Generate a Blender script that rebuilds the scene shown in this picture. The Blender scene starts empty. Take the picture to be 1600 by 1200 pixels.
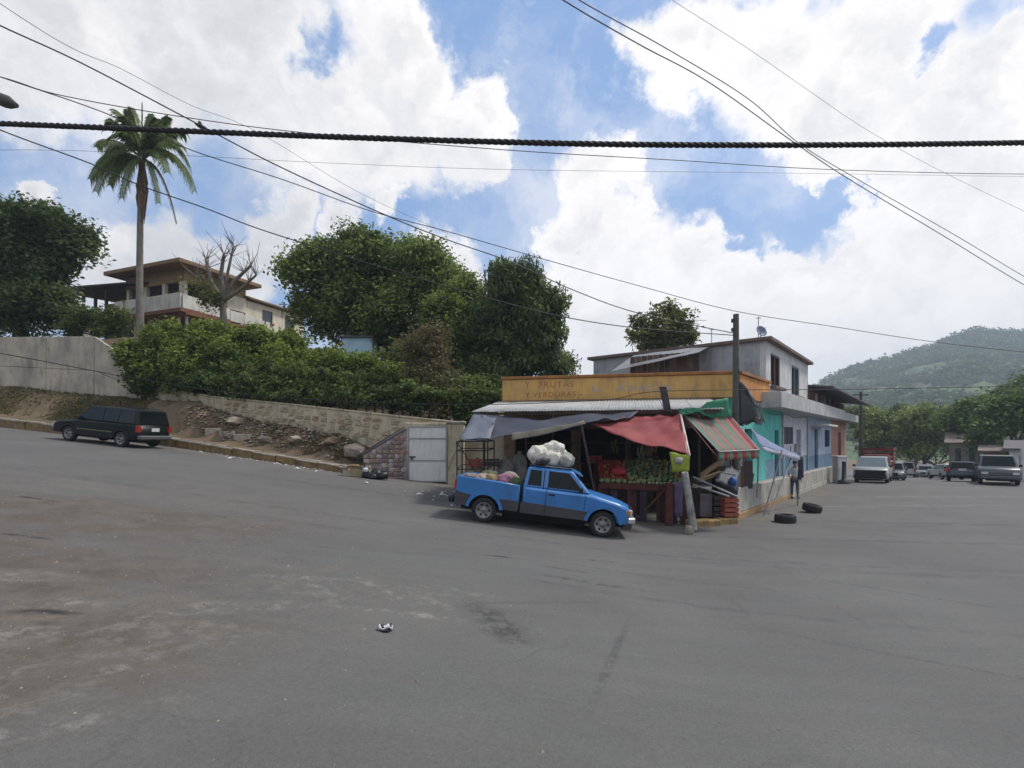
import bpy, bmesh, math, random
import numpy as np
from mathutils import Vector, Matrix
S = bpy.context.scene
COL = S.collection
R = math.radians
# ---------------------------------------------------------------- camera
CAMZ = 2.5
cd = bpy.data.cameras.new('camera'); cam = bpy.data.objects.new('camera', cd); COL.objects.link(cam)
cam.location = (0, 0, CAMZ); cam.rotation_euler = (R(90), 0, 0)
cd.sensor_width = 36; cd.lens = 18; cd.shift_y = 85/1600; cd.clip_start = 0.1; cd.clip_end = 6000
S.camera = cam
S.view_settings.view_transform = 'Standard'; S.view_settings.look = 'None'
S.view_settings.exposure = 0.34; S.view_settings.gamma = 1
S.view_settings.use_curve_mapping = False
# ---------------------------------------------------------------- sun
SUN_AZ, SUN_EL = R(72), R(55)          # azimuth measured from +Y towards +X
sl = bpy.data.lights.new('sun', 'SUN'); sl.energy = 2.5; sl.angle = R(9); sl.color = (1, .95, .88)
so = bpy.data.objects.new('sun', sl); COL.objects.link(so)
sd = Vector((math.sin(SUN_AZ)*math.cos(SUN_EL), math.cos(SUN_AZ)*math.cos(SUN_EL), math.sin(SUN_EL)))
so.rotation_euler = sd.to_track_quat('Z', 'Y').to_euler(); so.location = (20, 10, 40)
# ---------------------------------------------------------------- world: Nishita sky with procedural cumulus, mapped by direction
W = bpy.data.worlds.new('World'); S.world = W; W.use_nodes = True
nt = W.node_tree; N = nt.nodes; L = nt.links; N.clear()
def nd(t, **k):
    n = N.new(t)
    for a, v in k.items(): setattr(n, a, v)
    return n
def setin(sock, v):
    if isinstance(v, bpy.types.NodeSocket): L.new(v, sock)
    else: sock.default_value = v
def M(op, a, b=0.0, c=0.0, clamp=False):
    n = nd('ShaderNodeMath', operation=op, use_clamp=clamp)
    setin(n.inputs[0], a); setin(n.inputs[1], b); setin(n.inputs[2], c); return n.outputs[0]
def VM(op, a, b=None, out=0, sc=None):
    n = nd('ShaderNodeVectorMath', operation=op); setin(n.inputs[0], a)
    if b is not None: setin(n.inputs[1], b)
    if sc is not None: n.inputs['Scale'].default_value = sc
    return n.outputs[out]
def noiseN(vec, scale, detail=4, rough=.5):
    n = nd('ShaderNodeTexNoise'); setin(n.inputs['Vector'], vec)
    n.inputs['Scale'].default_value = scale; n.inputs['Detail'].default_value = detail; n.inputs['Roughness'].default_value = rough
    return n
def ss(x, a, b, c=0.0, d=1.0):
    n = nd('ShaderNodeMapRange', interpolation_type='SMOOTHSTEP'); setin(n.inputs[0], x)
    for i, v in zip((1, 2, 3, 4), (a, b, c, d)): setin(n.inputs[i], v)
    return n.outputs[0]
sky = nd('ShaderNodeTexSky', sky_type='NISHITA', sun_disc=False, sun_elevation=SUN_EL, sun_rotation=SUN_AZ, altitude=50,
         air_density=1.0, dust_density=1.2, ozone_density=1.5)
tc = nd('ShaderNodeTexCoord'); D = VM('NORMALIZE', tc.outputs['Generated'])
def cen(n, amt):
    v = VM('SUBTRACT', n.outputs['Color'], (.5, .5, .5)); return VM('SCALE', v, sc=amt)
w1 = cen(noiseN(D, 3.0, 2), .20); w2 = cen(noiseN(D, 8.0, 8, .66), .20)
DW = VM('ADD', VM('ADD', D, w1), w2)
def dirpx(px, py):
    v = Vector((px-800, 800, 685-py)).normalized(); return tuple(v)
CL = [(80,30,.16),(230,50,.20),(400,60,.24),(540,40,.13),(440,170,.17),(560,170,.20),(690,140,.09),(640,60,.08),(650,190,.15),(735,235,.10),
      (790,190,.065),(770,260,.07),(540,335,.05),(450,350,.07),(180,400,.10),(260,390,.11),(360,410,.10),(460,380,.05),(60,300,.04),
      (1330,60,.16),(1300,130,.17),(1430,190,.20),(1540,240,.20),(1200,60,.11),(1085,80,.09),(1560,60,.08),(1400,120,.12),(1510,150,.14),
      (935,265,.10),(930,340,.11),(1010,300,.06),(985,400,.16),(1090,430,.16),(1190,430,.14),(1120,370,.08),(890,370,.07),(900,450,.10),(1340,340,.14),
      (1300,420,.13),(1430,360,.18),(1560,380,.20),(1420,470,.18),(1250,500,.18),(960,520,.18),(1120,540,.18),(1400,560,.2),(1580,480,.2),(700,440,.10),(620,330,.05)]
acc = None
for (px, py, r) in CL:
    d = VM('DISTANCE', DW, dirpx(px, py), out=1)
    v = M('SUBTRACT', 1.0, M('DIVIDE', d, r*.90))
    acc = v if acc is None else M('SMOOTH_MAX', acc, v, .07)
HO = [(512,62,.10),(1290,330,.07),(1180,395,.04),(1430,30,.05),(1000,190,.0),(1180,300,.10),(1270,290,.05),(925,400,.035),(1260,520,.05)]
for (px, py, r) in HO:
    if r <= 0: continue
    d = VM('DISTANCE', DW, dirpx(px, py), out=1)
    v = M('MULTIPLY', M('SUBTRACT', 1.0, M('DIVIDE', d, r), clamp=True), .85)
    acc = M('SUBTRACT', acc, v)
# everywhere outside the photographed part of the sky: the same kind of broken cumulus
gn = noiseN(VM('ADD', D, VM('SCALE', w2, sc=.5)), 2.6, 5, .55).outputs['Fac']
sx = nd('ShaderNodeSeparateXYZ'); L.new(D, sx.inputs[0])
off = ss(sx.outputs['Y'], .62, .42)
gen = M('SUBTRACT', M('MULTIPLY', M('SUBTRACT', gn, .47), 5.0), M('MULTIPLY', M('SUBTRACT', 1.0, off), 3.0))
acc = M('MAXIMUM', acc, gen)
mask = ss(acc, -.08, .36)
wisp = M('MULTIPLY', ss(noiseN(DW, 5.0, 6, .6).outputs['Fac'], .40, .75), .55)
mask = M('MAXIMUM', mask, wisp)
n1 = noiseN(DW, 4.5, 6, .6).outputs['Fac']; n2 = noiseN(VM('ADD', DW, (.03, .01, .05)), 11, 5, .6).outputs['Fac']
core = ss(acc, .15, 1.0)
br = M('ADD', M('ADD', .42, M('MULTIPLY', n1, .55)), M('MULTIPLY', n2, .30))
br = M('SUBTRACT', br, M('MULTIPLY', core, .10))
lf = ss(sx.outputs['X'], .25, -.45)
br = M('SUBTRACT', br, M('MULTIPLY', lf, .12))
cc = nd('ShaderNodeCombineXYZ'); br = M('ADD', M('MULTIPLY', ss(br, .46, .92), .42), .54); L.new(M('MULTIPLY_ADD', br, 1.12, -.09), cc.inputs[0]); L.new(M('MULTIPLY_ADD', br, 1.02, -.03), cc.inputs[1]); L.new(M('MULTIPLY_ADD', br, .92, .045), cc.inputs[2])
skc = VM('SCALE', sky.outputs[0], sc=.105)
pale = nd('ShaderNodeMix', data_type='RGBA'); pale.inputs[0].default_value = .55
L.new(skc, pale.inputs[6]); pale.inputs[7].default_value = (.205, .385, .74, 1)
mx = nd('ShaderNodeMix', data_type='RGBA'); L.new(mask, mx.inputs[0]); L.new(pale.outputs[2], mx.inputs[6]); L.new(cc.outputs[0], mx.inputs[7])
bg = nd('ShaderNodeBackground'); L.new(mx.outputs[2], bg.inputs[0]); bg.inputs[1].default_value = 1.0
ow = nd('ShaderNodeOutputWorld'); L.new(bg.outputs[0], ow.inputs[0])
W.cycles.sampling_method = 'MANUAL'; W.cycles.sample_map_resolution = 512
# ---------------------------------------------------------------- helpers
def P(px, py, Y): return Vector(((px-800)/800*Y, Y, CAMZ+(685-py)/800*Y))
rnd = random.Random(7)
def interp(x, xs, ys): return float(np.interp(x, xs, ys))
_hx = [-60,-40,-27,-16.5,-7.2,-1.7,1,3.4,8,30,3000]; _hy = [5.6,4.4,3.1,2.1,.95,.32,0,-.25,-.33,-.35,-.35]
_gx = np.arange(-64, 64, .5); _gy = np.interp(_gx, _hx, _hy); _gy = np.convolve(np.pad(_gy, 3, mode='edge'), np.ones(7)/7, 'valid')
def sm(x, a, b):
    t = min(1, max(0, (x-a)/(b-a))); return t*t*(3-2*t)
def H(x, y=0):
    return float(np.interp(x, _gx, _gy)) - .064*min(90, max(0, y-33))*sm(x, 6, 16)
MATS = {}
def mat(name, c, rough=.8, var=.15, scale=3.0, bump=0.0, bscale=20.0, metal=0.0, c2=None, grime=0.0, alpha=1.0, trans=0.0, coords='Object', emis=0, spec=.5):
    if name in MATS: return MATS[name]
    m = bpy.data.materials.new(name); m.use_nodes = True; t = m.node_tree; n = t.nodes; l = t.links
    b = n['Principled BSDF']; b.inputs['Roughness'].default_value = rough; b.inputs['Metallic'].default_value = metal
    b.inputs['Specular IOR Level'].default_value = spec
    co = n.new('ShaderNodeTexCoord').outputs[coords]
    no = n.new('ShaderNodeTexNoise'); l.new(co, no.inputs['Vector']); no.inputs['Scale'].default_value = scale; no.inputs['Detail'].default_value = 6; no.inputs['Roughness'].default_value = .6
    mr = n.new('ShaderNodeMapRange'); l.new(no.outputs['Fac'], mr.inputs[0]); mr.inputs[1].default_value = .3; mr.inputs[2].default_value = .7
    mx = n.new('ShaderNodeMix'); mx.data_type = 'RGBA'; l.new(mr.outputs[0], mx.inputs[0])
    c2 = c2 or tuple(min(1, v*(1-var*1.6)) for v in c)
    mx.inputs[6].default_value = (*[min(1, v*(1+var*.6)) for v in c], 1); mx.inputs[7].default_value = (*c2, 1)
    out = mx.outputs[2]
    if grime:
        g = n.new('ShaderNodeTexNoise'); mp = n.new('ShaderNodeMapping'); mp.inputs['Scale'].default_value = (2.2, 2.2, .5); l.new(co, mp.inputs[0]); l.new(mp.outputs[0], g.inputs['Vector'])
        g.inputs['Scale'].default_value = 1.3; g.inputs['Detail'].default_value = 8; g.inputs['Roughness'].default_value = .7
        r2 = n.new('ShaderNodeMapRange'); l.new(g.outputs['Fac'], r2.inputs[0]); r2.inputs[1].default_value = .48; r2.inputs[2].default_value = .72; r2.inputs[4].default_value = grime
        m2 = n.new('ShaderNodeMix'); m2.data_type = 'RGBA'; l.new(r2.outputs[0], m2.inputs[0]); l.new(out, m2.inputs[6]); m2.inputs[7].default_value = (.07, .06, .05, 1); out = m2.outputs[2]
    l.new(out, b.inputs['Base Color'])
    if bump:
        bn = n.new('ShaderNodeTexNoise'); l.new(co, bn.inputs['Vector']); bn.inputs['Scale'].default_value = bscale; bn.inputs['Detail'].default_value = 5
        bp = n.new('ShaderNodeBump'); bp.inputs['Strength'].default_value = min(1, bump); bp.inputs['Distance'].default_value = .03; l.new(bn.outputs['Fac'], bp.inputs['Height']); l.new(bp.outputs[0], b.inputs['Normal'])
    if trans:
        tr = n.new('ShaderNodeBsdfTranslucent'); l.new(out, tr.inputs[0]); ms = n.new('ShaderNodeMixShader'); ms.inputs[0].default_value = trans
        l.new(b.outputs[0], ms.inputs[1]); l.new(tr.outputs[0], ms.inputs[2]); l.new(ms.outputs[0], n['Material Output'].inputs[0])
    if emis:
        b.inputs['Emission Color'].default_value = (*c, 1); b.inputs['Emission Strength'].default_value = emis
    MATS[name] = m; return m
def leafmat(name, dark, light, dry=None):
    m = bpy.data.materials.new(name); m.use_nodes = True; t = m.node_tree; n = t.nodes; l = t.links
    b = n['Principled BSDF']; b.inputs['Roughness'].default_value = .55; b.inputs['Specular IOR Level'].default_value = .25
    a = n.new('ShaderNodeAttribute'); a.attribute_name = 'tint'
    cr = n.new('ShaderNodeValToRGB'); l.new(a.outputs['Fac'], cr.inputs[0])
    cr.color_ramp.elements[0].color = (*dark, 1); cr.color_ramp.elements[1].color = (*light, 1)
    if dry: e = cr.color_ramp.elements.new(.93); e.color = (*light, 1); cr.color_ramp.elements[2].color = (*dry, 1); cr.color_ramp.elements[2].position = 1
    l.new(cr.outputs[0], b.inputs['Base Color'])
    tr = n.new('ShaderNodeBsdfTranslucent'); l.new(cr.outputs[0], tr.inputs[0]); ms = n.new('ShaderNodeMixShader'); ms.inputs[0].default_value = .42
    l.new(b.outputs[0], ms.inputs[1]); l.new(tr.outputs[0], ms.inputs[2]); l.new(ms.outputs[0], n['Material Output'].inputs[0])
    return m
def tag(o, label=None, cat=None, group=None, kind=None):
    if label: o['label'] = label
    if cat: o['category'] = cat
    if group: o['group'] = group
    if kind: o['kind'] = kind
    return o
def thing(name, label, cat, loc=(0, 0, 0), rot=(0, 0, 0), group=None):
    o = bpy.data.objects.new(name, None); COL.objects.link(o); o.location = loc; o.rotation_euler = rot; o.empty_display_size = .2
    return tag(o, label, cat, group)
def link(name, me, m=None, parent=None, smooth=False):
    if m is not None:
        for k in (m if isinstance(m, (list, tuple)) else [m]): me.materials.append(k)
    o = bpy.data.objects.new(name, me); COL.objects.link(o)
    if parent: o.parent = parent
    return o
class MB:
    def __init__(s): s.v = []; s.f = []; s.mi = []; s.sm = []; s.cur = 0
    def add(s, vs, fs, smooth=False):
        b = len(s.v); s.v += [tuple(v) for v in vs]
        for f in fs: s.f.append([i+b for i in f]); s.mi.append(s.cur); s.sm.append(smooth)
        return s
    def hexa(s, c):   # 8 corners: bottom 4 ccw, top 4
        return s.add(c, [(3,2,1,0),(4,5,6,7),(0,1,5,4),(1,2,6,5),(2,3,7,6),(3,0,4,7)])
    def box(s, x0, x1, y0, y1, z0, z1):
        return s.hexa([(x0,y0,z0),(x1,y0,z0),(x1,y1,z0),(x0,y1,z0),(x0,y0,z1),(x1,y0,z1),(x1,y1,z1),(x0,y1,z1)])
    def quad(s, a, b, c, d): return s.add([a, b, c, d], [(0,1,2,3)])
    def tube(s, pts, rad, seg=8, cap=True, smooth=True):
        pts = [Vector(p) for p in pts]; n = len(pts)
        rad = list(rad) if isinstance(rad, (list, tuple)) else [rad]*n
        vs = []; pd = None
        for i, p in enumerate(pts):
            d = (pts[min(i+1, n-1)]-pts[max(i-1, 0)]).normalized()
            if pd is None:
                u = d.orthogonal().normalized()
            else:
                u = (u-d*u.dot(d))
                u = u.normalized() if u.length > 1e-6 else d.orthogonal().normalized()
            pd = d; w = d.cross(u)
            for k in range(seg):
                a = 2*math.pi*k/seg; vs.append(p+(u*math.cos(a)+w*math.sin(a))*rad[i])
        fs = [(i*seg+k, i*seg+(k+1) % seg, (i+1)*seg+(k+1) % seg, (i+1)*seg+k) for i in range(n-1) for k in range(seg)]
        s.add(vs, fs, smooth)
        if cap: s.add([vs[k] for k in range(seg)], [tuple(range(seg))[::-1]]); s.add([vs[(n-1)*seg+k] for k in range(seg)], [tuple(range(seg))])
        return s
    def lathe(s, prof, axis='z', c=(0,0,0), seg=20, smooth=True):   # prof: (r, h)
        vs = []
        for r, h in prof:
            for k in range(seg):
                a = 2*math.pi*k/seg; x, y = r*math.cos(a), r*math.sin(a)
                p = (x, y, h) if axis == 'z' else ((x, h, y) if axis == 'y' else (h, x, y))
                vs.append((c[0]+p[0], c[1]+p[1], c[2]+p[2]))
        n = len(prof)
        s.add(vs, [(i*seg+k, i*seg+(k+1) % seg, (i+1)*seg+(k+1) % seg, (i+1)*seg+k) for i in range(n-1) for k in range(seg)], smooth)
        return s
    def build(s, name, m, parent=None, world=False, bevel=0, smooth=None, weld=False):
        me = bpy.data.meshes.new(name)
        off = Vector(parent.location) if (world and parent) else None
        if off is not None and parent.parent: off = off+Vector(parent.parent.location)
        vs = [tuple(Vector(v)-off) for v in s.v] if off is not None else s.v
        me.from_pydata(vs, [], s.f)
        me.polygons.foreach_set('material_index', s.mi); me.polygons.foreach_set('use_smooth', s.sm if smooth is None else [smooth]*len(s.f))
        o = link(name, me, m, parent)
        bm = bmesh.new(); bm.from_mesh(me)
        if weld: bmesh.ops.remove_doubles(bm, verts=bm.verts, dist=1e-4)
        if bevel:
            bmesh.ops.bevel(bm, geom=[e for e in bm.edges if len(e.link_faces) == 2 and e.calc_face_angle(0) > .4], offset=bevel, segments=1, affect='EDGES', clamp_overlap=True)
        bmesh.ops.recalc_face_normals(bm, faces=bm.faces); bm.to_mesh(me); bm.free()
        me.update(); return o
class Fr:   # facade frame: u along, v outward, z up
    def __init__(s, o, d, flip=1):
        s.o = Vector((o[0], o[1], 0)); s.d = Vector((d[0], d[1], 0)).normalized(); s.n = Vector((s.d.y, -s.d.x, 0))*flip
    def p(s, u, v, z): q = s.o+s.d*u+s.n*v; return Vector((q.x, q.y, z))
    def box(s, mb, u0, u1, v0, v1, z0, z1):
        return mb.hexa([s.p(u0,v0,z0), s.p(u1,v0,z0), s.p(u1,v1,z0), s.p(u0,v1,z0), s.p(u0,v0,z1), s.p(u1,v0,z1), s.p(u1,v1,z1), s.p(u0,v1,z1)])
    def wall(s, mb, u0, u1, z0, z1, th, ops=()):
        us = sorted({u0, u1, *[a for o in ops for a in (o[0], o[1]) if u0 < a < u1]})
        for a, b in zip(us, us[1:]):
            mid = (a+b)/2; cuts = sorted([(max(z0, o[2]), min(z1, o[3])) for o in ops if o[0] <= mid <= o[1]]); z = z0
            for c0, c1 in cuts:
                if c0 > z: s.box(mb, a, b, -th, 0, z, c0)
                z = max(z, c1)
            if z < z1: s.box(mb, a, b, -th, 0, z, z1)
        return mb
def dup(o, parent=None, loc=None, rot=None):
    c = o.copy(); COL.objects.link(c)
    if parent: c.parent = parent
    if loc is not None: c.location = loc
    if rot is not None: c.rotation_euler = rot
    for ch in list(o.children): dup(ch, c)
    return c
def sheet(name, xs, ys, fz, m, parent=None, smooth=True, th=0):
    vs = [(x, y, fz(x, y)) for y in ys for x in xs]; nx = len(xs)
    fs = [(j*nx+i, j*nx+i+1, (j+1)*nx+i+1, (j+1)*nx+i) for j in range(len(ys)-1) for i in range(nx-1)]
    mb = MB(); mb.add(vs, fs, smooth); return mb.build(name, m, parent)
def cloth(name, grid, m, parent=None, th=.012, label=None):   # grid: rows of points -> thin double-sided solid
    nr, nc = len(grid), len(grid[0]); vs = [Vector(p) for r in grid for p in r]
    def nrm(i, j):
        a = vs[min(i+1, nr-1)*nc+j]-vs[max(i-1, 0)*nc+j]; b = vs[i*nc+min(j+1, nc-1)]-vs[i*nc+max(j-1, 0)]
        n = a.cross(b); return n.normalized() if n.length > 1e-9 else Vector((0, 0, 1))
    lo = [vs[i*nc+j]-nrm(i, j)*th for i in range(nr) for j in range(nc)]
    mb = MB(); k = nr*nc
    fs = [(i*nc+j, i*nc+j+1, (i+1)*nc+j+1, (i+1)*nc+j) for i in range(nr-1) for j in range(nc-1)]
    fl = [tuple(q+k for q in f[::-1]) for f in fs]
    ed = []
    for j in range(nc-1): ed += [(j, j+1, j+1+k, j+k), ((nr-1)*nc+j, (nr-1)*nc+j+1, (nr-1)*nc+j+1+k, (nr-1)*nc+j+k)]
    for i in range(nr-1): ed += [(i*nc, (i+1)*nc, (i+1)*nc+k, i*nc+k), (i*nc+nc-1, (i+1)*nc+nc-1, (i+1)*nc+nc-1+k, i*nc+nc-1+k)]
    mb.add(vs+lo, fs+fl+ed, True)
    return mb.build(name, m, parent, world=bool(parent))
def patch(a, b, c, d, nu=12, nv=8, sag=.1, wr=.02, seed=1):   # a-b top edge, d-c bottom edge; draped grid
    a, b, c, d = map(Vector, (a, b, c, d)); rr = random.Random(seed); ph = [rr.uniform(0, 6.28) for _ in range(6)]
    g = []
    for j in range(nv+1):
        v = j/nv; row = []
        for i in range(nu+1):
            u = i/nu; p = a.lerp(b, u).lerp(d.lerp(c, u), v)
            s = 4*u*(1-u)*.6+4*v*(1-v)*.4
            p.z -= sag*s
            w = math.sin(u*9+v*4+ph[0])+.6*math.sin(u*17-v*9+ph[1])+.5*math.sin(v*15+u*6+ph[2])+.4*math.sin(u*31+v*13+ph[3])
            p.z += wr*w*(0.3+.7*min(1, 6*v*(1-v)+6*u*(1-u))); row.append(p)
        g.append(row)
    return g
def leafobj(name, C, size, m, parent=None, seed=0, tint=None, out=None, aspect=.55, droop=0.0, kind=None):
    g = np.random.default_rng(seed); n = len(C); C = np.asarray(C, float)
    a = g.normal(size=(n, 3)); a[:, 2] *= .6; a[:, 2] -= droop; a /= np.linalg.norm(a, axis=1)[:, None]+1e-9
    nn = g.normal(size=(n, 3)); nn[:, 2] += .9
    if out is not None: nn += out*1.1
    b = np.cross(a, nn); b /= np.linalg.norm(b, axis=1)[:, None]+1e-9
    c = np.cross(b, a)
    s = (size*g.uniform(.45, 1.6, n))[:, None]
    v = np.empty((n, 4, 3)); v[:, 0] = C-a*s*.5; v[:, 1] = C+b*s*aspect*.5+c*s*.12; v[:, 2] = C+a*s*.5-c*s*.05; v[:, 3] = C-b*s*aspect*.5+c*s*.12
    v = v.reshape(-1, 3)
    if parent is not None: v -= np.array(parent.location)
    me = bpy.data.meshes.new(name); me.vertices.add(n*4); me.vertices.foreach_set('co', v.astype('f').ravel())
    me.loops.add(n*4); me.loops.foreach_set('vertex_index', np.arange(n*4, dtype='i'))
    me.polygons.add(n); me.polygons.foreach_set('loop_start', np.arange(0, n*4, 4, dtype='i')); me.polygons.foreach_set('loop_total', np.full(n, 4, 'i'))
    at = me.attributes.new('tint', 'FLOAT', 'FACE')
    if tint is None: tint = g.uniform(0, 1, n)
    at.data.foreach_set('value', np.clip(tint, 0, 1).astype('f')); me.update(calc_edges=True); me.validate()
    o = link(name, me, m, parent)
    if kind: o['kind'] = kind
    return o
def crown(blobs, n, seed, csize=.45, per=28, inner=.2, flat=.8):
    """clumped leaf positions through a set of ellipsoids (x,y,z,rx,ry,rz)"""
    g = np.random.default_rng(seed); B = np.array(blobs, float); sub = []
    for b in B:                                   # break every big lobe into lesser ones so the outline is uneven
        for _ in range(9):
            q = g.normal(size=3); q /= np.linalg.norm(q); s = g.uniform(.28, .5)
            if q[2] < -.4: q[2] *= -1
            sub.append([*(b[:3]+q*b[3:6]*(1.02-s*.35)), *(b[3:6]*s)])
    B[:, 3:6] *= .86; B = np.vstack([B, np.array(sub)]); wt = (B[:, 3]*B[:, 4]+B[:, 3]*B[:, 5]+B[:, 4]*B[:, 5]); wt /= wt.sum()
    m = max(8, int(n/(per*2.6))); bi = g.choice(len(B), m, p=wt); d = g.normal(size=(m, 3)); d /= np.linalg.norm(d, axis=1)[:, None]
    d[:, 2] = np.where((d[:, 2] < -.3) & (g.random(m) < .6), -d[:, 2], d[:, 2])
    rr = np.where(g.random(m) < inner, g.uniform(.2, .75, m), g.uniform(.8, 1.08, m))
    cc = B[bi, :3]+d*B[bi, 3:6]*rr[:, None]
    ct = g.uniform(.0, .80, m)
    li = g.integers(0, m, n); off = np.clip(g.normal(size=(n, 3)), -1.7, 1.7)*csize*g.uniform(.5, 1.2, m)[li][:, None]; off[:, 2] *= flat
    pts = cc[li]+off; tint = ct[li]+g.uniform(-.12, .25, n)+off[:, 2]/csize*.08  # leaves higher in each clump get lighter, light from above put into the tint
    return pts, tint, d[li]
def B(px, py, Y, r, ry=None, rz=None):
    p = P(px, py, Y); q = r*Y/800; return (p.x, p.y, p.z, q, (ry or 1.0)*q, (rz or 1.0)*q)
# ================================================================ SETTING
KX = [-60,-40,-27,-17,-7.2,-4.65,-2.9,0,60]; KY = [33,29.5,27,25,22.4,22.9,23,23.5,23.5]
WX = [-60,-40,-21.9,-15.8,-9,-4.8,-2.4,4]; WY = [32,31.4,30.6,27.5,25.6,24,24.0,24.2]
BX = [-60,-31,-23.2,-15,-12.6,-8.9,-7.5,-4.8,-2.4,4]; BZ = [7.2,5.7,4.9,3.7,3.3,2.55,2.2,1.4,.6,-.3]
TX = [-60,-23,-21.7,-15.8,-12.3,-7.5,-4.8,-2.4,1,6]; TZ = [8.7,8.6,5.55,4.65,4.3,3.75,3.42,3.2,1.2,-.33]
KH = lambda x: interp(x, [-40,-17,-7.5,-6.5,-4], [.55,.42,.3,.1,0])
Kf = lambda x: interp(x, KX, KY); Wf = lambda x: interp(x, WX, WY); Bf = lambda x: interp(x, BX, BZ); Tf = lambda x: interp(x, TX, TZ)
def wob(x, y, s=1.0): return (math.sin(x*1.3*s+y*.7)*math.sin(y*1.1*s-x*.4)+.5*math.sin(x*3.1*s+1.7)*math.cos(y*2.7*s+.3)+.25*math.sin(x*7.3*s)*math.sin(y*6.1*s))
HX = [-80,-40,-30,-20,-10,-3,3,14]; 
def G(x, y):
    h = H(x, y)-.04
    k, w = Kf(x), Wf(x)
    if x > 16: return h
    if y < k+.3: return h
    hill = Tf(x)-.12+max(0, y-w)*.16*sm(-x, -6, 10)+.15*wob(x, y, .5)
    hill = min(hill, 13.5)
    if y >= w+.5: v = hill
    else:
        a, b = k+1.25, w-.1
        t = min(1, max(0, (y-a)/max(.5, b-a))); base = H(x, y)+KH(x)-.03
        v = base+(Bf(x)-base)*sm(t, -.15, 1.0)+.12*wob(x, y, 1.2)*min(1, 4*t*(1-t)+.05)*(1 if y > a else 0)+(.75*math.exp(-((x+17.5)/3.2)**2)+.35*math.exp(-((x+9.5)/2)**2))*sm(4*t*(1-t), 0, 1)
    f = sm(x, -2.6, 3.5); return v*(1-f)+h*f
xs = sorted({*np.arange(-46, 30, .45).round(3).tolist(), *np.arange(-75, -46, 3).tolist(), *np.arange(30, 110, 4.0).tolist(), -1200,-700,-350,-180,-110, 150, 220, 350, 700, 1200})
ys = sorted({*np.arange(20, 52, .4).round(3).tolist(), *np.arange(-30, 20, 2.5).tolist(), *np.arange(52, 140, 4.0).tolist(), -1200,-500,-200,-100,-60, 170, 230, 350, 700, 1200})
mg = mat('ground_earth', (.15,.10,.06), .95, .35, .6, .8, 6.0, c2=(.085,.07,.035))
# earth with dry grass, in world metres
def mixnoise(m, scale, lo, hi, col, first=False):
    t = m.node_tree; n = t.nodes; l = t.links; b = n['Principled BSDF']; src = b.inputs['Base Color'].links[0].from_socket
    no = n.new('ShaderNodeTexNoise'); no.inputs['Scale'].default_value = scale; no.inputs['Detail'].default_value = 7; no.inputs['Roughness'].default_value = .65
    l.new(n.new('ShaderNodeTexCoord').outputs['Object'], no.inputs['Vector'])
    r = n.new('ShaderNodeMapRange'); l.new(no.outputs['Fac'], r.inputs[0]); r.inputs[1].default_value = lo; r.inputs[2].default_value = hi
    x = n.new('ShaderNodeMix'); x.data_type = 'RGBA'; l.new(r.outputs[0], x.inputs[0]); l.new(src, x.inputs[6]); x.inputs[7].default_value = (*col, 1); l.new(x.outputs[2], b.inputs['Base Color']); return x, r
mixnoise(mg, .9, .52, .62, (.16,.11,.07)); mixnoise(mg, 5.0, .6, .7, (.22,.18,.12)); mixnoise(mg, 2.2, .56, .66, (.10,.068,.042))
tag(sheet('ground', xs, ys, G, mg), kind='structure')
# ---- asphalt road
ma = mat('asphalt', (.136,.131,.122), .85, .10, .35, .6, 120.0, c2=(.108,.104,.098), spec=.4)
def areamask(m, regions, col, amount, nscale, lo, hi):
    t = m.node_tree; n = t.nodes; l = t.links; b = n['Principled BSDF']; src = b.inputs['Base Color'].links[0].from_socket
    co = n.new('ShaderNodeTexCoord').outputs['Object']
    no = n.new('ShaderNodeTexNoise'); no.inputs['Scale'].default_value = nscale; no.inputs['Detail'].default_value = 8; no.inputs['Roughness'].default_value = .68; l.new(co, no.inputs['Vector'])
    wv = n.new('ShaderNodeTexNoise'); wv.inputs['Scale'].default_value = .7; wv.inputs['Detail'].default_value = 4; l.new(co, wv.inputs['Vector'])
    acc = None
    for (x, y, ang, a, bb) in regions:
        mp = n.new('ShaderNodeMapping'); mp.vector_type = 'TEXTURE'; mp.inputs['Location'].default_value = (x, y, 0); mp.inputs['Rotation'].default_value = (0, 0, R(ang)); mp.inputs['Scale'].default_value = (a, bb, 50)
        l.new(co, mp.inputs[0]); ln = n.new('ShaderNodeVectorMath'); ln.operation = 'LENGTH'; l.new(mp.outputs[0], ln.inputs[0])
        ad = n.new('ShaderNodeMath'); ad.operation = 'MULTIPLY_ADD'; l.new(wv.outputs['Fac'], ad.inputs[0]); ad.inputs[1].default_value = .9; l.new(ln.outputs['Value'], ad.inputs[2])
        r = n.new('ShaderNodeMapRange'); l.new(ad.outputs[0], r.inputs[0]); r.inputs[1].default_value = 1.6; r.inputs[2].default_value = .9
        if acc is None: acc = r.outputs[0]
        else:
            mm = n.new('ShaderNodeMath'); mm.operation = 'MAXIMUM'; l.new(acc, mm.inputs[0]); l.new(r.outputs[0], mm.inputs[1]); acc = mm.outputs[0]
    r2 = n.new('ShaderNodeMapRange'); l.new(no.outputs['Fac'], r2.inputs[0]); r2.inputs[1].default_value = lo; r2.inputs[2].default_value = hi; r2.inputs[4].default_value = amount
    mu = n.new('ShaderNodeMath'); mu.operation = 'MULTIPLY'; l.new(acc, mu.inputs[0]); l.new(r2.outputs[0], mu.inputs[1])
    x = n.new('ShaderNodeMix'); x.data_type = 'RGBA'; l.new(mu.outputs[0], x.inputs[0]); l.new(src, x.inputs[6]); x.inputs[7].default_value = (*col, 1); l.new(x.outputs[2], b.inputs['Base Color'])
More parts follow.
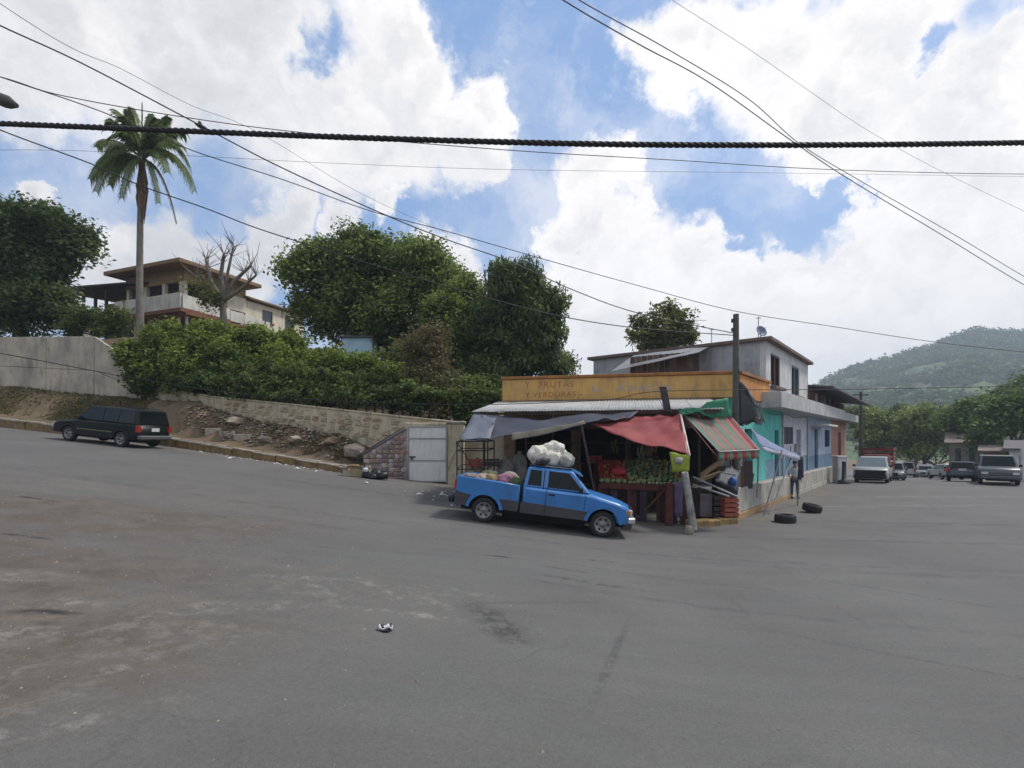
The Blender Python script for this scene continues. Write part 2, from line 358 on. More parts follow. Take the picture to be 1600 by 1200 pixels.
areamask(ma, [(-8.5,9.4,10,4.5,2.2), (-5.0,4.2,30,3.0,1.6), (-7,6.5,0,3.5,2.0)], (.098,.078,.060), .95, 1.1, .32, .56)
areamask(ma, [(-3.6,5.3,20,1.5,.9), (-4.0,3.6,40,1.2,.6), (-2.0,7.2,12,2.2,.5)], (.20,.19,.17), .6, 4.5, .5, .62)
areamask(ma, [(-3.75,5.75,60,.55,.22), (-2.55,6.9,-40,.6,.16), (-1.9,7.4,-35,1.0,.12), (-1.0,7.0,-30,.8,.12), (-4.3,3.9,48,.9,.16), (-3.2,3.6,40,.8,.14), (-2.9,7.5,15,1.0,.12), (-4.9,5.6,30,.5,.25), (-.6,7.6,-25,.7,.1), (-6.2,6.2,20,.8,.3), (-3.0,6.2,30,.9,.2), (-4.9,4.6,30,.9,.3), (-1.5,6.5,0,1.2,.1), (-3.4,4.4,70,.5,.12)], (.34,.32,.28), .5, 5.0, .48, .62)
areamask(ma, [(-4.9,5.2,20,.45,.10), (-3.3,4.9,30,.6,.035), (-3.9,3.45,60,.4,.06)], (.22,.16,.11), .5, 6.0, .40, .55)
areamask(ma, [(-4.65,5.1,10,.22,.06), (-.2,6.6,-60,.9,.35), (1.4,9.0,-12,1.2,.10), (.8,9.8,-10,.8,.06)], (.035,.033,.03), .7, 5.0, .42, .56)
areamask(ma, [(9,14.2,-6,9,.22), (4,11.8,-8,8,.14), (14,17,-6,8,.3), (12,10,-10,9,.2), (3,8.2,-12,5,.12), (-4,17.5,-6,9,.3), (-8,13.0,-8,8,.25)], (.066,.067,.07), .55, 2.2, .40, .6)
areamask(ma, [(16,21.5,4,7,.45), (20.5,25,2,5,.35), (25,19.0,0,8,.5)], (.21,.205,.195), .6, 2.0, .45, .6)
areamask(ma, [(3.2,16.4,-6,4.5,.7), (-3,22.2,0,3,1.2), (9.5,18.6,50,3.5,.8), (-12,22.9,-18,8,.5), (14,24.5,50,10,.9)], (.17,.15,.12), .8, 1.6, .4, .6)
areamask(ma, [(-7,21.6,-14,3,.35), (-2.2,19.4,-10,1.4,.2), (-13,23.4,-14,4,.25)], (.30,.27,.22), .8, 9.0, .55, .66)
areamask(ma, [(2,5,0,5,3), (8,8,0,5,3), (-1,9,20,4,2), (5,4.5,0,3,1.2)], (.125,.132,.12), .6, 1.4, .45, .62)
areamask(ma, [(1.2,6.0,70,1.6,.06), (.2,7.5,20,1.5,.05), (5,6.5,-30,2.5,.05), (-2.5,9.5,10,2,.06), (3.0,9.8,-15,2.4,.06), (-5.5,11,5,2.5,.08), (7.5,9,-40,2,.05)], (.07,.07,.068), .6, 9.0, .40, .55)
areamask(ma, [(-9,12,0,7,4), (-5,6,30,5,3)], (.155,.138,.115), .55, 2.6, .42, .6)
areamask(ma, [(-4.9,5.35,10,.35,.10), (-7.5,7.9,0,.4,.08), (-9.8,10.5,0,.5,.1), (-.2,10.2,0,.5,.06), (1.9,10.8,0,.3,.07)], (.02,.019,.018), .9, 3.0, .38, .52)
# cracks: warped cell edges, only where a broad noise lets them open
t = ma.node_tree; n = t.nodes; l = t.links; b = n['Principled BSDF']; src = b.inputs['Base Color'].links[0].from_socket
co = n.new('ShaderNodeTexCoord').outputs['Object']; wn = n.new('ShaderNodeTexNoise'); wn.inputs['Scale'].default_value = 1.6; wn.inputs['Detail'].default_value = 6; l.new(co, wn.inputs['Vector'])
va = n.new('ShaderNodeVectorMath'); va.operation = 'MULTIPLY_ADD'; l.new(wn.outputs['Color'], va.inputs[0]); va.inputs[1].default_value = (.9, .9, .0); l.new(co, va.inputs[2])
vo = n.new('ShaderNodeTexVoronoi'); vo.feature = 'DISTANCE_TO_EDGE'; vo.inputs['Scale'].default_value = .55; l.new(va.outputs[0], vo.inputs['Vector'])
cr = n.new('ShaderNodeMapRange'); l.new(vo.outputs['Distance'], cr.inputs[0]); cr.inputs[1].default_value = .004; cr.inputs[2].default_value = .012; cr.inputs[3].default_value = 1; cr.inputs[4].default_value = 0
mn = n.new('ShaderNodeTexNoise'); mn.inputs['Scale'].default_value = .28; mn.inputs['Detail'].default_value = 3; l.new(co, mn.inputs['Vector'])
mk = n.new('ShaderNodeMapRange'); l.new(mn.outputs['Fac'], mk.inputs[0]); mk.inputs[1].default_value = .48; mk.inputs[2].default_value = .62; mk.inputs[4].default_value = .22
mu = n.new('ShaderNodeMath'); mu.operation = 'MULTIPLY'; l.new(cr.outputs[0], mu.inputs[0]); l.new(mk.outputs[0], mu.inputs[1])
xx = n.new('ShaderNodeMix'); xx.data_type = 'RGBA'; l.new(mu.outputs[0], xx.inputs[0]); l.new(src, xx.inputs[6]); xx.inputs[7].default_value = (.035, .034, .033, 1); l.new(xx.outputs[2], b.inputs['Base Color'])
# fine long streaks running across the junction
t = ma.node_tree; n = t.nodes; l = t.links; b = n['Principled BSDF']; src = b.inputs['Base Color'].links[0].from_socket
mp = n.new('ShaderNodeMapping'); mp.inputs['Rotation'].default_value = (0, 0, R(7)); mp.inputs['Scale'].default_value = (.3, 2.0, 1); l.new(n.new('ShaderNodeTexCoord').outputs['Object'], mp.inputs[0])
no = n.new('ShaderNodeTexNoise'); no.inputs['Scale'].default_value = 1.2; no.inputs['Detail'].default_value = 7; no.inputs['Roughness'].default_value = .6; l.new(mp.outputs[0], no.inputs['Vector'])
r = n.new('ShaderNodeMapRange'); l.new(no.outputs['Fac'], r.inputs[0]); r.inputs[1].default_value = .3; r.inputs[2].default_value = .7; r.inputs[3].default_value = .93; r.inputs[4].default_value = 1.06
fn = n.new('ShaderNodeTexNoise'); fn.inputs['Scale'].default_value = 28; fn.inputs['Detail'].default_value = 4; fn.inputs['Roughness'].default_value = .8; l.new(n.new('ShaderNodeTexCoord').outputs['Object'], fn.inputs['Vector'])
r3 = n.new('ShaderNodeMapRange'); l.new(fn.outputs['Fac'], r3.inputs[0]); r3.inputs[1].default_value = .3; r3.inputs[2].default_value = .7; r3.inputs[3].default_value = .82; r3.inputs[4].default_value = 1.18
mu = n.new('ShaderNodeMath'); mu.operation = 'MULTIPLY'; l.new(r.outputs[0], mu.inputs[0]); l.new(r3.outputs[0], mu.inputs[1])
vm = n.new('ShaderNodeVectorMath'); vm.operation = 'SCALE'; l.new(src, vm.inputs[0]); l.new(mu.outputs[0], vm.inputs['Scale']); l.new(vm.outputs[0], b.inputs['Base Color'])
rxs = sorted({*np.arange(-60, 42, .6).round(3).tolist(), *np.arange(42, 140, 4.0).tolist()})
def roadsheet():
    vs = []; fs = []; ny = 90
    for x in rxs:
        y1 = Kf(x)-.0 if x < 3 else (Kf(3)+(x-3)*1.2 if x < 16 else 140)
        if x >= 16: y1 = 140
        yy = np.concatenate([np.linspace(-30, 10, 12), np.linspace(10, min(y1, 45), 50)[1:], np.linspace(min(y1, 45), y1, 8)[1:] if y1 > 45 else []])
        yy = list(yy)+[yy[-1]]*(68-len(yy)); vs += [(x, y, H(x, y)) for y in yy]
    m = 68
    for i in range(len(rxs)-1):
        for j in range(m-1):
            a, b2, c, d = i*m+j, (i+1)*m+j, (i+1)*m+j+1, i*m+j+1
            if vs[a] == vs[d] and vs[b2] == vs[c]: continue
            fs.append((a, b2, c, d))
    mb = MB(); mb.add(vs, fs, True); return mb.build('road', ma)
tag(roadsheet(), kind='structure')
# ---- sidewalk and tall painted kerb on the far side
msw = mat('sidewalk_concrete', (.27,.26,.24), .9, .2, 1.2, .4, 30, grime=.5)
mb = MB(); sx_ = np.arange(-46, -6.2, .5)
row = []
for x in sx_:
    k = Kf(x); z = H(x, k)+KH(x); row.append((Vector((x, k+.22, z+.004)), Vector((x, k+1.3, z+.02)), Vector((x, k+1.3, z-.35))))
for a, b2 in zip(row, row[1:]): mb.add([a[0], b2[0], b2[1], a[1]], [(0,1,2,3)], True); mb.add([a[1], b2[1], b2[2], a[2]], [(0,1,2,3)])
tag(mb.build('sidewalk', msw), kind='structure')
kerb = tag(bpy.data.objects.new('kerb', None), kind='structure'); COL.objects.link(kerb)
mk1 = mat('kerb_pale', (.42,.38,.30), .9, .3, 4, .5, 25, grime=.5)
mk2 = mat('kerb_orange', (.27,.17,.06), .9, .45, 2.5, .6, 25, c2=(.12,.085,.045), grime=.75)
x = -46.0; i = 0
while x < -6.6:
    w = 1.1+rnd.uniform(-.1, .12); x1 = min(x+w-.03, -6.5); k0, k1 = Kf(x), Kf(x1); z0, z1 = H(x, k0), H(x1, k1); h0, h1 = KH(x), KH(x1)
    j = rnd.uniform(-.025, .025); d = rnd.uniform(-.02, .02)
    mb = MB()
    for (ya, yb, za, zb) in ((0, .24, -.15, .80), (.0, .24, .80, 1.0)):
        mb.cur = 0 if za < 0 else 1; ext = 0 if za < 0 else -.02
        c = []
        for zz in (za, zb):
            for (xx, kk, zz0, hh, yy) in ((x, k0, z0, h0, ya+ext), (x1, k1, z1, h1, ya+ext), (x1, k1, z1, h1, yb), (x, k0, z0, h0, yb)):
                c.append((xx, kk+yy+d, zz0+(hh*zz if zz > 0 else zz)+j))
        mb.hexa(c)
    mb.build('kerb_stone', [mk2, mk1], kerb, bevel=.015); x += w; i += 1
# ---- terrace beside the side street (raised pavement with a rendered wall)
DS = Vector((.636, .771, 0)).normalized(); T0 = Vector((7.7, 17.6, 0))
FS = Fr(T0, DS); 
mtw = mat('terrace_render', (.42,.40,.35), .9, .22, 1.5, .5, 18, grime=.7)
mtd = mat('terrace_dado', (.38,.24,.12), .9, .3, 1.5, .3, 18, grime=.4)
mtf = mat('terrace_floor', (.25,.24,.22), .9, .2, 1, .3, 20)
TZT = lambda u: .74-.006*u
root = thing('terrace_wall', 'pale stained retaining wall with an orange foot along the raised pavement of the side street', 'retaining wall', tuple(T0))
u = 0.0
while u < 22.4:
    u1 = min(u+2.2, 22.4); zt = TZT(u); zb = H(FS.p(u, 0, 0).x, FS.p(u, 0, 0).y)-.2
    mb = MB(); FS.box(mb, u, u1-.015, -.25, .0+.012*((int(u*7)) % 2), zb+.42, zt); mb.build('wall_panel', mtw, root, world=True, bevel=.02)
    mb = MB(); FS.box(mb, u, u1-.015, -.25, .03, zb, zb+.415); mb.build('wall_foot', mtd if u < 7 else mtw, root, world=True, bevel=.02)
    u = u1
mb = MB(); FS.box(mb, -.05, .42, -.45, .05, -.5, .80); mb.build('corner_pier', mtw, root, world=True, bevel=.03)
mb = MB(); FS.box(mb, -.07, .44, -.47, .07, -.5, -.08); mb.build('pier_foot', mtd, root, world=True, bevel=.03)
mb = MB(); q = [FS.p(0, -.25, .66), FS.p(22.4, -.25, .53), FS.p(22.4, -6, .53), FS.p(1.5, -3.3, .66)]
mb.add(q+[v-Vector((0, 0, 1.2)) for v in q], [(0,1,2,3), (4,5,6,7), (0,1,5,4), (1,2,6,5), (2,3,7,6), (3,0,4,7)])
tag(mb.build('pavement', mtf), kind='structure')
# ---- left concrete wall on the bank
mcw = mat('weathered_concrete', (.48,.42,.33), .92, .22, .9, .5, 10, c2=(.31,.28,.235), grime=.6)
root = thing('concrete_wall', 'long grey stained concrete wall on the grass bank above the dark wagon', 'wall', (-23, 31, 5))
x = -46.0
while x < -22.3:
    x1 = min(x+3.0, -22.2); y0, y1 = Wf(x), Wf(x1); mb = MB()
    for (za, zb, o, col) in ((0, .5, 0, 0), (.505, 1, .02, 0)):
        h0 = [Bf(x)-.6, Bf(x1)-.6]; t0 = [Tf(x), Tf(x1)]; f = lambda i, t: h0[i]+(t0[i]-h0[i])*t
        mb2 = MB(); mb2.hexa([(x, y0-.12+o, f(0, za)), (x1-.02, y1-.12+o, f(1, za)), (x1-.02, y1+.15, f(1, za)), (x, y0+.15, f(0, za)), (x, y0-.12+o, f(0, zb)), (x1-.02, y1-.12+o, f(1, zb)), (x1-.02, y1+.15, f(1, zb)), (x, y0+.15, f(0, zb))])
        mb2.build('wall_panel', mcw, root, world=True, bevel=.02)
    x = x1
mb = MB(); mb.box(-22.25, -21.8, 30.2, 31.0, 4, 8.5); mb.build('end_pier', mcw, root, world=True, bevel=.02)
# ---- low stone retaining wall (mortared core + individual stones)
mmort = mat('pale_render', (.50,.44,.31), .95, .25, 1.8, .6, 14, c2=(.36,.30,.20), grime=.5)
mst = [mat('wall_stone_%s' % k, c, .95, .35, 5, .7, 18) for k, c in (('buff', (.45,.38,.26)), ('grey', (.38,.33,.24)), ('rust', (.40,.31,.19)), ('pale', (.50,.43,.30)))]
root = thing('stone_retaining_wall', 'long low buff stone retaining wall under the hedge, broken along its foot', 'retaining wall', (-12, 26, 3))
lw = []
x = -21.8
while x < -2.5:
    x1 = min(x+1.5, -2.4); t0, t1 = Tf(x), Tf(x1); b0, b1 = Bf(x)-.9, Bf(x1)-.9
    if x < -2.9:
        t0 = min(t0, 5.55); mb = MB(); y0, y1 = Wf(x), Wf(x1)
        mb.hexa([(x, y0-.1, b0), (x1, y1-.1, b1), (x1, y1+.25, b1), (x, y0+.25, b0), (x, y0-.1, t0), (x1, y1-.1, t1), (x1, y1+.25, t1), (x, y0+.25, t0)])
        mb.build('wall_core', mmort, root, world=True)
        mb = MB(); mb.hexa([(x, y0-.15, t0+.002), (x1-.02, y1-.15, t1+.002), (x1-.02, y1+.28, t1+.002), (x, y0+.28, t0+.002), (x, y0-.15, t0+.1), (x1-.02, y1-.15, t1+.1), (x1-.02, y1+.28, t1+.1), (x, y0+.28, t0+.1)])
        mb.build('coping', mmort, root, world=True, bevel=.03)
    x = x1
def stone_mesh(seed, w, h, d, m):
    r = random.Random(seed); bm = bmesh.new(); bmesh.ops.create_cube(bm, size=1)
    bmesh.ops.bevel(bm, geom=bm.edges[:], offset=.18, segments=1, affect='EDGES')
    for v in bm.verts: v.co = Vector((v.co.x*w, v.co.y*d, v.co.z*h)); v.co += Vector((r.uniform(-.03, .03), r.uniform(-.02, .02), r.uniform(-.02, .02)))
    me = bpy.data.meshes.new('stone'); bm.to_mesh(me); bm.free(); me.materials.append(m); return me
SM = [stone_mesh(s, .46, .27, .16, mst[s % 4]) for s in range(8)]
cnt = 0
for r_ in range(7):
    x = -15.2+rnd.uniform(0, .3)
    while x < -4.9:
        top = Tf(x)-.1; z = top-.16-r_*.27; lo = Bf(x)-.15-.25*abs(math.sin(x*.9))
        if z > lo and cnt < 290 and rnd.random() > .3:
            o = bpy.data.objects.new('stone', SM[rnd.randrange(8)]); COL.objects.link(o); o.parent = root
            y = Wf(x)-.05+rnd.uniform(-.035, .02); dydx = (Wf(x+.3)-Wf(x-.3))/.6; dz = (Tf(x+.5)-Tf(x-.5))
            o.location = Vector((x, y, z))-root.location; o.rotation_euler = (rnd.uniform(-.1, .1), math.atan(-dz)+rnd.uniform(-.1, .1), math.atan(dydx))
            o.scale = (rnd.uniform(.75, 1.1), 1, rnd.uniform(.8, 1.05)); cnt += 1
        x += rnd.uniform(.40, .54)
# ---- rubble slabs and stones on the bank
mrub = [mat('rubble_%s' % k, c, .95, .3, 4, .7, 14) for k, c in (('brown', (.19,.13,.085)), ('grey', (.25,.215,.17)), ('pale', (.36,.31,.24)))]
RM = []
for s in range(6):
    r = random.Random(s+50); bm = bmesh.new(); bmesh.ops.create_icosphere(bm, subdivisions=2, radius=.5)
    for v in bm.verts: v.co = Vector((v.co.x*1.1, v.co.y*.8, v.co.z*.6))*(1+r.uniform(-.22, .18))
    me = bpy.data.meshes.new('rubble_stone'); bm.to_mesh(me); bm.free(); me.materials.append(mrub[s % 3]); RM.append(me)
mb = MB(); r = random.Random(5)
for i in range(1500):
    x = r.uniform(-17, -5.2); k, w = Kf(x)+1.2, Wf(x)-.1
    y = k+(w-k)*r.random()**.8; z = G(x, y); s = r.uniform(.03, .13)*(1.3 if r.random() < .1 else 1)
    me = RM[r.randrange(6)]; ang = r.uniform(0, 6.28); ca, sa = math.cos(ang), math.sin(ang)
    mb.cur = r.choice([0, 0, 0, 1, 1, 2]); src_ = [v.co for v in me.vertices][::1]
    # cheap pebble: squashed octahedron
    pr = [r.uniform(.7, 1.3) for _ in range(6)]
    o8 = [(s*pr[0], 0, 0), (0, s*.8*pr[1], 0), (-s*pr[2], 0, 0), (0, -s*.8*pr[3], 0), (0, 0, s*.6*pr[4]), (0, 0, -s*.4)]
    mb.add([(x+a*ca-b2*sa, y+a*sa+b2*ca, z+c+s*.15) for a, b2, c in o8], [(0,1,4), (1,2,4), (2,3,4), (3,0,4), (1,0,5), (2,1,5), (3,2,5), (0,3,5)])
tag(mb.build('rubble', mrub), 'loose brown and grey rubble scattered over the bare bank below the stone wall', 'rubble', kind='stuff')
RB = [(-14.1,26.2,.9,2,'flat pale concrete slab lying on the bank behind the dark wagon'),(-7.4,24.1,1.3,1,'big grey boulder at the foot of the bank near the stair wall'),(-8.6,24.6,.7,0,'brown boulder on the bank beside the big grey boulder'),
      (-10.6,25.0,.8,2,'pale broken lump fallen from the middle of the stone wall'),(-12.2,25.4,.55,1,'small grey boulder under the break in the stone wall'),(-6.3,23.3,.8,2,'pale rock at the end of the kerb by the stair')]
for (x, y, s, k, lb) in RB:
    o = bpy.data.objects.new('boulder', RM[{0: 0, 1: 1, 2: 2}[k]]); COL.objects.link(o); o.location = (x, y, G(x, y)+s*.12); o.scale = (s*1.2, s, s*.9); o.rotation_euler = (0, .1, x); tag(o, lb, 'boulder')
root = thing('concrete_block', 'low pale concrete block wall just behind the dark wagon', 'block', (-15, 25.9, 2.5))
for i in range(3):
    x = -15.6+i*.85; mb = MB(); y = Kf(x)+1.35; mb.box(x, x+.82, y, y+.25, G(x, y)-.3, H(x, y)+KH(x)+.62-.03*i); mb.build('block', mk1, root, world=True, bevel=.02)
# ---- gate, pillars, stair wall
mgt = mat('gate_white', (.70,.69,.65), .55, .08, 2, .1, 10, grime=.25); mgf = mat('gate_frame', (.33,.34,.34), .6, .1, 3)
gz = .55
root = thing('sheet_metal_gate', 'white sheet metal gate with two grey cross rails beside the stair wall', 'gate', (-3.8, 23, gz))
for (a, b2) in ((0.04, .93), (.98, 1.92), (1.97, 2.46)):
    mb = MB(); mb.box(-4.62, -2.98, 22.98, 23.02, gz+a, gz+b2); mb.build('gate_panel', mgt, root, world=True, bevel=.006)
for a in (.0, .93, 1.92, 2.44):
    mb = MB(); mb.box(-4.66, -2.94, 22.95, 23.0-.002, gz+a, gz+a+.05); mb.build('cross_rail', mgf, root, world=True)
for a in (-4.68, -2.96):
    mb = MB(); mb.box(a, a+.045, 22.94, 22.99, gz-.05, gz+2.5); mb.build('gate_stile', mgf, root, world=True)
mb = MB(); mb.box(-4.62, -4.32, 22.9, 22.95, gz+1.1, gz+1.15); mb.box(-4.52, -4.46, 22.9, 22.95, gz+.98, gz+1.12); mb.build('latch', mat('dark_iron', (.03,.03,.035), .5, .1), root, world=True)
root = thing('gate_pillar', 'rough pale pillar to the right of the white gate', 'pillar', (-2.5, 23.1, .3))
mb = MB(); mb.box(-2.90, -2.15, 22.95, 23.5, -.2, 3.15); mb.build('pillar_shaft', mmort, root, world=True, bevel=.05)
mb = MB(); mb.box(-2.95, -2.1, 22.9, 23.55, 3.152, 3.28); mb.build('pillar_cap', mk1, root, world=True, bevel=.03)
root = thing('lintel_wall', 'pale rendered wall strip above and behind the white gate', 'wall', (-3.8, 23.6, 3))
mb = MB(); mb.box(-4.9, -2.91, 23.45, 23.7, -.2, 3.22); mb.build('wall_panel', mmort, root, world=True, bevel=.03)
mb = MB(); mb.box(-2.14, .2, 23.6, 23.8, -.3, 2.6); mb.build('wall_panel', mmort, root, world=True, bevel=.03)
mpk = [mat('stair_stone_%s' % k, c, .9, .3, 5, .6, 16) for k, c in (('pink', (.36,.24,.20)), ('mauve', (.28,.21,.21)), ('white', (.50,.45,.42)), ('tan', (.34,.27,.20)))]
root = thing('stair_side_wall', 'sloping pinkish stone side wall of a stair left of the white gate', 'stair wall', (-5.7, 22.6, .8))
xa, xb = -6.55, -4.72; ztop = lambda x: interp(x, [xa, xb], [1.75, 2.92]); yst = lambda x: 22.55+(x-xa)*.22
mb = MB(); mb.hexa([(xa, yst(xa), .3), (xb, yst(xb), .2), (xb, yst(xb)+.3, .2), (xa, yst(xa)+.3, .3), (xa, yst(xa), ztop(xa)), (xb, yst(xb), ztop(xb)), (xb, yst(xb)+.3, ztop(xb)), (xa, yst(xa)+.3, ztop(xa))])
mb.build('wall_core', mat('stair_mortar', (.36,.29,.26), .95, .3, 3), root, world=True)
mb = MB(); mb.hexa([(xa-.06, yst(xa)-.07, ztop(xa)-.0), (xb, yst(xb)-.07, ztop(xb)), (xb, yst(xb)+.33, ztop(xb)), (xa-.06, yst(xa)+.33, ztop(xa)), (xa-.06, yst(xa)-.07, ztop(xa)+.1), (xb, yst(xb)-.07, ztop(xb)+.1), (xb, yst(xb)+.33, ztop(xb)+.1), (xa-.06, yst(xa)+.33, ztop(xa)+.1)])
mb.build('coping', mat('coping_grey', (.24,.23,.24), .9, .2, 4, grime=.3), root, world=True, bevel=.02)
SP = [stone_mesh(s+20, .24, .19, .1, mpk[s % 4]) for s in range(8)]
z = .5
while z < 2.9:
    x = xa+.12+rnd.uniform(0, .1)
    while x < xb-.08:
        if z < ztop(x)-.08 and not (x < xa+.75 and z < 1.3 and z > .7):
            o = bpy.data.objects.new('stone', SP[rnd.randrange(8)]); COL.objects.link(o); o.parent = root
            o.location = Vector((x, yst(x)-.02, z))-root.location; o.rotation_euler = (0, rnd.uniform(-.25, .25), .22); o.scale = (rnd.uniform(.8, 1.1), 1, rnd.uniform(.85, 1.05))
        x += rnd.uniform(.22, .27)
    z += .2
mb = MB(); mb.hexa([(xa+.12, yst(xa)-.05, .62), (xa+.85, yst(xa+.73)-.05, .58), (xa+.85, yst(xa+.73)-.002, .58), (xa+.12, yst(xa)-.002, .62), (xa+.05, yst(xa)-.05, 1.35), (xa+.6, yst(xa+.6)-.05, 1.15), (xa+.6, yst(xa+.6)-.002, 1.15), (xa+.05, yst(xa)-.002, 1.35)])
mb.build('plaster_patch', mpk[0], root, world=True, bevel=.01)
root = thing('handrail', 'short dark iron handrail post at the foot of the stair wall', 'handrail', (xa-.2, 22.4, .8))
mb = MB(); mb.tube([(xa-.18, 22.4, .6), (xa-.18, 22.4, 1.75)], .03, 6); mb.build('post', MATS['dark_iron'], root, world=True)
mb = MB(); mb.tube([(xa-.2, 22.4, 1.75), (xa+.05, 22.45, 1.9), (xb-.1, 22.85, 3.0)], .022, 6); mb.build('rail', MATS['dark_iron'], root, world=True)
root = thing('kerb_end_stone', 'short orange and grey stub of broken kerb stones below the boulders', 'kerb stone', (-6.6, 22.3, .9))
for (x, w, m_) in ((-7.15, .5, mk2), (-6.6, .45, mrub[1])):
    mb = MB(); mb.box(x, x+w, 22.1, 22.5, H(x, 22)-.1, H(x, 22)+.42); mb.build('stone', m_, root, world=True, bevel=.05)
# ---- far green hill with its own relief
hm = mat('hill_wood', (.085,.13,.035), .95, .3, .02, 0, c2=(.045,.08,.022))
mixnoise(hm, .05, .50, .62, (.10,.15,.05)); mixnoise(hm, .16, .56, .66, (.018,.034,.012)); mixnoise(hm, .012, .55, .63, (.12,.125,.06))
RPX = [1100,1230,1290,1330,1400,1440,1480,1530,1600,1750,2000,2600]; RPY = [640,625,592,576,560,545,530,516,520,500,540,560]
rg = np.random.default_rng(3); vs = []; na, nr = 420, 150
us = np.linspace((1090-800)/800, (1800-800)/800, na); rs = np.linspace(150, 1000, nr)
def vnoise(x, y, s, seed):
    g = np.random.default_rng(seed); T = g.random((64, 64)); X, Y = x/s, y/s; xi, yi = np.floor(X).astype(int), np.floor(Y).astype(int); fx, fy = X-xi, Y-yi
    fx = fx*fx*(3-2*fx); fy = fy*fy*(3-2*fy); q = lambda a, b: T[a % 64, b % 64]
    return (q(xi, yi)*(1-fx)+q(xi+1, yi)*fx)*(1-fy)+(q(xi, yi+1)*(1-fx)+q(xi+1, yi+1)*fx)*fy
UU, RR = np.meshgrid(us, rs); YY = RR; XX = UU*YY
ridge = (685-np.interp(UU*800+800, RPX, RPY))/800*620
tt = np.clip((RR-190)/(620-190), 0, 1); ht = ridge*(tt**1.25)
ht = np.where(RR > 620, ridge*(1-.5*np.clip((RR-620)/380, 0, 1)), ht)
nz = (vnoise(XX, YY, 70, 1)-.5)*26+(vnoise(XX, YY, 28, 2)-.5)*12
bm_ = (vnoise(XX, YY, 9, 3)-.5)*5+(vnoise(XX, YY, 4.5, 4)-.5)*3
ZZ = -8+ht+nz*tt*(1-.8*np.exp(-((RR-620)/120)**2))+bm_*np.clip(tt*3, 0, 1)+8*np.clip(tt, 0, 1)
V = np.stack([XX, YY, ZZ], -1).reshape(-1, 3)
me = bpy.data.meshes.new('hill'); idx = np.arange(na*nr).reshape(nr, na); F = np.stack([idx[:-1, :-1], idx[:-1, 1:], idx[1:, 1:], idx[1:, :-1]], -1).reshape(-1, 4)
me.vertices.add(len(V)); me.vertices.foreach_set('co', V.astype('f').ravel()); me.loops.add(F.size); me.loops.foreach_set('vertex_index', F.astype('i').ravel())
me.polygons.add(len(F)); me.polygons.foreach_set('loop_start', np.arange(0, F.size, 4, dtype='i')); me.polygons.foreach_set('loop_total', np.full(len(F), 4, 'i')); me.update(calc_edges=True)
tag(link('hill', me, hm), kind='structure')
# trees clothing the hill: one far wood
lm_far = leafmat('leaf_hill', (.040,.075,.025), (.14,.20,.075))
g = np.random.default_rng(12); n = 16000; u_ = g.uniform(.58, 1.22, n); r_ = g.uniform(200, 625, n)
fi = ((r_-150)/850*(nr-1)).astype(int); fj = ((u_-us[0])/(us[-1]-us[0])*(na-1)).astype(int)
zz = ZZ[fi, fj]; dens = vnoise(u_*r_, r_, 45, 9)
keep = dens > .27; u_, r_, zz = u_[keep], r_[keep], zz[keep]
base = np.stack([u_*r_, r_, zz+1.5], -1); ct = g.uniform(0, .7, len(base)); k = 9
C = np.repeat(base, k, 0)+g.normal(size=(len(base)*k, 3))*np.array([2.0, 2.0, 1.7]); C[:, 2] += .8
leafobj('far_wood', C, 2.6, lm_far, seed=4, tint=np.repeat(ct, k)+g.uniform(-.1, .25, len(C)), aspect=.8, kind='stuff')
tag(bpy.data.objects['far_wood'], 'dense green tree cover on the distant hill', 'woodland')
# ================================================================ BUILDINGS
FA = Fr((-.36, 22.1), (9.11, -2.1)); FB = Fr((8.75, 20), (.636, .771)); FW = 9.35
mor = mat('yellow_ochre_paint', (.58,.34,.10), .85, .18, 1.6, .25, 14, c2=(.47,.29,.11), grime=.45)
mor2 = mat('orange_trim', (.36,.15,.04), .85, .25, 3, .2, 14, grime=.5)
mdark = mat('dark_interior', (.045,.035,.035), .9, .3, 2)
mwhite = mat('white_render', (.58,.58,.57), .9, .12, 1.2, .25, 12, grime=.38)
mwhite_shade = mat('shaded_white_render', (.40,.41,.42), .9, .18, 1.0, .3, 12, grime=.5)  # white walls greyed: the shade on the front is painted into the colour
mroof = mat('roof_concrete', (.2,.19,.18), .9, .2, 2)
root = thing('fruit_shop_building', 'single-storey shop with a yellow ochre parapet lettered FRUTAS Y VERDURAS above the tarp stalls', 'shop building', (4, 21, -.3))
mb = MB(); FA.wall(mb, 0, FW-.26, -.4, 4.1, .25, [(.5, 2.9, 0, 2.9), (3.3, 5.8, 0, 2.9), (6.2, 8.7, 0, 2.9)]); mb.build('front_wall', mdark if False else mat('shop_wall', (.22,.15,.09), .9, .3, 2), root, world=True)
mb = MB(); FA.box(mb, -.05, FW+.02, -.25, .05, 4.102, 5.02); mb.build('parapet', mor, root, world=True, bevel=.02)
mb = MB(); FA.box(mb, -.1, FW+.10, -.3, .12, 5.022, 5.14); mb.build('parapet_coping', mor2, root, world=True, bevel=.015)
mb = MB(); FB.wall(mb, .0, 4.6, -.4, 4.1, .25, [(1.2, 2.3, -.4, 2.9)]); mb.build('side_wall', mat('turquoise_paint', (.10,.50,.44), .85, .12, 1.5, .2, 12, grime=.25), root, world=True)
mb = MB(); FB.box(mb, .07, 4.75, -.25, .12, 4.102, 5.02); mb.build('side_parapet', mat('orange_paint', (.58,.25,.07), .85, .18, 2, .2, 12, grime=.4), root, world=True, bevel=.02)
mb = MB(); FB.box(mb, .12, 4.8, -.3, .2, 5.022, 5.14); mb.build('side_coping', mor2, root, world=True, bevel=.015)
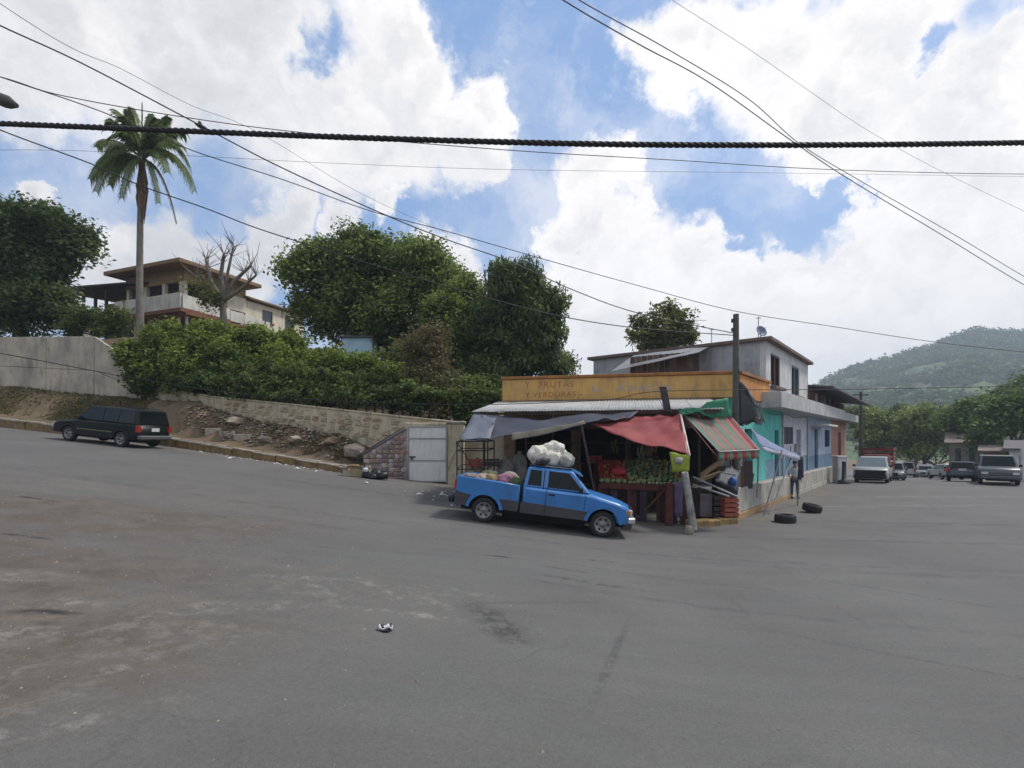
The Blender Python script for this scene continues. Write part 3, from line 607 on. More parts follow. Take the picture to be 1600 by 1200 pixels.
mb = MB(); q = [FA.p(.02, -.27, 3.9), FA.p(FW-.3, -.27, 3.9), FB.p(4.6, -.3, 3.9), FA.p(.02, -5.0, 3.9)]
mb.add(q+[v+Vector((0, 0, .15)) for v in q], [(0,1,2,3), (4,5,6,7), (0,1,5,4), (1,2,6,5), (2,3,7,6), (3,0,4,7)]); mb.build('roof_slab', mroof, root, world=True)
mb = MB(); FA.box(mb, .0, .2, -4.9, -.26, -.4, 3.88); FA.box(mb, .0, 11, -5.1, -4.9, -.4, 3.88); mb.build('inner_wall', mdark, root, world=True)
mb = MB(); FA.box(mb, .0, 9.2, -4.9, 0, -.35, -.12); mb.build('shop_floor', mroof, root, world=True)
def lettering(txt, u, z, size, m, parent, stretch=1.0, name='painted_lettering'):
    c = bpy.data.curves.new(name, 'FONT'); c.body = txt; c.size = size; c.extrude = .002; c.space_character = 1.15
    o = bpy.data.objects.new(name, c); COL.objects.link(o); o.parent = parent; c.materials.append(m)
    p = FA.p(u, .0535, z)-Vector(parent.location); o.location = p
    x = FA.d; zz = Vector((0, 0, 1)); y = FA.n
    mtx = Matrix((x, zz, y)).transposed().to_4x4(); o.rotation_euler = mtx.to_euler(); o.scale = (stretch, 1, 1)
    dg = bpy.context.evaluated_depsgraph_get(); me = bpy.data.meshes.new_from_object(o.evaluated_get(dg)); o2 = bpy.data.objects.new(name, me); COL.objects.link(o2); o2.parent = parent
    o2.location = o.location; o2.rotation_euler = o.rotation_euler; o2.scale = o.scale; bpy.data.objects.remove(o); return o2
mfr = mat('faded_red_letters', (.27,.05,.02), .9, .1, 9, c2=(.42,.20,.06)); mfb = mat('faded_blue_letters', (.24,.28,.33), .9, .1, 9, c2=(.44,.34,.18))
lettering('FRUTAS', 1.55, 4.66, .33, mfr, root, 1.15); lettering('Y', .95, 4.66, .33, mfr, root); lettering('Y VERDURAS -', .95, 4.25, .30, mfr, root, 1.12)
lettering('La', 3.75, 4.42, .40, mfb, root, 1.2); lettering('Abuelita', 4.75, 4.42, .50, mfb, root, 1.15)
# lean-to roof of separate grey sheets
msh = mat('grey_roof_sheet', (.42,.42,.40), .8, .12, 1.4, .2, 12, grime=.35)
root = thing('lean_to_roof', 'long shallow grey sheet lean-to roof below the ochre parapet', 'roof', (3, 20, 3.5))
u = -.2; i = 0
while u < 8.1:
    n_ = 8; w = .98; top = []; vs = []
    for k in range(n_*3+1):
        t_ = k/(n_*3); zz = .018*math.sin(t_*n_*2*math.pi); uu = u+t_*w
        vv = 3.2-.05*uu/8
        for (v_, z_) in ((0.06, 4.09), (vv, 3.50)):
            vs.append(FA.p(uu-.25*(v_/3.2) if uu < .5 else uu, v_, z_+zz+.006*(i % 2)))
    m_ = len(vs); vs += [v-Vector((0, 0, .022)) for v in vs]; fs = []
    for k in range(n_*3): a = 2*k; fs += [(a, a+2, a+3, a+1), (a+m_, a+1+m_, a+3+m_, a+2+m_), (a+1, a+3, a+3+m_, a+1+m_), (a, a+2, a+2+m_, a+m_)]
    fs += [(0, 1, 1+m_, m_), (m_-2, m_-1, 2*m_-1, 2*m_-2)]
    mb = MB(); mb.add(vs, fs, True); o = mb.build('roof_sheet', msh, root, world=True); u += .95; i += 1
mwood = mat('old_timber', (.10,.065,.045), .9, .35, 3, .3, 20); mwoodr = mat('dark_red_timber', (.11,.03,.022), .85, .35, 3, .3, 20)
mb = MB(); FA.box(mb, -.1, 8.3, 3.0, 3.1, 3.37, 3.45); FA.box(mb, -.1, 8.3, 1.5, 1.6, 3.68, 3.76); mb.build('purlin', mwood, root, world=True)
for u in (.0, 2.6, 5.2, 7.6):
    mb = MB(); mb.tube([FA.p(u, 3.05, -.4), FA.p(u, 3.05, 3.37)], .045, 6); mb.build('post', mwood, root, world=True)
# ---------- white two-storey house and the row along the side street
U0 = 4.62
root = thing('white_upper_house', 'two-storey house with whitewashed upper floor, two tall windows and a turquoise and white street front', 'house', tuple(FB.p(8, 0, .5)))
FWt = Fr(tuple(FB.p(U0, 0, 0))[:2], (-.771, .636), flip=-1)   # its left-facing front above the shop roof
mb = MB(); FB.wall(mb, U0, 14.7, 4.3, 7.0, .25, [(5.5, 7.35, 5.0, 6.55), (10.1, 12.1, 4.86, 6.5)]); mb.build('street_wall', mwhite, root, world=True)
mb = MB(); FWt.wall(mb, .252, 9.1, 3.9, 7.0, .25); mb.build('front_wall', mwhite_shade, root, world=True)
mb = MB(); FWt.box(mb, 0, 9.1, -10.1, -9.85, 3.9, 7.0); FWt.box(mb, 8.85, 9.1, -9.84, -.26, 3.9, 7.0); mb.build('back_wall', mwhite_shade, root, world=True)
mb = MB(); FB.box(mb, U0-.2, 14.9, -9.4, .28, 7.002, 7.16); mb.build('roof_slab', mat('brown_eave', (.17,.12,.10), .9, .2, 3), root, world=True, bevel=.01)
mred = mat('dark_red_window', (.08,.035,.03), .6, .2, 4); mglass = mat('dark_glass', (.02,.025,.03), .12, .1, 2, spec=.8); mgrn = mat('grey_green_shutter', (.12,.16,.17), .6, .15, 5)
for (a, b2, z0, z1, m_) in ((5.5, 7.35, 5.0, 6.55, mred), (10.1, 12.1, 4.86, 6.5, mgrn)):
    mb = MB(); FB.box(mb, a, b2, -.16, -.12, z0, z1); w = mb.build('window', mglass, root, world=True)
    for (p, q_, r_, s_) in ((a, a+.09, z0, z1), (b2-.09, b2, z0, z1), ((a+b2)/2-.05, (a+b2)/2+.05, z0+.091, z1-.091), (a+.091, b2-.091, z1-.09, z1), (a+.091, b2-.091, z0, z0+.09)):
        mb = MB(); FB.box(mb, p, q_, -.119, -.03, r_, s_); o = mb.build('window_frame', m_, w); o.data.transform(Matrix.Translation(-Vector(root.location)))
    mb = MB(); FB.box(mb, a-.15, b2+.15, .002, .28, z0-.14, z0-.01); mb.build('sill', mat('sill_dark', (.16,.11,.10), .9, .2, 3), root, world=True, bevel=.01)
mtq = MATS['turquoise_paint']; mdb = mat('blue_dado', (.16,.27,.38), .85, .15, 2, grime=.3); mwh2 = mat('pale_lilac_render', (.52,.53,.60), .9, .12, 1.3, .2, 12, grime=.3)
mbl = mat('pale_blue_render', (.36,.44,.56), .9, .14, 1.3, .2, 12, grime=.35); mco = mat('coral_render', (.43,.22,.17), .9, .15, 1.3, .2, 12, grime=.35)
mb = MB(); FB.wall(mb, U0, 7.6, 1.5, 3.85, .25, [(6.3, 7.15, .5, 2.9)]); mb.build('turquoise_wall', mtq, root, world=True)
mb = MB(); FB.wall(mb, 7.602, 14.7, 1.5, 3.85, .25, [(8.3, 10.4, 2.2, 3.1), (11.3, 12.6, .5, 3.0)]); mb.build('white_wall', mwh2, root, world=True)
mb = MB(); FB.wall(mb, U0, 14.7, .3, 1.498, .25, [(6.3, 7.15, .5, 2.9), (11.3, 12.6, .5, 3.0)]); mb.build('dado', mdb, root, world=True)
mb = MB(); FB.box(mb, 6.3, 7.15, -.2, -.14, .5, 2.9); mb.build('door', mat('navy_door', (.02,.035,.07), .6, .2, 3), root, world=True)
mb = MB(); FB.box(mb, 11.3, 12.6, -.2, -.14, .5, 3.0); mb.build('door', mat('lilac_door', (.22,.22,.30), .6, .2, 3), root, world=True)
mb = MB(); FB.box(mb, 8.3, 10.4, -.16, -.12, 2.2, 3.1); mb.build('window', mgrn, root, world=True)
mb = MB(); p = FB.p(9.1, .15, 2.1); mb.tube([p, p-Vector((0, 0, .5))], .02, 6); mb.box(p.x-.12, p.x+.12, p.y-.1, p.y+.1, p.z-.62, p.z-.45); mb.build('wall_lamp', MATS['dark_iron'], root, world=True)
mb = MB(); FB.box(mb, 3.4, 14.69, -.3, .9, 3.85, 4.55); mb.build('balcony_parapet', mat('balcony_render', (.46,.46,.45), .9, .14, 1.2, .2, 12, grime=.45), root, world=True, bevel=.015)
for uu in (7.7, 14.3):
    mb = MB(); mb.tube([FB.p(uu, .07, .6), FB.p(uu, .07, 3.8)], .045, 7); mb.build('downpipe', mat('pvc_grey', (.35,.35,.35), .6, .15, 3), root, world=True)
for uu in (10.75, 5.6):
    mb = MB(); FB.box(mb, uu, uu+.32, .002, .14, 1.75, 2.2); mb.build('meter_box', mat('meter_grey', (.26,.27,.28), .6, .15, 3), root, world=True)
mb = MB(); mb.tube([FB.p(uu, .02+.0, 3.7-.06*math.sin(uu*1.3)) for uu in [4.8+k*.7 for k in range(14)]], .015, 5); mb.build('facade_cable', MATS['dark_iron'], root, world=True)
for k in range(7): mb = MB(); FB.box(mb, 8.4+k*.31, 8.43+k*.31, .0, .03, 2.2, 3.1); mb.build('window_bar', MATS['dark_iron'], root, world=True)
root = thing('blue_row_house', 'pale blue ground-floor house with a dark-roofed upper room behind its balcony', 'house', tuple(FB.p(19, 0, .5)))
mb = MB(); FB.wall(mb, 14.72, 24, 1.4, 3.85, .25, [(17.0, 18.3, .5, 3.1), (21.0, 23.0, 1.9, 3.1)]); mb.build('wall', mbl, root, world=True)
mb = MB(); FB.wall(mb, 14.72, 24, .3, 1.398, .25, [(17.0, 18.3, .5, 3.1)]); mb.build('dado', mdb, root, world=True)
mb = MB(); FB.box(mb, 17.0, 18.3, -.2, -.14, .5, 3.1); mb.build('door', MATS['navy_door'], root, world=True)
mb = MB(); FB.box(mb, 21.0, 23.0, -.18, -.14, 1.9, 3.1); mb.build('window', mglass, root, world=True)
mb = MB(); FB.box(mb, 15.6, 19.4, .002, 1.0, 3.25, 3.38); mb.build('door_canopy', mwhite, root, world=True, bevel=.02)
for k in range(6): mb = MB(); FB.box(mb, 21.1+k*.35, 21.14+k*.35, .0, .03, 1.9, 3.1); mb.build('window_bar', MATS['dark_iron'], root, world=True)
mb = MB(); FB.box(mb, 14.71, 24, -.3, .9, 3.85, 4.55); mb.build('balcony_parapet', MATS['balcony_render'], root, world=True, bevel=.015)
mbrk = mat('dull_red_brick', (.16,.085,.07), .9, .3, 3, .3, 20, grime=.3)
mb = MB(); FB.wall(mb, 15.2, 24, 4.3, 5.7, .2, [(17.2, 19.0, 4.9, 5.5), (20.5, 22.5, 4.8, 5.5)]); FB.box(mb, 15.0, 15.2, -5, .0, 4.3, 5.7); mb.build('upper_wall', mbrk, root, world=True)
for (a, b2, m_) in ((17.2, 19.0, mat('pale_cloth_window', (.45,.45,.42), .8, .1, 3)), (20.5, 22.5, mat('teal_window', (.08,.20,.20), .6, .1, 3))):
    mb = MB(); FB.box(mb, a, b2, -.14, -.1, 4.8, 5.5); mb.build('window', m_, root, world=True)
mtin = mat('dark_tin_roof', (.10,.09,.095), .7, .25, 3, .3, 15)
mb = MB(); mb.hexa([FB.p(14.9, 1.3, 5.55), FB.p(31.2, 1.9, 5.2), FB.p(31.2, -5, 6.3), FB.p(14.9, -5, 6.3), FB.p(14.9, 1.3, 5.65), FB.p(31.2, 1.9, 5.3), FB.p(31.2, -5, 6.4), FB.p(14.9, -5, 6.4)]); mb.build('roof', mtin, root, world=True)
root = thing('coral_end_house', 'coral painted house at the far end of the terrace', 'house', tuple(FB.p(28, 0, .5)))
mb = MB(); FB.wall(mb, 24.02, 32.2, .3, 3.85, .25, [(27.5, 29.2, .5, 3.0)]); FB.box(mb, 31.95, 32.2, -5, -.26, .3, 3.85); mb.build('wall', mco, root, world=True)
mb = MB(); FB.box(mb, 27.5, 29.2, -.2, -.14, .5, 3.0); mb.build('door', mred, root, world=True)
mb = MB(); FB.box(mb, 24.01, 32.4, -5, .9, 3.852, 4.45); mb.build('balcony_parapet', MATS['balcony_render'], root, world=True, bevel=.015)
mb = MB(); FB.wall(mb, 25.0, 31, 4.452, 5.4, .2, [(26, 28, 4.7, 5.2)]); FB.box(mb, 30.8, 31.0, -4, -.2, 4.452, 5.4); mb.build('upper_wall', mbrk, root, world=True)
for nm in ('turquoise_paint', 'pale_blue_render', 'coral_render', 'pale_lilac_render', 'blue_dado', 'white_render'):
    mixnoise(MATS[nm], 1.7, .60, .66, (.40,.38,.34)); mixnoise(MATS[nm], .8, .58, .7, tuple(v*.7 for v in MATS[nm].node_tree.nodes['Mix'].inputs[6].default_value[:3]))
# rooftop board shed with a tin roof
root = thing('rooftop_board_shed', 'brown board shed with a pale tin roof on top of the fruit shop', 'shed', (5.5, 24.6, 4.1))
bl, br_ = P(985, 583, 24.6), P(1093, 583, 24.4); nb = 12
for i in range(nb):
    a = bl.lerp(br_, i/nb); b2 = bl.lerp(br_, (i+.93)/nb); zt = 6.42+.25*i/nb
    mb = MB(); mb.hexa([(a.x, a.y, 4.06), (b2.x, b2.y, 4.06), (b2.x, b2.y+.04, 4.06), (a.x, a.y+.04, 4.06), (a.x, a.y, zt), (b2.x, b2.y, zt), (b2.x, b2.y+.04, zt), (a.x, a.y+.04, zt)])
    mb.build('plank', mat('shed_plank_%d' % (i % 3), [(.11,.065,.045), (.14,.085,.06), (.085,.055,.05)][i % 3], .9, .3, 3), root, world=True)
mtp = mat('pale_tin', (.27,.265,.26), .5, .15, 3, .2, 12, metal=.3, grime=.3)
e = [P(955, 581, 24.2), P(1092, 551, 23.6), P(1110, 541, 25.3), P(990, 556, 26.0)]
for i in range(5):
    s0, s1 = i/5, (i+.98)/5; q = [e[0].lerp(e[1], s0), e[0].lerp(e[1], s1), e[3].lerp(e[2], s1), e[3].lerp(e[2], s0)]
    z_ = Vector((0, 0, .012*(i % 2))); mb = MB(); mb.hexa([v+z_ for v in q]+[v+z_+Vector((0, 0, .03)) for v in q]); mb.build('roof_sheet', mtp, root, world=True)
# dish + antennas
root = thing('satellite_dish', 'blue grey satellite dish on the corner of the white house roof', 'satellite dish', tuple(P(1188, 527, 23.9)))
mb = MB(); c = P(1190, 517, 23.9); prof = [(0, .08), (.12, .065), (.22, .03), (.28, 0), (.27, -.01), (.21, .02), (.1, .055), (0, .07)]
mb.lathe(prof, 'y', (0, 0, 0), 20); o = mb.build('reflector', mat('dish_blue', (.16,.20,.29), .6, .15, 5), root); o.location = c-Vector(root.location); o.rotation_euler = (R(-20), 0, R(15))
mb = MB(); mb.tube([P(1188, 529, 23.9), c], .025, 6); mb.tube([c, c+Vector((.05, -.35, .1))], .012, 5); mb.build('mast', mat('galv_pole', (.3,.3,.31), .5, .15, 4, metal=.4), root, world=True)
for (px, y0, y1, Y, lb) in ((1185, 528, 495, 24.3, 'thin antenna mast standing beside the satellite dish'), (1112, 539, 513, 26.2, 'small television antenna with a cross bar left of the utility pole')):
    root = thing('antenna', lb, 'antenna', tuple(P(px, y0, Y)))
    mb = MB(); mb.tube([P(px, y0, Y), P(px, y1, Y)], .02, 6); mb.build('mast', MATS['galv_pole'], root, world=True)
    mb = MB(); q = P(px, y1+2, Y); mb.tube([q-Vector((.14, 0, 0)), q+Vector((.14, .05, 0))], .015, 5); mb.tube([q-Vector((0, .2, 0)), q+Vector((0, .2, .04))], .012, 5); mb.build('cross_bar', MATS['galv_pole'], root, world=True)
# ---------------------------------------------------------------- hillside house
d1 = Vector((-.928, .373, 0)); d2 = Vector((.373, .928, 0)); Cn = Vector((-27.3, 42, 0))
FL = Fr(tuple(Cn+d1*1.3+d2*1.3)[:2], tuple(d1)[:2], flip=-1); FR_ = Fr(tuple(Cn+d1*1.3+d2*1.3)[:2], tuple(d2)[:2], flip=1)
root = thing('hillside_villa', 'cream hillside house with broad brown flat roof and white balcony above shrubs', 'house', (-30, 46, 11))
mcream = mat('cream_render', (.62,.57,.44), .9, .12, 1.0, .2, 10, grime=.3); mbrn = mat('brown_soffit', (.21,.125,.055), .85, .25, 1.5, .2, 10, c2=(.15,.10,.05)); mocr = mat('ochre_band', (.30,.21,.10), .9, .2, 1.5)
mvw = mat('balcony_white', (.60,.58,.53), .9, .12, 1.2, .2, 10, grime=.35); mrb = mat('red_brown_slab', (.20,.085,.045), .9, .25, 1.5)
q = [Cn, Cn+d1*9.9, Cn+d1*9.9+d2*8.2, Cn+d2*8.2]
mb = MB(); mb.hexa([v+Vector((0, 0, 17.05)) for v in q]+[v+Vector((0, 0, 17.38)) for v in q]); mb.build('roof', mbrn, root, world=True, bevel=.03)
mb = MB(); FL.box(mb, 0.002, 7.6, -.25, 0, 15.95, 17.04); FR_.box(mb, 0.0, 6.2, -.25, 0, 15.95, 17.04); mb.build('beam_band', mocr, root, world=True)
mb = MB()
for u in (.0, 2.4, 4.8, 7.2): FL.box(mb, u if u else .26, u+.35 if u else .6, -.3, -.01, 14.6, 15.95)
FR_.box(mb, 0, .35, -.35, -.0, 14.6, 15.95); FR_.box(mb, 4.2, 6.2, -.3, -.0, 14.6, 15.95); mb.build('column', mcream, root, world=True)
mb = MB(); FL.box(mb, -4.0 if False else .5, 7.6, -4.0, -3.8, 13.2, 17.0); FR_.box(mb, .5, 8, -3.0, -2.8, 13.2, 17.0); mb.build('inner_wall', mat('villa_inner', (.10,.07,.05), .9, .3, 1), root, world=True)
for i in range(6):
    mb = MB(); FL.box(mb, -.55+i*1.45, -.55+i*1.45+1.43, .55, .7, 13.45, 14.75); mb.build('balcony_panel', mvw, root, world=True, bevel=.02)
for i in range(6):
    mb = MB(); FR_.box(mb, -.55+i*1.5, -.55+i*1.5+1.48, .55, .7, 13.45-.05*i, 14.6-.1*i); mb.build('balcony_panel', mvw, root, world=True, bevel=.02)
mb = MB(); FL.box(mb, -.7, 8.2, -4, .75, 13.15, 13.44); mb.build('balcony_slab', mrb, root, world=True); 
mb = MB(); FR_.box(mb, -.4, 8.6, -4, .85, 12.95, 13.148); mb.build('balcony_slab', mrb, root, world=True)
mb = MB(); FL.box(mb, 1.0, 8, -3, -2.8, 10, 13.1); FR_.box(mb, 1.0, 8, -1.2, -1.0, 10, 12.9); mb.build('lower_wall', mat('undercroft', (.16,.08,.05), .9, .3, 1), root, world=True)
mb = MB()
for i in range(8): FL.box(mb, -.3+i*.95, -.18+i*.95, -.2, .0, 10, 13.1)
mb.build('railing_post', mvw, root, world=True)
# right wing
o_ = FR_.p(6.4, -.3, 0); FQ = Fr(tuple(o_)[:2], tuple(d2)[:2], 1)
mb = MB(); FQ.wall(mb, 0, 7.6, 11.5, 15.95, .25, [(2.0, 3.3, 14.3, 15.5), (4.9, 6.2, 14.1, 15.3)]); FL2 = None; mb.build('wing_wall', mcream, root, world=True)
for (a, z0) in ((2.0, 14.3), (4.9, 14.1)):
    mb = MB(); FQ.box(mb, a, a+1.3, -.2, -.12, z0, z0+1.2); w = mb.build('window', mglass, root, world=True)
    mb = MB(); FQ.box(mb, a-.1, a+1.4, .0, .18, z0-.15, z0); mb.build('sill', mrb, root, world=True)
mb = MB(); FQ.box(mb, 7.35, 7.6, -6, -.26, 11.5, 15.95); mb.build('wing_end', mcream, root, world=True)
mb = MB(); mb.hexa([FQ.p(-.3, .5, 16.1), FQ.p(8.2, .5, 16.0), FQ.p(8.2, -6, 16.3), FQ.p(-.3, -6, 16.3), FQ.p(-.3, .5, 16.25), FQ.p(8.2, .5, 16.15), FQ.p(8.2, -6, 16.5), FQ.p(-.3, -6, 16.5)]); mb.build('wing_roof', mbrn, root, world=True)
# left open wing
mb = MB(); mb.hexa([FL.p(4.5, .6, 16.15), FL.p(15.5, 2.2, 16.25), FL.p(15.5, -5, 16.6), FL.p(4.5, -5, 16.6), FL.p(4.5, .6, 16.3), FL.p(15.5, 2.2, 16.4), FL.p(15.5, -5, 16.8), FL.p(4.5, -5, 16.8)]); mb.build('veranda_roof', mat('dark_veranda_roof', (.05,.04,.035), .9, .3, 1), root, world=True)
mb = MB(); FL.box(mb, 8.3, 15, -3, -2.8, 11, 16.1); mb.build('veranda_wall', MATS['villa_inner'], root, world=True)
for u in (9.6, 11.2, 13.0, 15.0):
    mb = MB(); FL.box(mb, u, u+.22, 0.3, .5, 11.5, 16.2); mb.build('veranda_post', mat('dark_post', (.06,.045,.04), .9, .2, 1), root, world=True)
mb = MB(); FL.box(mb, 8.3, 15.4, .3, .45, 12.0, 13.6); mb.build('veranda_parapet', mat('dull_parapet', (.30,.29,.25), .9, .2, 1, grime=.4), root, world=True)
root = thing('water_tank', 'pale round water tank beside the villa veranda at the tree', 'water tank', tuple(P(124, 490, 38)))
mb = MB(); c = P(124, 490, 38); mb.lathe([(.01, 0), (.55, 0), (.58, .1), (.58, .55), (.45, .78), (.18, .88), (.17, .95), (.01, .96)], 'z', tuple(c), 20); mb.build('tank', mat('tank_white', (.55,.56,.58), .5, .1, 3), root, world=True)
mb = MB(); mb.box(c.x-.5, c.x+.5, c.y-.4, c.y+.4, c.z-2.2, c.z-.005); mb.build('plinth', MATS['dull_parapet'], root, world=True)
root = thing('pale_blue_shed', 'pale blue shed glimpsed through the gap between the big trees', 'shed', tuple(P(558, 545, 36)))
c = P(558, 545, 34.3); mb = MB(); mb.box(c.x-1.0, c.x+1.0, c.y, c.y+1.5, c.z-3, c.z+.75); mb.build('wall', mat('cyan_wall', (.45,.62,.72), .8, .1, 1), root, world=True)
mb = MB(); mb.box(c.x-1.2, c.x+1.2, c.y-.2, c.y+1.7, c.z+.752, c.z+.86); mb.build('roof', mtin, root, world=True)
# ---------------------------------------------------------------- tarps and awnings
mtb = mat('dark_blue_tarp', (.028,.030,.042), .65, .3, 1.2, .3, 8, c2=(.045,.052,.075)); mtr = mat('red_tarp', (.44,.10,.095), .7, .2, 1.2, .5, 8, grime=.3, c2=(.33,.06,.065), trans=.35)
mtan = mat('tan_tarp_hem', (.30,.26,.20), .8, .2, 2); mtg = mat('green_tarp', (.05,.30,.17), .6, .25, 1.5, .3, 8, c2=(.04,.22,.12), trans=.3)
mbk = mat('black_net', (.012,.018,.02), .85, .3, 3); 
root = thing('blue_black_tarp', 'sagging dark blue-black tarp slung from the lean-to roof behind the pickup', 'tarp', (2, 17.5, 3))
eL, eM = FA.p(-.35, 3.22, 3.42), FA.p(5.6, 3.2, 3.44)
cloth('tarp_sheet', patch(eL, eM, P(930, 657, 16.2), P(722, 686, 16.4), 34, 14, .26, .05, 3), mtb, root)
cloth('light_corner', patch(eL+Vector((-.02, -.03, .0)), P(775, 652, 18.0), P(765, 687, 16.37), P(717, 686, 16.35), 6, 8, .05, .03, 5), mat('grey_tarp', (.13,.145,.18), .6, .25, 1.5, .3, 8), root)
cloth('hem', patch(P(800, 676, 16.3), P(912, 657, 16.1), P(915, 662, 16.1), P(800, 688, 16.3), 14, 3, .06, .01, 9), mtan, root)
root = thing('red_tarp', 'faded red tarp awning stretched over the fruit counter', 'tarp', (5.5, 16.5, 3))
cloth('tarp_sheet', patch(P(985, 648, 17.8), P(1064, 645, 17.4), P(1077, 710, 15.3), P(918, 661, 16.6), 26, 16, .14, .034, 11), mtr, root)
cloth('pale_hem', patch(P(1062, 646, 17.39), P(1065, 646, 17.39), P(1079, 711, 15.28), P(1074, 711, 15.28), 2, 10, .0, .01, 11), mat('white_binding', (.6,.5,.48), .7, .15, 5), root)
root = thing('yellow_green_banner', 'fluorescent yellow-green cloth with a grey square hanging under the corner of the red tarp', 'banner', tuple(P(1062, 722, 15.3)))
cloth('cloth', patch(P(1046, 706, 15.32), P(1078, 712, 15.3), P(1077, 736, 15.3), P(1051, 738, 15.32), 5, 5, .0, .01, 2), mat('fluo_yellow', (.36,.42,.05), .7, .15, 5, trans=.2), root)
cloth('grey_square', patch(P(1055, 714, 15.26), P(1067, 715, 15.26), P(1067, 725, 15.26), P(1055, 724, 15.26), 2, 2, 0, 0, 2), mat('grey_print', (.35,.36,.33), .8, .2, 5), root)
for (rt, a, Ya, b2, Yb) in ((bpy.data.objects['red_tarp'], (918, 661), 16.6, (935, 655), 18.0), (bpy.data.objects['red_tarp'], (1077, 710), 15.3, (1072, 745), 15.4), (bpy.data.objects['blue_black_tarp'], (720, 686), 16.38, (700, 735), 17.5)):
    mb = MB(); mb.tube([P(*a, Ya), P(*b2, Yb)], .008, 5); mb.build('rope', mwood, rt, world=True)
# striped awning
root = thing('striped_awning', 'green and pink striped awning with a scalloped valance beside the red tarp', 'awning', (7, 16.5, 3))
ta, tb_, tc_, td = P(1069, 648, 17.6), P(1143, 652, 17.9), P(1186, 703, 16.0), P(1124, 706, 15.2)
mag = mat('awning_green', (.13,.23,.16), .8, .2, 2, c2=(.19,.24,.18), trans=.25); map_ = mat('awning_pink', (.36,.17,.15), .8, .2, 2, c2=(.30,.17,.15), trans=.25); mard = mat('awning_red', (.34,.05,.05), .8, .2, 3, trans=.2)
NS = 9
for i in range(NS):
    s0, s1 = i/NS, (i+1)/NS
    g_ = patch(ta.lerp(tb_, s0), ta.lerp(tb_, s1), td.lerp(tc_, s1), td.lerp(tc_, s0), 3, 8, .03, .0, 4)
    for r_ in g_:
        for j, v in enumerate(r_): v.z += .02*math.sin((s0+(s1-s0)*j/3)*14)
    m_ = mard if i == NS-1 else (mag if i % 2 == 0 else map_)
    cloth('stripe', g_, m_, root, th=.01)
    a, b2 = td.lerp(tc_, s0), td.lerp(tc_, s1); d_ = Vector((0, 0, -.22)); gg = []
    for rr_ in range(4):
        gg.append([a.lerp(b2, k/4)+Vector((0, -.01*rr_, 0))+d_*(rr_/3)*(1 if rr_ < 3 else 1+.28*math.sin(math.pi*k/4)) for k in range(5)])
    cloth('valance_scallop', gg, mard if i % 2 else mag, root, th=.008)
cloth('side_flap', patch(P(1068, 649, 17.6), P(1069, 650, 17.5), P(1124, 716, 15.2), P(1112, 704, 15.4), 2, 8, .0, .02, 6), mat('dull_pink', (.30,.10,.11), .8, .2, 3), root)
mgal = MATS['galv_pole']
mb = MB(); mb.tube([td, tc_], .025, 6); mb.tube([ta, td], .02, 6); mb.tube([tb_, tc_], .02, 6); mb.build('awning_frame', mgal, root, world=True)
mb = MB(); mb.tube([tc_, Vector((tc_.x+.1, tc_.y+.35, .6))], .025, 6); mb.build('awning_post', mgal, root, world=True)
root = thing('green_tarp', 'crumpled green tarp tied up against the utility pole above the striped awning', 'tarp', tuple(P(1100, 635, 17.5)))
cloth('tarp_sheet', patch(P(1060, 641, 17.2), P(1138, 621, 17.5), P(1143, 651, 17.5), P(1062, 644, 17.2), 14, 8, .05, .05, 21), mtg, root)
root = thing('black_net', 'black netting with torn pale rags hanging right of the utility pole', 'netting', tuple(P(1172, 630, 18.2)))
cloth('net_sheet', patch(P(1156, 597, 17.9), P(1166, 606, 18.2), P(1193, 660, 18.8), P(1156, 664, 17.9), 10, 10, .0, .06, 22), mbk, root)
mrag = mat('pale_rag', (.42,.40,.42), .85, .25, 4)
for k, (a, b2, c, d) in enumerate((((1158, 598), (1163, 600), (1186, 634), (1178, 634)), ((1178, 630), (1188, 632), (1196, 662), (1190, 655)), ((1181, 652), (1190, 654), (1190, 664), (1180, 663)))):
    cloth('rag', patch(P(*a, 18.0), P(*b2, 18.0), P(*c, 18.6), P(*d, 18.6), 5, 6, .0, .03, 30+k), mrag, root)
# pale blue side awning with poles
root = thing('blue_strip_awning', 'narrow pale blue and white awning strip on thin poles along the terrace wall', 'awning', (11, 19, 2.5))
cloth('awning_sheet', patch(P(1172, 668, 18.6), P(1200, 688, 20.5), P(1251, 713, 20.6), P(1190, 698, 18.2), 8, 6, .04, .02, 8), mat('pale_blue_cloth', (.22,.26,.42), .7, .15, 3, trans=.2), root)
cloth('white_fringe', patch(P(1190, 698, 18.2), P(1250, 713, 20.55), P(1249, 720, 20.55), P(1192, 703, 18.2), 10, 3, .0, .015, 8), mat('white_cloth', (.38,.39,.47), .7, .15, 3), root)
for (a, b2, Ya, Yb) in (((1222, 703), (1193, 797), 19.0, 18.6), ((1237, 712), (1203, 794), 20.3, 19.0), ((1250, 713), (1246, 770), 20.6, 21.6)):
    mb = MB(); p0, p1 = P(*a, Ya), P(*b2, Yb); p1.z = H(p1.x, p1.y)-.02; mb.tube([p0, p1], .028, 6); mb.build('pole', mgal, root, world=True)
root = thing('folded_dark_cloth', 'dark folded cloth hanging from the outer pole of the pale blue awning', 'cloth', tuple(P(1253, 740, 20.9)))
g_ = patch(P(1249, 714, 20.6), P(1255, 714, 20.7), P(1256, 746, 20.8), P(1247, 750, 20.7), 4, 8, 0, .03, 12); cloth('cloth', g_, mat('navy_cloth', (.02,.025,.04), .85, .2, 4), root, th=.03)
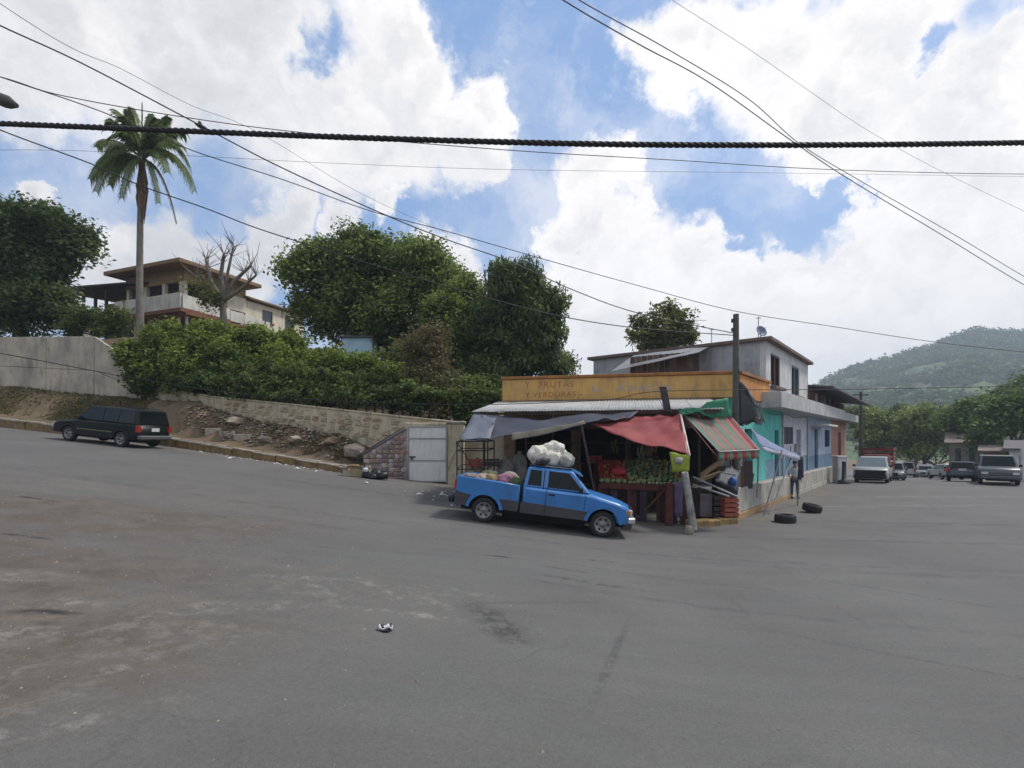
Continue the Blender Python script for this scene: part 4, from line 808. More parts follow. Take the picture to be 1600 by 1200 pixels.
# utility pole and leaning board
root = thing('utility_pole', 'dark mossy utility pole rising beside the striped awning', 'utility pole', tuple(P(1150, 700, 18.0)))
pt = P(1150, 491, 18.0); mb = MB(); mb.tube([(pt.x, pt.y, -.4), (pt.x, pt.y, 3.0), pt], [.15, .125, .095], 10); mb.build('shaft', mat('mossy_pole', (.105,.105,.085), .9, .3, 2, .4, 15, c2=(.06,.065,.045)), root, world=True)
mb = MB()
for z_ in (.18, .5): mb.tube([(pt.x-.16, pt.y-.06, pt.z-z_), (pt.x-.16, pt.y-.06, pt.z-z_-.13)], .035, 6)
mb.build('insulator', MATS['dark_iron'], root, world=True)
mb = MB(); mb.tube([(pt.x-.17, pt.y, pt.z-.2), (pt.x+.1, pt.y, pt.z-.2)], .02, 6); mb.tube([(pt.x+.05, pt.y-.1, 4.9), (pt.x+.15, pt.y+.05, 4.2), (pt.x+.16, pt.y+.05, 3.4)], .03, 5); mb.build('bracket', MATS['dark_iron'], root, world=True)
root = thing('roof_board', 'dark weathered board propped up on the grey lean-to roof', 'board', tuple(P(1040, 642, 17.6)))
a, b2 = P(1036, 604, 17.6), P(1044, 643, 17.4); mb = MB(); w = .12; mb.hexa([(b2.x-w, b2.y, b2.z), (b2.x+w, b2.y, b2.z), (b2.x+w, b2.y+.06, b2.z), (b2.x-w, b2.y+.06, b2.z), (a.x-w, a.y, a.z), (a.x+w, a.y, a.z), (a.x+w, a.y+.06, a.z), (a.x-w, a.y+.06, a.z)]); mb.build('plank', mat('dark_board', (.05,.038,.045), .9, .3, 4), root, world=True, bevel=.01)
# ---------------------------------------------------------------- stall furniture
def box_thing(name, label, cat, c, w, d, h, m, bev=.01, rz=0, slats=0, group=None):
    root = thing(name, label, cat, c, (0, 0, rz), group)
    if slats:
        for k in range(slats):
            z0 = h*k/slats+.01; z1 = h*(k+.78)/slats
            for (a0, a1, b0, b1) in ((-w/2, w/2, -d/2, -d/2+.02), (-w/2, w/2, d/2-.02, d/2)):
                mb = MB(); mb.box(a0, a1, b0, b1, z0, z1); mb.build('slat', m, root)
            for (a0, a1, b0, b1) in ((-w/2, -w/2+.02, -d/2+.021, d/2-.021), (w/2-.02, w/2, -d/2+.021, d/2-.021)):
                mb = MB(); mb.box(a0, a1, b0, b1, z0, z1); mb.build('slat', m, root)
        mb = MB(); mb.box(-w/2+.021, w/2-.021, -d/2+.021, d/2-.021, .01, .03); mb.build('base', m, root)
    else:
        mb = MB(); mb.box(-w/2, w/2, -d/2, d/2, 0, h); mb.build('body', m, root, bevel=bev)
    return root
root = thing('fruit_counter', 'dark red timber counter sloping up under the red tarp, heaped with fruit', 'counter', (4.6, 17.8, -.3))
def cnt_p(u, v):     # u 0..1 along, v 0..1 front to back
    a = Vector((2.95, 17.2, .98)).lerp(Vector((5.75, 16.55, .93)), u); b2 = Vector((3.1, 18.9, 1.72)).lerp(Vector((6.0, 18.2, 1.68)), u); return a.lerp(b2, v)
mb = MB(); q = [cnt_p(0, 0), cnt_p(1, 0), cnt_p(1, 1), cnt_p(0, 1)]; mb.hexa([v-Vector((0, 0, .05)) for v in q]+q); mb.build('display_board', mwoodr, root, world=True)
for (u, v) in ((0, .02), (.33, .02), (.66, .02), (1, .02), (0, .98), (.5, .98), (1, .98)):
    p = cnt_p(u, v); mb = MB(); mb.box(p.x-.05, p.x+.05, p.y-.05, p.y+.05, -.35, p.z-.055); mb.build('leg', mwoodr, root, world=True)
p, q2 = cnt_p(0, 0), cnt_p(1, 0); mb = MB(); mb.hexa([(p.x, p.y-.05, p.z-.16), (q2.x, q2.y-.05, q2.z-.16), (q2.x, q2.y-.01, q2.z-.16), (p.x, p.y-.01, p.z-.16), (p.x, p.y-.05, p.z+.03), (q2.x, q2.y-.05, q2.z+.03), (q2.x, q2.y-.01, q2.z+.03), (p.x, p.y-.01, p.z+.03)]); mb.build('front_board', mwoodr, root, world=True)
for k in range(9):
    a = cnt_p(k/9+.01, 0); b2 = cnt_p((k+.8)/9, 0)
    if k in (2, 5): continue
    mb = MB(); mb.hexa([(a.x, a.y+.03, -.3), (b2.x, b2.y+.03, -.3), (b2.x, b2.y+.05, -.3), (a.x, a.y+.05, -.3), (a.x, a.y+.03, a.z-.17), (b2.x, b2.y+.03, b2.z-.17), (b2.x, b2.y+.05, b2.z-.17), (a.x, a.y+.05, a.z-.17)])
    mb.build('front_plank', mat('stall_plank_%d' % (k % 3), [(.06,.025,.03), (.045,.03,.055), (.075,.03,.022)][k % 3], .9, .3, 3), root, world=True)
mb = MB(); a, b2 = P(1044, 760, 16.3), P(1008, 797, 16.3); mb.tube([a, b2], .03, 6); mb.build('brace', mwoodr, root, world=True)
mb = MB(); a = P(1046, 760, 16.2); mb.box(a.x-.11, a.x+.11, a.y, a.y+.15, -.3, a.z+.1); mb.build('corner_post', mwoodr, root, world=True)
root = thing('purple_cloth', 'dull purple cloth hanging at the right end of the fruit counter', 'cloth', tuple(P(1060, 780, 16.3)))
cloth('cloth', patch(P(1053, 752, 16.35), P(1068, 754, 16.35), P(1066, 806, 16.3), P(1053, 806, 16.3), 6, 8, 0, .03, 15), mat('purple_cloth', (.13,.09,.17), .85, .25, 3), root)
def fruit_mesh(name, s, m, sq=.9, seed=0):
    bm = bmesh.new(); bmesh.ops.create_icosphere(bm, subdivisions=2, radius=.5)
    r = random.Random(seed)
    for v in bm.verts: v.co = Vector((v.co.x*s, v.co.y*s, v.co.z*s*sq))*(1+r.uniform(-.03, .03))
    for f in bm.faces: f.smooth = True
    me = bpy.data.meshes.new(name); bm.to_mesh(me); bm.free(); me.materials.append(m); return me
FM = {'tomato': fruit_mesh('tomato', .10, mat('tomato_red', (.30,.03,.02), .35, .2, 8), .85), 'mango': fruit_mesh('mango', .12, mat('mango_yellow', (.34,.20,.04), .45, .3, 9, c2=(.20,.19,.04)), .75),
      'cabbage': fruit_mesh('cabbage', .19, mat('cabbage_green', (.20,.26,.11), .6, .25, 14, .6, 30), .9), 'watermelon': fruit_mesh('watermelon', .20, mat('watermelon_green', (.03,.07,.025), .45, .4, 12, c2=(.09,.14,.05)), .9),
      'papaya': fruit_mesh('papaya', .17, mat('papaya_orange', (.30,.14,.04), .5, .3, 6, c2=(.14,.16,.04)), .7), 'chayote': fruit_mesh('chayote', .12, mat('chayote_pale', (.30,.36,.18), .6, .2, 9), .85)}
FL_ = {'tomato': ('ripe red tomato in the heap at the left of the fruit counter', 'tomatoes on the fruit counter'), 'mango': ('yellow mango laid among the greens on the fruit counter', 'mangoes on the fruit counter'),
       'cabbage': ('pale green cabbage on the fruit counter under the red tarp', 'cabbages on the fruit counter'), 'watermelon': ('dark green melon in the rows at the middle and right of the fruit counter', 'dark melons on the fruit counter'),
       'papaya': ('orange papaya lying in the rows of the fruit counter', 'papayas on the fruit counter'), 'chayote': ('small pale green chayote along the front edge of the fruit counter', 'chayotes on the fruit counter')}
rf = random.Random(4)
def put_fruit(k, p, sc=1):
    o = bpy.data.objects.new(k, FM[k]); COL.objects.link(o); o.location = p; o.rotation_euler = (rf.uniform(-.5, .5), rf.uniform(-.5, .5), rf.uniform(0, 6)); o.scale = (sc*rf.uniform(.9, 1.15),)*3; tag(o, FL_[k][0], k, FL_[k][1])
v = .04
while v < .98:
    u = .02+rf.uniform(0, .02)
    while u < .98:
        if u < .34: k = 'cabbage' if v < .14 else ('tomato' if rf.random() < .85 else 'mango')
        elif v < .13: k = rf.choice(['chayote', 'cabbage', 'chayote'])
        else: k = rf.choice(['watermelon', 'watermelon', 'cabbage', 'papaya', 'mango', 'chayote'])
        s = {'tomato': .095, 'mango': .12, 'cabbage': .18, 'watermelon': .19, 'papaya': .16, 'chayote': .12}[k]
        p = cnt_p(u, v); put_fruit(k, (p.x, p.y, p.z+s*.42)); u += s/2.85*1.02
    v += .085 if v > .13 else .10
root = thing('red_net_bag', 'bright red net bag of produce among the tomatoes on the counter', 'net bag', tuple(cnt_p(.24, .35)))
mb = MB(); mb.lathe([(.01, -.02), (.2, .0), (.27, .10), (.25, .2), (.12, .28), (.04, .32), (.06, .36), (.01, .36)], 'z', seg=14); mb.build('bag', mat('red_net', (.50,.04,.05), .6, .3, 14, .5, 30), root)
# back shelves and stacked crates in the shade
root = thing('back_shelf', 'dark timber shelving in the shade behind the fruit counter', 'shelf', (3.5, 19.9, -.3))
for z_ in (.7, 1.5, 2.3): mb = MB(); mb.box(.5, 6.5, 19.7, 20.2, z_, z_+.04); mb.build('shelf_board', mwood, root, world=True)
for x_ in (.5, 2.5, 4.5, 6.44): mb = MB(); mb.box(x_, x_+.06, 19.65, 19.698, -.3, 2.6); mb.build('upright', mwood, root, world=True)
mcr = [mat('crate_wood', (.24,.15,.08), .9, .3, 4), mat('crate_red', (.36,.06,.04), .6, .2, 4), mat('crate_dark', (.06,.05,.05), .8, .2, 4), mat('crate_green', (.05,.16,.08), .7, .2, 4)]
cl = ['wooden crate on the lower back shelf at its left end', 'dark crate on the lower back shelf right of the wooden one', 'red crate on the middle back shelf', 'green crate on the lower back shelf near its right end', 'dark crate on the middle back shelf at its right']
for (x_, z_, k), lb in zip(((1.2, .745, 0), (2.0, .745, 2), (3.2, 1.545, 1), (4.9, .745, 3), (5.4, 1.545, 2)), cl): box_thing('crate', lb, 'crate', (x_, 19.95, z_), .55, .36, .3, mcr[k], slats=3)
for i, (px, py, Y) in enumerate(((1020, 688, 19.6), (1000, 700, 19.6), (1035, 680, 19.6), (960, 690, 19.6))):
    p = P(px, py, Y); root = thing('hanging_bunch', ['hanging orange papaya bunch above the right of the counter', 'green banana bunch hanging above the middle of the counter', 'hanging pale bunch high under the red tarp', 'dark green banana bunch hanging above the tomatoes'][i], 'fruit bunch', tuple(p))
    mb = MB()
    for k in range(9):
        a = k*2.4; r_ = .06+.03*(k % 3); c = (r_*math.cos(a), r_*math.sin(a), -.05*k); mb.lathe([(.0, -.11), (.035, -.07), (.045, 0), (.03, .07), (.0, .1)], 'z', c, 7)
    mb.build('fruit_cluster', [FM['papaya'].materials[0], FM['chayote'].materials[0], FM['mango'].materials[0], FM['watermelon'].materials[0]][i], root); mb = MB(); mb.tube([(0, 0, 0), (0, 0, .5)], .01, 5); mb.build('string', mwood, root)
# leaning purple pole, pole of tarp
root = thing('tarp_prop', 'leaning dark prop pole holding the seam between the dark and red tarps', 'prop pole', tuple(P(925, 700, 16.3)))
mb = MB(); a, b2 = P(907, 658, 16.15), P(938, 752, 16.7); b2.z = H(b2.x, b2.y)-.05; mb.tube([a, b2], .04, 7); mb.build('pole', mat('plum_pole', (.07,.04,.055), .7, .2, 4), root, world=True)
# black pipe frame left of the stall
root = thing('pipe_frame_stall', 'rusty black pipe frame at the open left end of the stall behind the pickup bed', 'stall frame', (-1, 17.2, .3))
fx = [P(714, 690, 16.6), P(762, 690, 17.0), P(722, 688, 19.0), P(772, 688, 19.2)]
for p in fx: mb = MB(); mb.tube([(p.x, p.y, H(p.x)-.05), (p.x, p.y, p.z)], .025, 6); mb.build('leg', MATS['dark_iron'], root, world=True)
for (a, b2) in ((fx[0], fx[1]), (fx[2], fx[3]), (fx[0], fx[2]), (fx[1], fx[3])):
    for dz in (0, -.3, -.9): mb = MB(); mb.tube([a+Vector((0, 0, dz)), b2+Vector((0, 0, dz))], .018, 6); mb.build('rail', MATS['dark_iron'], root, world=True)
mb = MB(); mb.tube([fx[0], fx[1]-Vector((.4, 0, 1.0))], .016, 6); mb.build('brace', MATS['dark_iron'], root, world=True)
for i, (dx, m_) in enumerate(((.15, mcr[1]), (.75, mcr[2]))):
    box_thing('crate', ['red crate standing inside the pipe frame', 'dark crate standing inside the pipe frame at its right'][i], 'crate', (fx[0].x+.35+dx, 17.9, fx[0].z-.9+.02), .5, .35, .28, m_, slats=3)
for i, (px, py, Y, s, m_, lb) in enumerate(((790, 722, 18.2, .5, 'grey_sack', 'grey sack standing behind the pickup bed under the dark tarp'), (812, 715, 18.6, .45, 'grey_sack', 'pale sack leaning behind the cab under the dark tarp'), (745, 725, 18.0, .35, 'tan_sack', 'small tan sack inside the pipe frame'))):
    root = thing('standing_sack', lb, 'sack', (P(px, py, Y).x, Y, P(px, py, Y).z-.35)); mb = MB(); mb.lathe([(.01, -.5), (s*.5, -.5), (s*.62, -.2), (s*.6, .2), (s*.4, .42), (s*.15, .5), (s*.2, .58), (.01, .57)], 'z', seg=12); mb.build('sack', mat(m_, (.30,.29,.27) if 'grey' in m_ else (.3,.22,.13), .9, .25, 5, .5, 20), root)
# right-hand clutter under the striped awning
root = thing('white_kerb_post', 'leaning whitewashed post in front of the stall corner', 'post', tuple(P(1078, 800, 15.6)))
a, b2 = P(1070, 738, 15.4), P(1084, 812, 15.7); mb = MB(); b2.z = H(b2.x)-.05; mb.tube([b2, a], [.13, .10], 8); mb.build('post', mat('whitewash', (.42,.41,.38), .9, .35, 4, .5, 15, grime=.6), root, world=True)
box_thing('red_crate', 'red plastic crate standing on the kerb at the stall corner', 'crate', tuple(P(1138, 806, 17.0)), .52, .4, .62, mat('crate_brick', (.34,.08,.05), .7, .25, 5), slats=4, rz=.2)
box_thing('dark_crate', 'narrow dark crate between the white post and the red crate', 'crate', tuple(P(1117, 806, 17.2)), .3, .4, .72, mcr[2], slats=4, rz=.2)
box_thing('grey_bin', 'dull mauve box standing under the awning left of the dark crate', 'box', tuple(P(1100, 806, 17.3)), .42, .4, .75, mat('mauve_box', (.17,.14,.15), .8, .25, 3))
for i, (a, b2, lb) in enumerate((((1083, 745, 16.6), (1152, 776, 16.3), 'long pale rail sloping down across the stall corner'), ((1083, 757, 16.5), (1140, 776, 16.2), 'shorter pale rail below the long one at the stall corner'), ((1128, 738, 16.8), (1150, 742, 16.6), 'short pale rail beside the blue tarp bundle'))):
    o = MB(); o.tube([P(*a), P(*b2)], .03, 6); o = o.build('rail', mat('rail_grey', (.34,.36,.38), .6, .2, 4), None); tag(o, lb, 'rail')
for i, (a, b2, lb) in enumerate((((1095, 748, 17.3), (1132, 722, 17.6), 'tan board slanting up under the striped awning'), ((1092, 754, 17.1), (1128, 742, 17.4), 'pale board lying below the slanting tan board'))):
    p0, p1 = P(*a), P(*b2); mb = MB(); mb.hexa([p0, p1, p1+Vector((0, .3, 0)), p0+Vector((0, .3, 0)), p0+Vector((0, 0, .12)), p1+Vector((0, 0, .12)), p1+Vector((0, .3, .12)), p0+Vector((0, .3, .12))]); o = mb.build('board', mat('tan_board', (.30,.22,.13), .9, .25, 3), None); tag(o, lb, 'board')
root = thing('blue_tarp_bundle', 'dark blue tarp bundled over goods beside the terrace corner', 'tarp', tuple(P(1138, 755, 17.2)))
cloth('tarp_sheet', patch(P(1122, 737, 17.6), P(1158, 734, 17.6), P(1153, 772, 16.7), P(1116, 755, 16.8), 10, 8, -.18, .04, 33), mat('navy_tarp', (.012,.025,.05), .6, .25, 3), root)
mb = MB(); c = P(1138, 762, 17.35); mb.box(c.x-.35, c.x+.3, c.y, c.y+.5, -.2, c.z+.35); mb.build('goods', mcr[2], root, world=True)
root = thing('bright_blue_bag', 'bright blue bag on the dark blue tarp', 'bag', tuple(P(1145, 752, 16.9)))
mb = MB(); mb.lathe([(.0, -.13), (.1, -.12), (.13, 0), (.1, .1), (.03, .15), (0, .15)], 'z', seg=10); mb.build('bag', mat('bright_blue', (.03,.12,.42), .5, .2, 4), root)
root = thing('counter_cupboard', 'small rust brown cupboard with glass panes under the awning', 'cupboard', tuple(P(1140, 735, 18.6)))
c = P(1143, 735, 18.4); mb = MB(); mb.box(c.x-.55, c.x+.45, c.y, c.y+.4, -.2, c.z+.75); mb.build('carcass', mat('rust_cupboard', (.16,.08,.05), .8, .3, 3), root, world=True)
for k in range(2): mb = MB(); mb.box(c.x-.48+k*.46, c.x-.08+k*.46, c.y-.02, c.y-.002, c.z+.15, c.z+.65); mb.build('pane', mat('pale_pane', (.35,.40,.42), .3, .2, 6), root, world=True)
for (px, py, Y, m_, lb, nm, w, h) in ((1165, 735, 18.9, mcr[2], 'black box standing on the terrace behind the yellow bag', 'black_box', .4, .55), ):
    p = P(px, py, Y); box_thing(nm, lb, 'box', (p.x, p.y, .66), w, .3, p.z+.25-.66+h*.2, m_)
root = thing('yellow_bag', 'small yellow and brown bag on the terrace corner pier', 'bag', tuple(FS.p(.2, -.2, .80)))
mb = MB(); mb.lathe([(.0, 0), (.15, 0), (.17, .15), (.12, .33), (.04, .4), (.0, .4)], 'z', seg=10); mb.build('bag', mat('yellow_bag', (.36,.25,.06), .7, .3, 7), root)
root = thing('wicker_basket', 'round brown wicker basket on the terrace wall beyond the corner pier', 'basket', tuple(FS.p(1.9, -.25, .73)))
mb = MB(); mb.lathe([(.0, 0), (.22, 0), (.32, .2), (.34, .42), (.28, .55), (.15, .62), (.0, .62)], 'z', seg=14); mb.build('basket', mat('wicker', (.16,.09,.05), .9, .35, 18, .8, 40), root)
mb = MB(); mb.lathe([(.345, .38), (.365, .41), (.345, .44)], 'z', seg=14); mb.build('rim', mwood, root)
root = thing('dark_bundle', 'dark bundle lying left of the wicker basket on the terrace', 'bundle', tuple(FS.p(1.15, -.3, .73)))
mb = MB(); mb.lathe([(.0, 0), (.2, 0), (.24, .12), (.18, .27), (.06, .33), (.0, .33)], 'z', seg=10); mb.build('bundle', mat('maroon_bundle', (.08,.03,.05), .9, .3, 5), root)
# kerb blocks at the corner
mky = mat('kerb_yellow', (.36,.24,.09), .9, .3, 4, .5, 20, grime=.4)
KB = [(P(1092, 806, 16.4), .85, 'long yellowish kerb block in front of the crates'), (P(1112, 811, 16.5), .5, 'yellow kerb block left of the gap'), (P(1134, 808, 16.9), .75, 'pale kerb block below the red crate')]
for (p, w, lb) in KB:
    z0 = H(p.x, p.y); mb = MB(); mb.box(-w/2, w/2, -.16, .16, -.08, .2); o = mb.build('kerb_block', mky, None, bevel=.04); o.location = (p.x, p.y, z0); o.rotation_euler = (0, 0, .25); tag(o, lb, 'kerb block')
root = thing('stone_stub', 'small grey stone stub standing on the asphalt before the stall', 'stone', (0, 0, 0))
p = P(1076, 834, 14.9); root.location = (p.x, p.y, H(p.x, p.y)); mb = MB(); mb.lathe([(.13, -.02), (.15, .03), (.12, .18), (.09, .24), (.0, .25)], 'z', seg=7, smooth=False); mb.build('stone', mrub[1], root)
# tyres lying on the road
mty = mat('tyre_rubber', (.018,.018,.019), .8, .2, 5, .4, 30)
def tyre(mb, r, w, seg=28, c=(0, 0, 0), axis='y'):
    h = w/2; prof = [(r*.62, -h*.7), (r*.68, -h), (r*.88, -h*1.02), (r*.97, -h*.8), (r, -h*.35), (r*1.0, h*.35), (r*.97, h*.8), (r*.88, h*1.02), (r*.68, h), (r*.62, h*.7), (r*.62, -h*.7)]
    return mb.lathe(prof, axis, c, seg)
for (px, py, Y, lb, rz) in ((1227, 810, 17.3, 'old black tyre lying flat on the road, the nearer one to the corner pier', 0), (1269, 794, 19.6, 'old black tyre tipped on the road nearer the terrace wall', .35)):
    p = P(px, py, Y); o = thing('tyre', lb, 'tyre', (p.x, p.y, H(p.x, p.y)+.12+rz*.15), (rz*.5, rz*.4, .3)); mb = MB(); tyre(mb, .34, .28, axis='z'); mb.build('casing', mty, o)
    mb = MB(); mb.lathe([(.0, -.06), (.2, -.06), (.2, .04), (.0, .05)], 'z'); mb.build('core', mdark, o)
# low white pier with dark bollard at far end of terrace
root = thing('white_pier', 'low white pier at the far end of the terrace wall', 'pier', (0, 0, 0)); p = P(1312, 752, 33); root.location = (p.x, p.y, H(p.x, p.y))
mb = MB(); mb.box(-.3, .3, -.3, .3, -.1, 1.6); mb.build('shaft', mwhite, root, bevel=.03); mb = MB(); mb.box(-.34, .34, -.34, .34, 1.602, 1.72); mb.build('cap', mwhite, root, bevel=.02)
root = thing('dark_bollard', 'short dark bollard in front of the low white pier', 'bollard', (p.x-.3, p.y-.9, H(p.x, p.y))); mb = MB(); mb.lathe([(.35, -.02), (.36, .18), (.14, .25), (.11, 1.3), (.13, 1.38), (.0, 1.4)], 'z', seg=10); mb.build('post', MATS['dark_iron'], root)
# rubbish at the kerb end
mblk = mat('black_plastic', (.008,.008,.01), .35, .2, 6, .6, 20); mpl = mat('white_plastic', (.6,.6,.6), .6, .15, 5)
root = thing('rubbish_bag', 'shiny black rubbish bag slumped at the foot of the stair wall with its knot upright', 'rubbish bag', (0, 0, 0))
p = P(586, 752, 21.6); root.location = (p.x, p.y, H(p.x, p.y)); mb = MB()
for (lx, ly, lr, lz) in ((-.3, 0, .24, .40), (.05, .05, .27, .42), (.33, 0, .22, .34), (-.05, -.15, .2, .25)): mb.lathe([(.0, 0), (lr*.9, 0), (lr*1.1, lz*.35), (lr*.85, lz*.75), (lr*.35, lz), (0, lz*1.02)], 'z', (lx, ly, 0), 12)
r = random.Random(9); mb.v = [(x+.025*math.sin(z*23+x*17), y*.85+.03*math.sin(x*29+z*11), z*(1+.1*math.sin(x*14+y*19))) for x, y, z in mb.v]; mb.build('bag', mblk, root)
mb = MB(); mb.tube([(-.34, 0, .25), (-.42, 0, .48), (-.46, 0, .72)], [.12, .06, .015], 7); mb.build('knot', mblk, root)
o = MB(); o.lathe([(.0, -.08), (.09, -.07), (.13, .0), (.09, .09), (.0, .11)], 'z', seg=10); o = o.build('plastic_bag', mpl, None); o.location = (p.x-.30, p.y-.36, p.z+.42); o.location.z = H(p.x)+.40; tag(o, 'crumpled white plastic bag on top of the black rubbish bag', 'plastic bag')
for (px, py, w, h, m_, lb, rz) in ((556, 748, .55, .35, mat('cardboard', (.38,.30,.19), .9, .2, 4), 'tan cardboard box beside the black rubbish bag', .3), (545, 746, .35, .25, mat('card_pale', (.48,.40,.30), .9, .2, 4), 'small pale carton left of the cardboard box', -.4)):
    p = P(px, py, 21.7); root = thing('carton', lb, 'carton', (p.x, p.y, H(p.x, p.y)), (0, .12, rz)); mb = MB(); mb.box(-w/2, w/2, -.2, .2, 0, h); mb.build('box', m_, root, bevel=.01)
    mb = MB(); mb.hexa([(-w/2, -.2, h), (w/2, -.2, h), (w/2, -.19, h), (-w/2, -.19, h), (-w/2, -.36, h+.12), (w/2, -.36, h+.12), (w/2, -.35, h+.12), (-w/2, -.35, h+.12)]); mb.build('flap', m_, root)
# crushed can in the foreground
p = P(603, 1028, 5.9); zc = H(p.x, p.y)
root = thing('crushed_can', 'crushed white and black drink can lying on the bare asphalt', 'can', (p.x, p.y-.0, zc+.035), (0, 0, .25))
mb = MB(); mb.lathe([(.0, -.075), (.03, -.078), (.034, -.065), (.036, -.03), (.022, .0), (.034, .03), (.036, .06), (.03, .075), (.0, .072)], 'x', seg=14); mb.v = [(x, y*1.15, z*.85+.012*math.sin(x*60)) for x, y, z in mb.v]; mb.build('can_body', mat('can_white', (.70,.70,.72), .3, .15, 12), root)
mb = MB(); mb.lathe([(.0355, -.062), (.0385, -.05), (.0385, -.035), (.032, -.02)], 'x', seg=14); mb.lathe([(.033, .022), (.0385, .04), (.0385, .055), (.036, .066)], 'x', seg=14); mb.build('dark_band', mblk, root)
o = MB(); o.tube([(-.05, -.03, 0), (.0, -.045, .0), (.06, -.035, 0)], [.012, .018, .01], 6); o = o.build('black_scrap', mblk, None); o.location = (p.x, p.y-.02, zc+.012); tag(o, 'twist of black plastic in front of the crushed can', 'scrap')
# ================================================================ VEHICLES
mblu = mat('pickup_blue', (.035,.19,.48), .28, .10, 2, c2=(.032,.155,.40), grime=.3, spec=.6); mgryl = mat('pickup_lower_grey', (.055,.05,.055), .5, .2, 3, grime=.3)
mchr = mat('chrome', (.62,.62,.64), .28, .1, 4, metal=.7); mrim = mat('steel_rim', (.26,.25,.24), .45, .2, 5, metal=.4, grime=.3); mtl = mat('tail_red', (.35,.02,.015), .3, .1, 5); mhl = mat('headlight', (.55,.57,.58), .15, .1, 5)
mveh = mat('vehicle_glass', (.006,.012,.014), .14, .1, 2, spec=.18); mund = mat('underbody', (.015,.014,.014), .9, .2, 3)
def outline(x0, x1, zb, arches, top, seg=10):
    """bottom edge from rear x0 to front x1 with wheel arches, then the list top (from front to rear)"""
    pts = [(x0, zb)]
    for (xc, r) in sorted(arches):
        h = math.sqrt(max(0, r*r-(zb-.34)**2)) if r > abs(zb-.34) else r
        a0 = math.atan2(zb-.34, -h); a1 = math.atan2(zb-.34, h)
        if a0 < 0: a0 += 2*math.pi
        for k in range(seg+1):
            a = a0+(a1-a0)*k/seg; pts.append((xc+r*math.cos(a), .34+r*math.sin(a)))
    pts.append((x1, zb)); return pts+list(top)
def loft(mb, pts, w, ins=(.085, .028, 0), ys=(0, .03, .10), plan=0.0, xr=None):
    n = len(pts); P2 = [Vector(p) for p in pts]; nr = []
    for i in range(n):
        a, b2, c = P2[i-1], P2[i], P2[(i+1) % n]; e1 = (b2-a); e2 = (c-b2)
        e1 = e1.normalized() if e1.length > 1e-6 else e2.normalized(); e2 = e2.normalized() if e2.length > 1e-6 else e1
        v = Vector((e1.y+e2.y, -e1.x-e2.x)); nr.append(v.normalized() if v.length > 1e-6 else Vector((0, 0)))
    sl = [(-w/2+y, i) for y, i in zip(ys, ins)]+[(w/2-y, i) for y, i in zip(ys[::-1], ins[::-1])]
    if plan: sl.insert(3, (0, 0))
    vs = []; xm = max(p[0] for p in pts); xn = min(p[0] for p in pts)
    for (y, i) in sl:
        for p, q in zip(P2, nr):
            x = p.x-q.x*i; z = p.y-q.y*i; f = abs(y)/(w/2)
            if plan: x -= plan*f*f*(1 if p.x > xm-.45 else (-1*.6 if p.x < xn+.3 else 0))
            vs.append((x, y, z))
    m = len(sl); fs = [(j*n+k, j*n+(k+1) % n, (j+1)*n+(k+1) % n, (j+1)*n+k) for j in range(m-1) for k in range(n)]
    mb.add(vs, fs, True); mb.add(vs[:n], [tuple(range(n))]); mb.add(vs[-n:], [tuple(range(n))[::-1]]); return mb
def wheel(root, x, y, r, w, mr=None):
    s = 1 if y > 0 else -1; mb = MB(); tyre(mb, r, w, 28, (x, y, r)); o = mb.build('wheel', mty, root)
    h = w/2; mb = MB(); pr = [(.0, s*h*.55), (.05, s*h*.6), (.065, s*h*.4), (r*.35, s*h*.3), (r*.5, s*h*.55), (r*.58, s*h*.75), (r*.64, s*h*.95), (r*.655, s*h*.7), (r*.64, -s*h*.9), (0.0, -s*h*.5)]
    mb.lathe(pr, 'y', (x, y, r), 24); mb.build('rim', mr or mrim, o)
    mb = MB()
    for k in range(6):
        a = k*math.pi/3; mb.box(x+math.cos(a)*r*.44-.028, x+math.cos(a)*r*.44+.028, y+s*h*.42-.02, y+s*h*.42+.022, r+math.sin(a)*r*.44-.028, r+math.sin(a)*r*.44+.028)
    mb.build('rim_hole', mund, o)['kind'] = 'stuff'
    return o
def ghouse(root, m, zb, zt, xb0, xb1, xt0, xt1, wb, wt, name='cabin', bev=.05):
    mb = MB(); mb.hexa([(xb0, -wb/2, zb), (xb1, -wb/2, zb), (xb1, wb/2, zb), (xb0, wb/2, zb), (xt0, -wt/2, zt), (xt1, -wt/2, zt), (xt1, wt/2, zt), (xt0, wt/2, zt)])
    o = mb.build(name, m, root, bevel=bev)
    def side(nm, poly, mm, off=.008, sgn=-1, par=None):   # poly (x, t)
        q = [(x, sgn*((wb+(wt-wb)*t)/2+off), zb+(zt-zb)*t) for x, t in poly]; q2 = [(x, y-sgn*.02, z) for x, y, z in q]; n = len(q)
        mb = MB(); mb.add(q+q2, [tuple(range(n)), tuple(range(n, 2*n))[::-1]]+[(i, (i+1) % n, (i+1) % n+n, i+n) for i in range(n)]); return mb.build(nm, mm, par or root)
    def end(nm, s0, s1, t0, t1, mm, front=True, off=.008):
        xb, xt = (xb1, xt1) if front else (xb0, xt0); g = 1 if front else -1; q = []
        for (s, t) in ((s0, t0), (s1, t0), (s1, t1), (s0, t1)): q.append((xb+(xt-xb)*t+g*off, s*(wb+(wt-wb)*t)/2, zb+(zt-zb)*t+off*.3))
        q2 = [(x-g*.02, y, z-.01) for x, y, z in q]; mb = MB(); mb.add(q+q2, [(0,1,2,3), (7,6,5,4)]+[(i, (i+1) % 4, (i+1) % 4+4, i+4) for i in range(4)]); return mb.build(nm, mm, root)
    return o, side, end
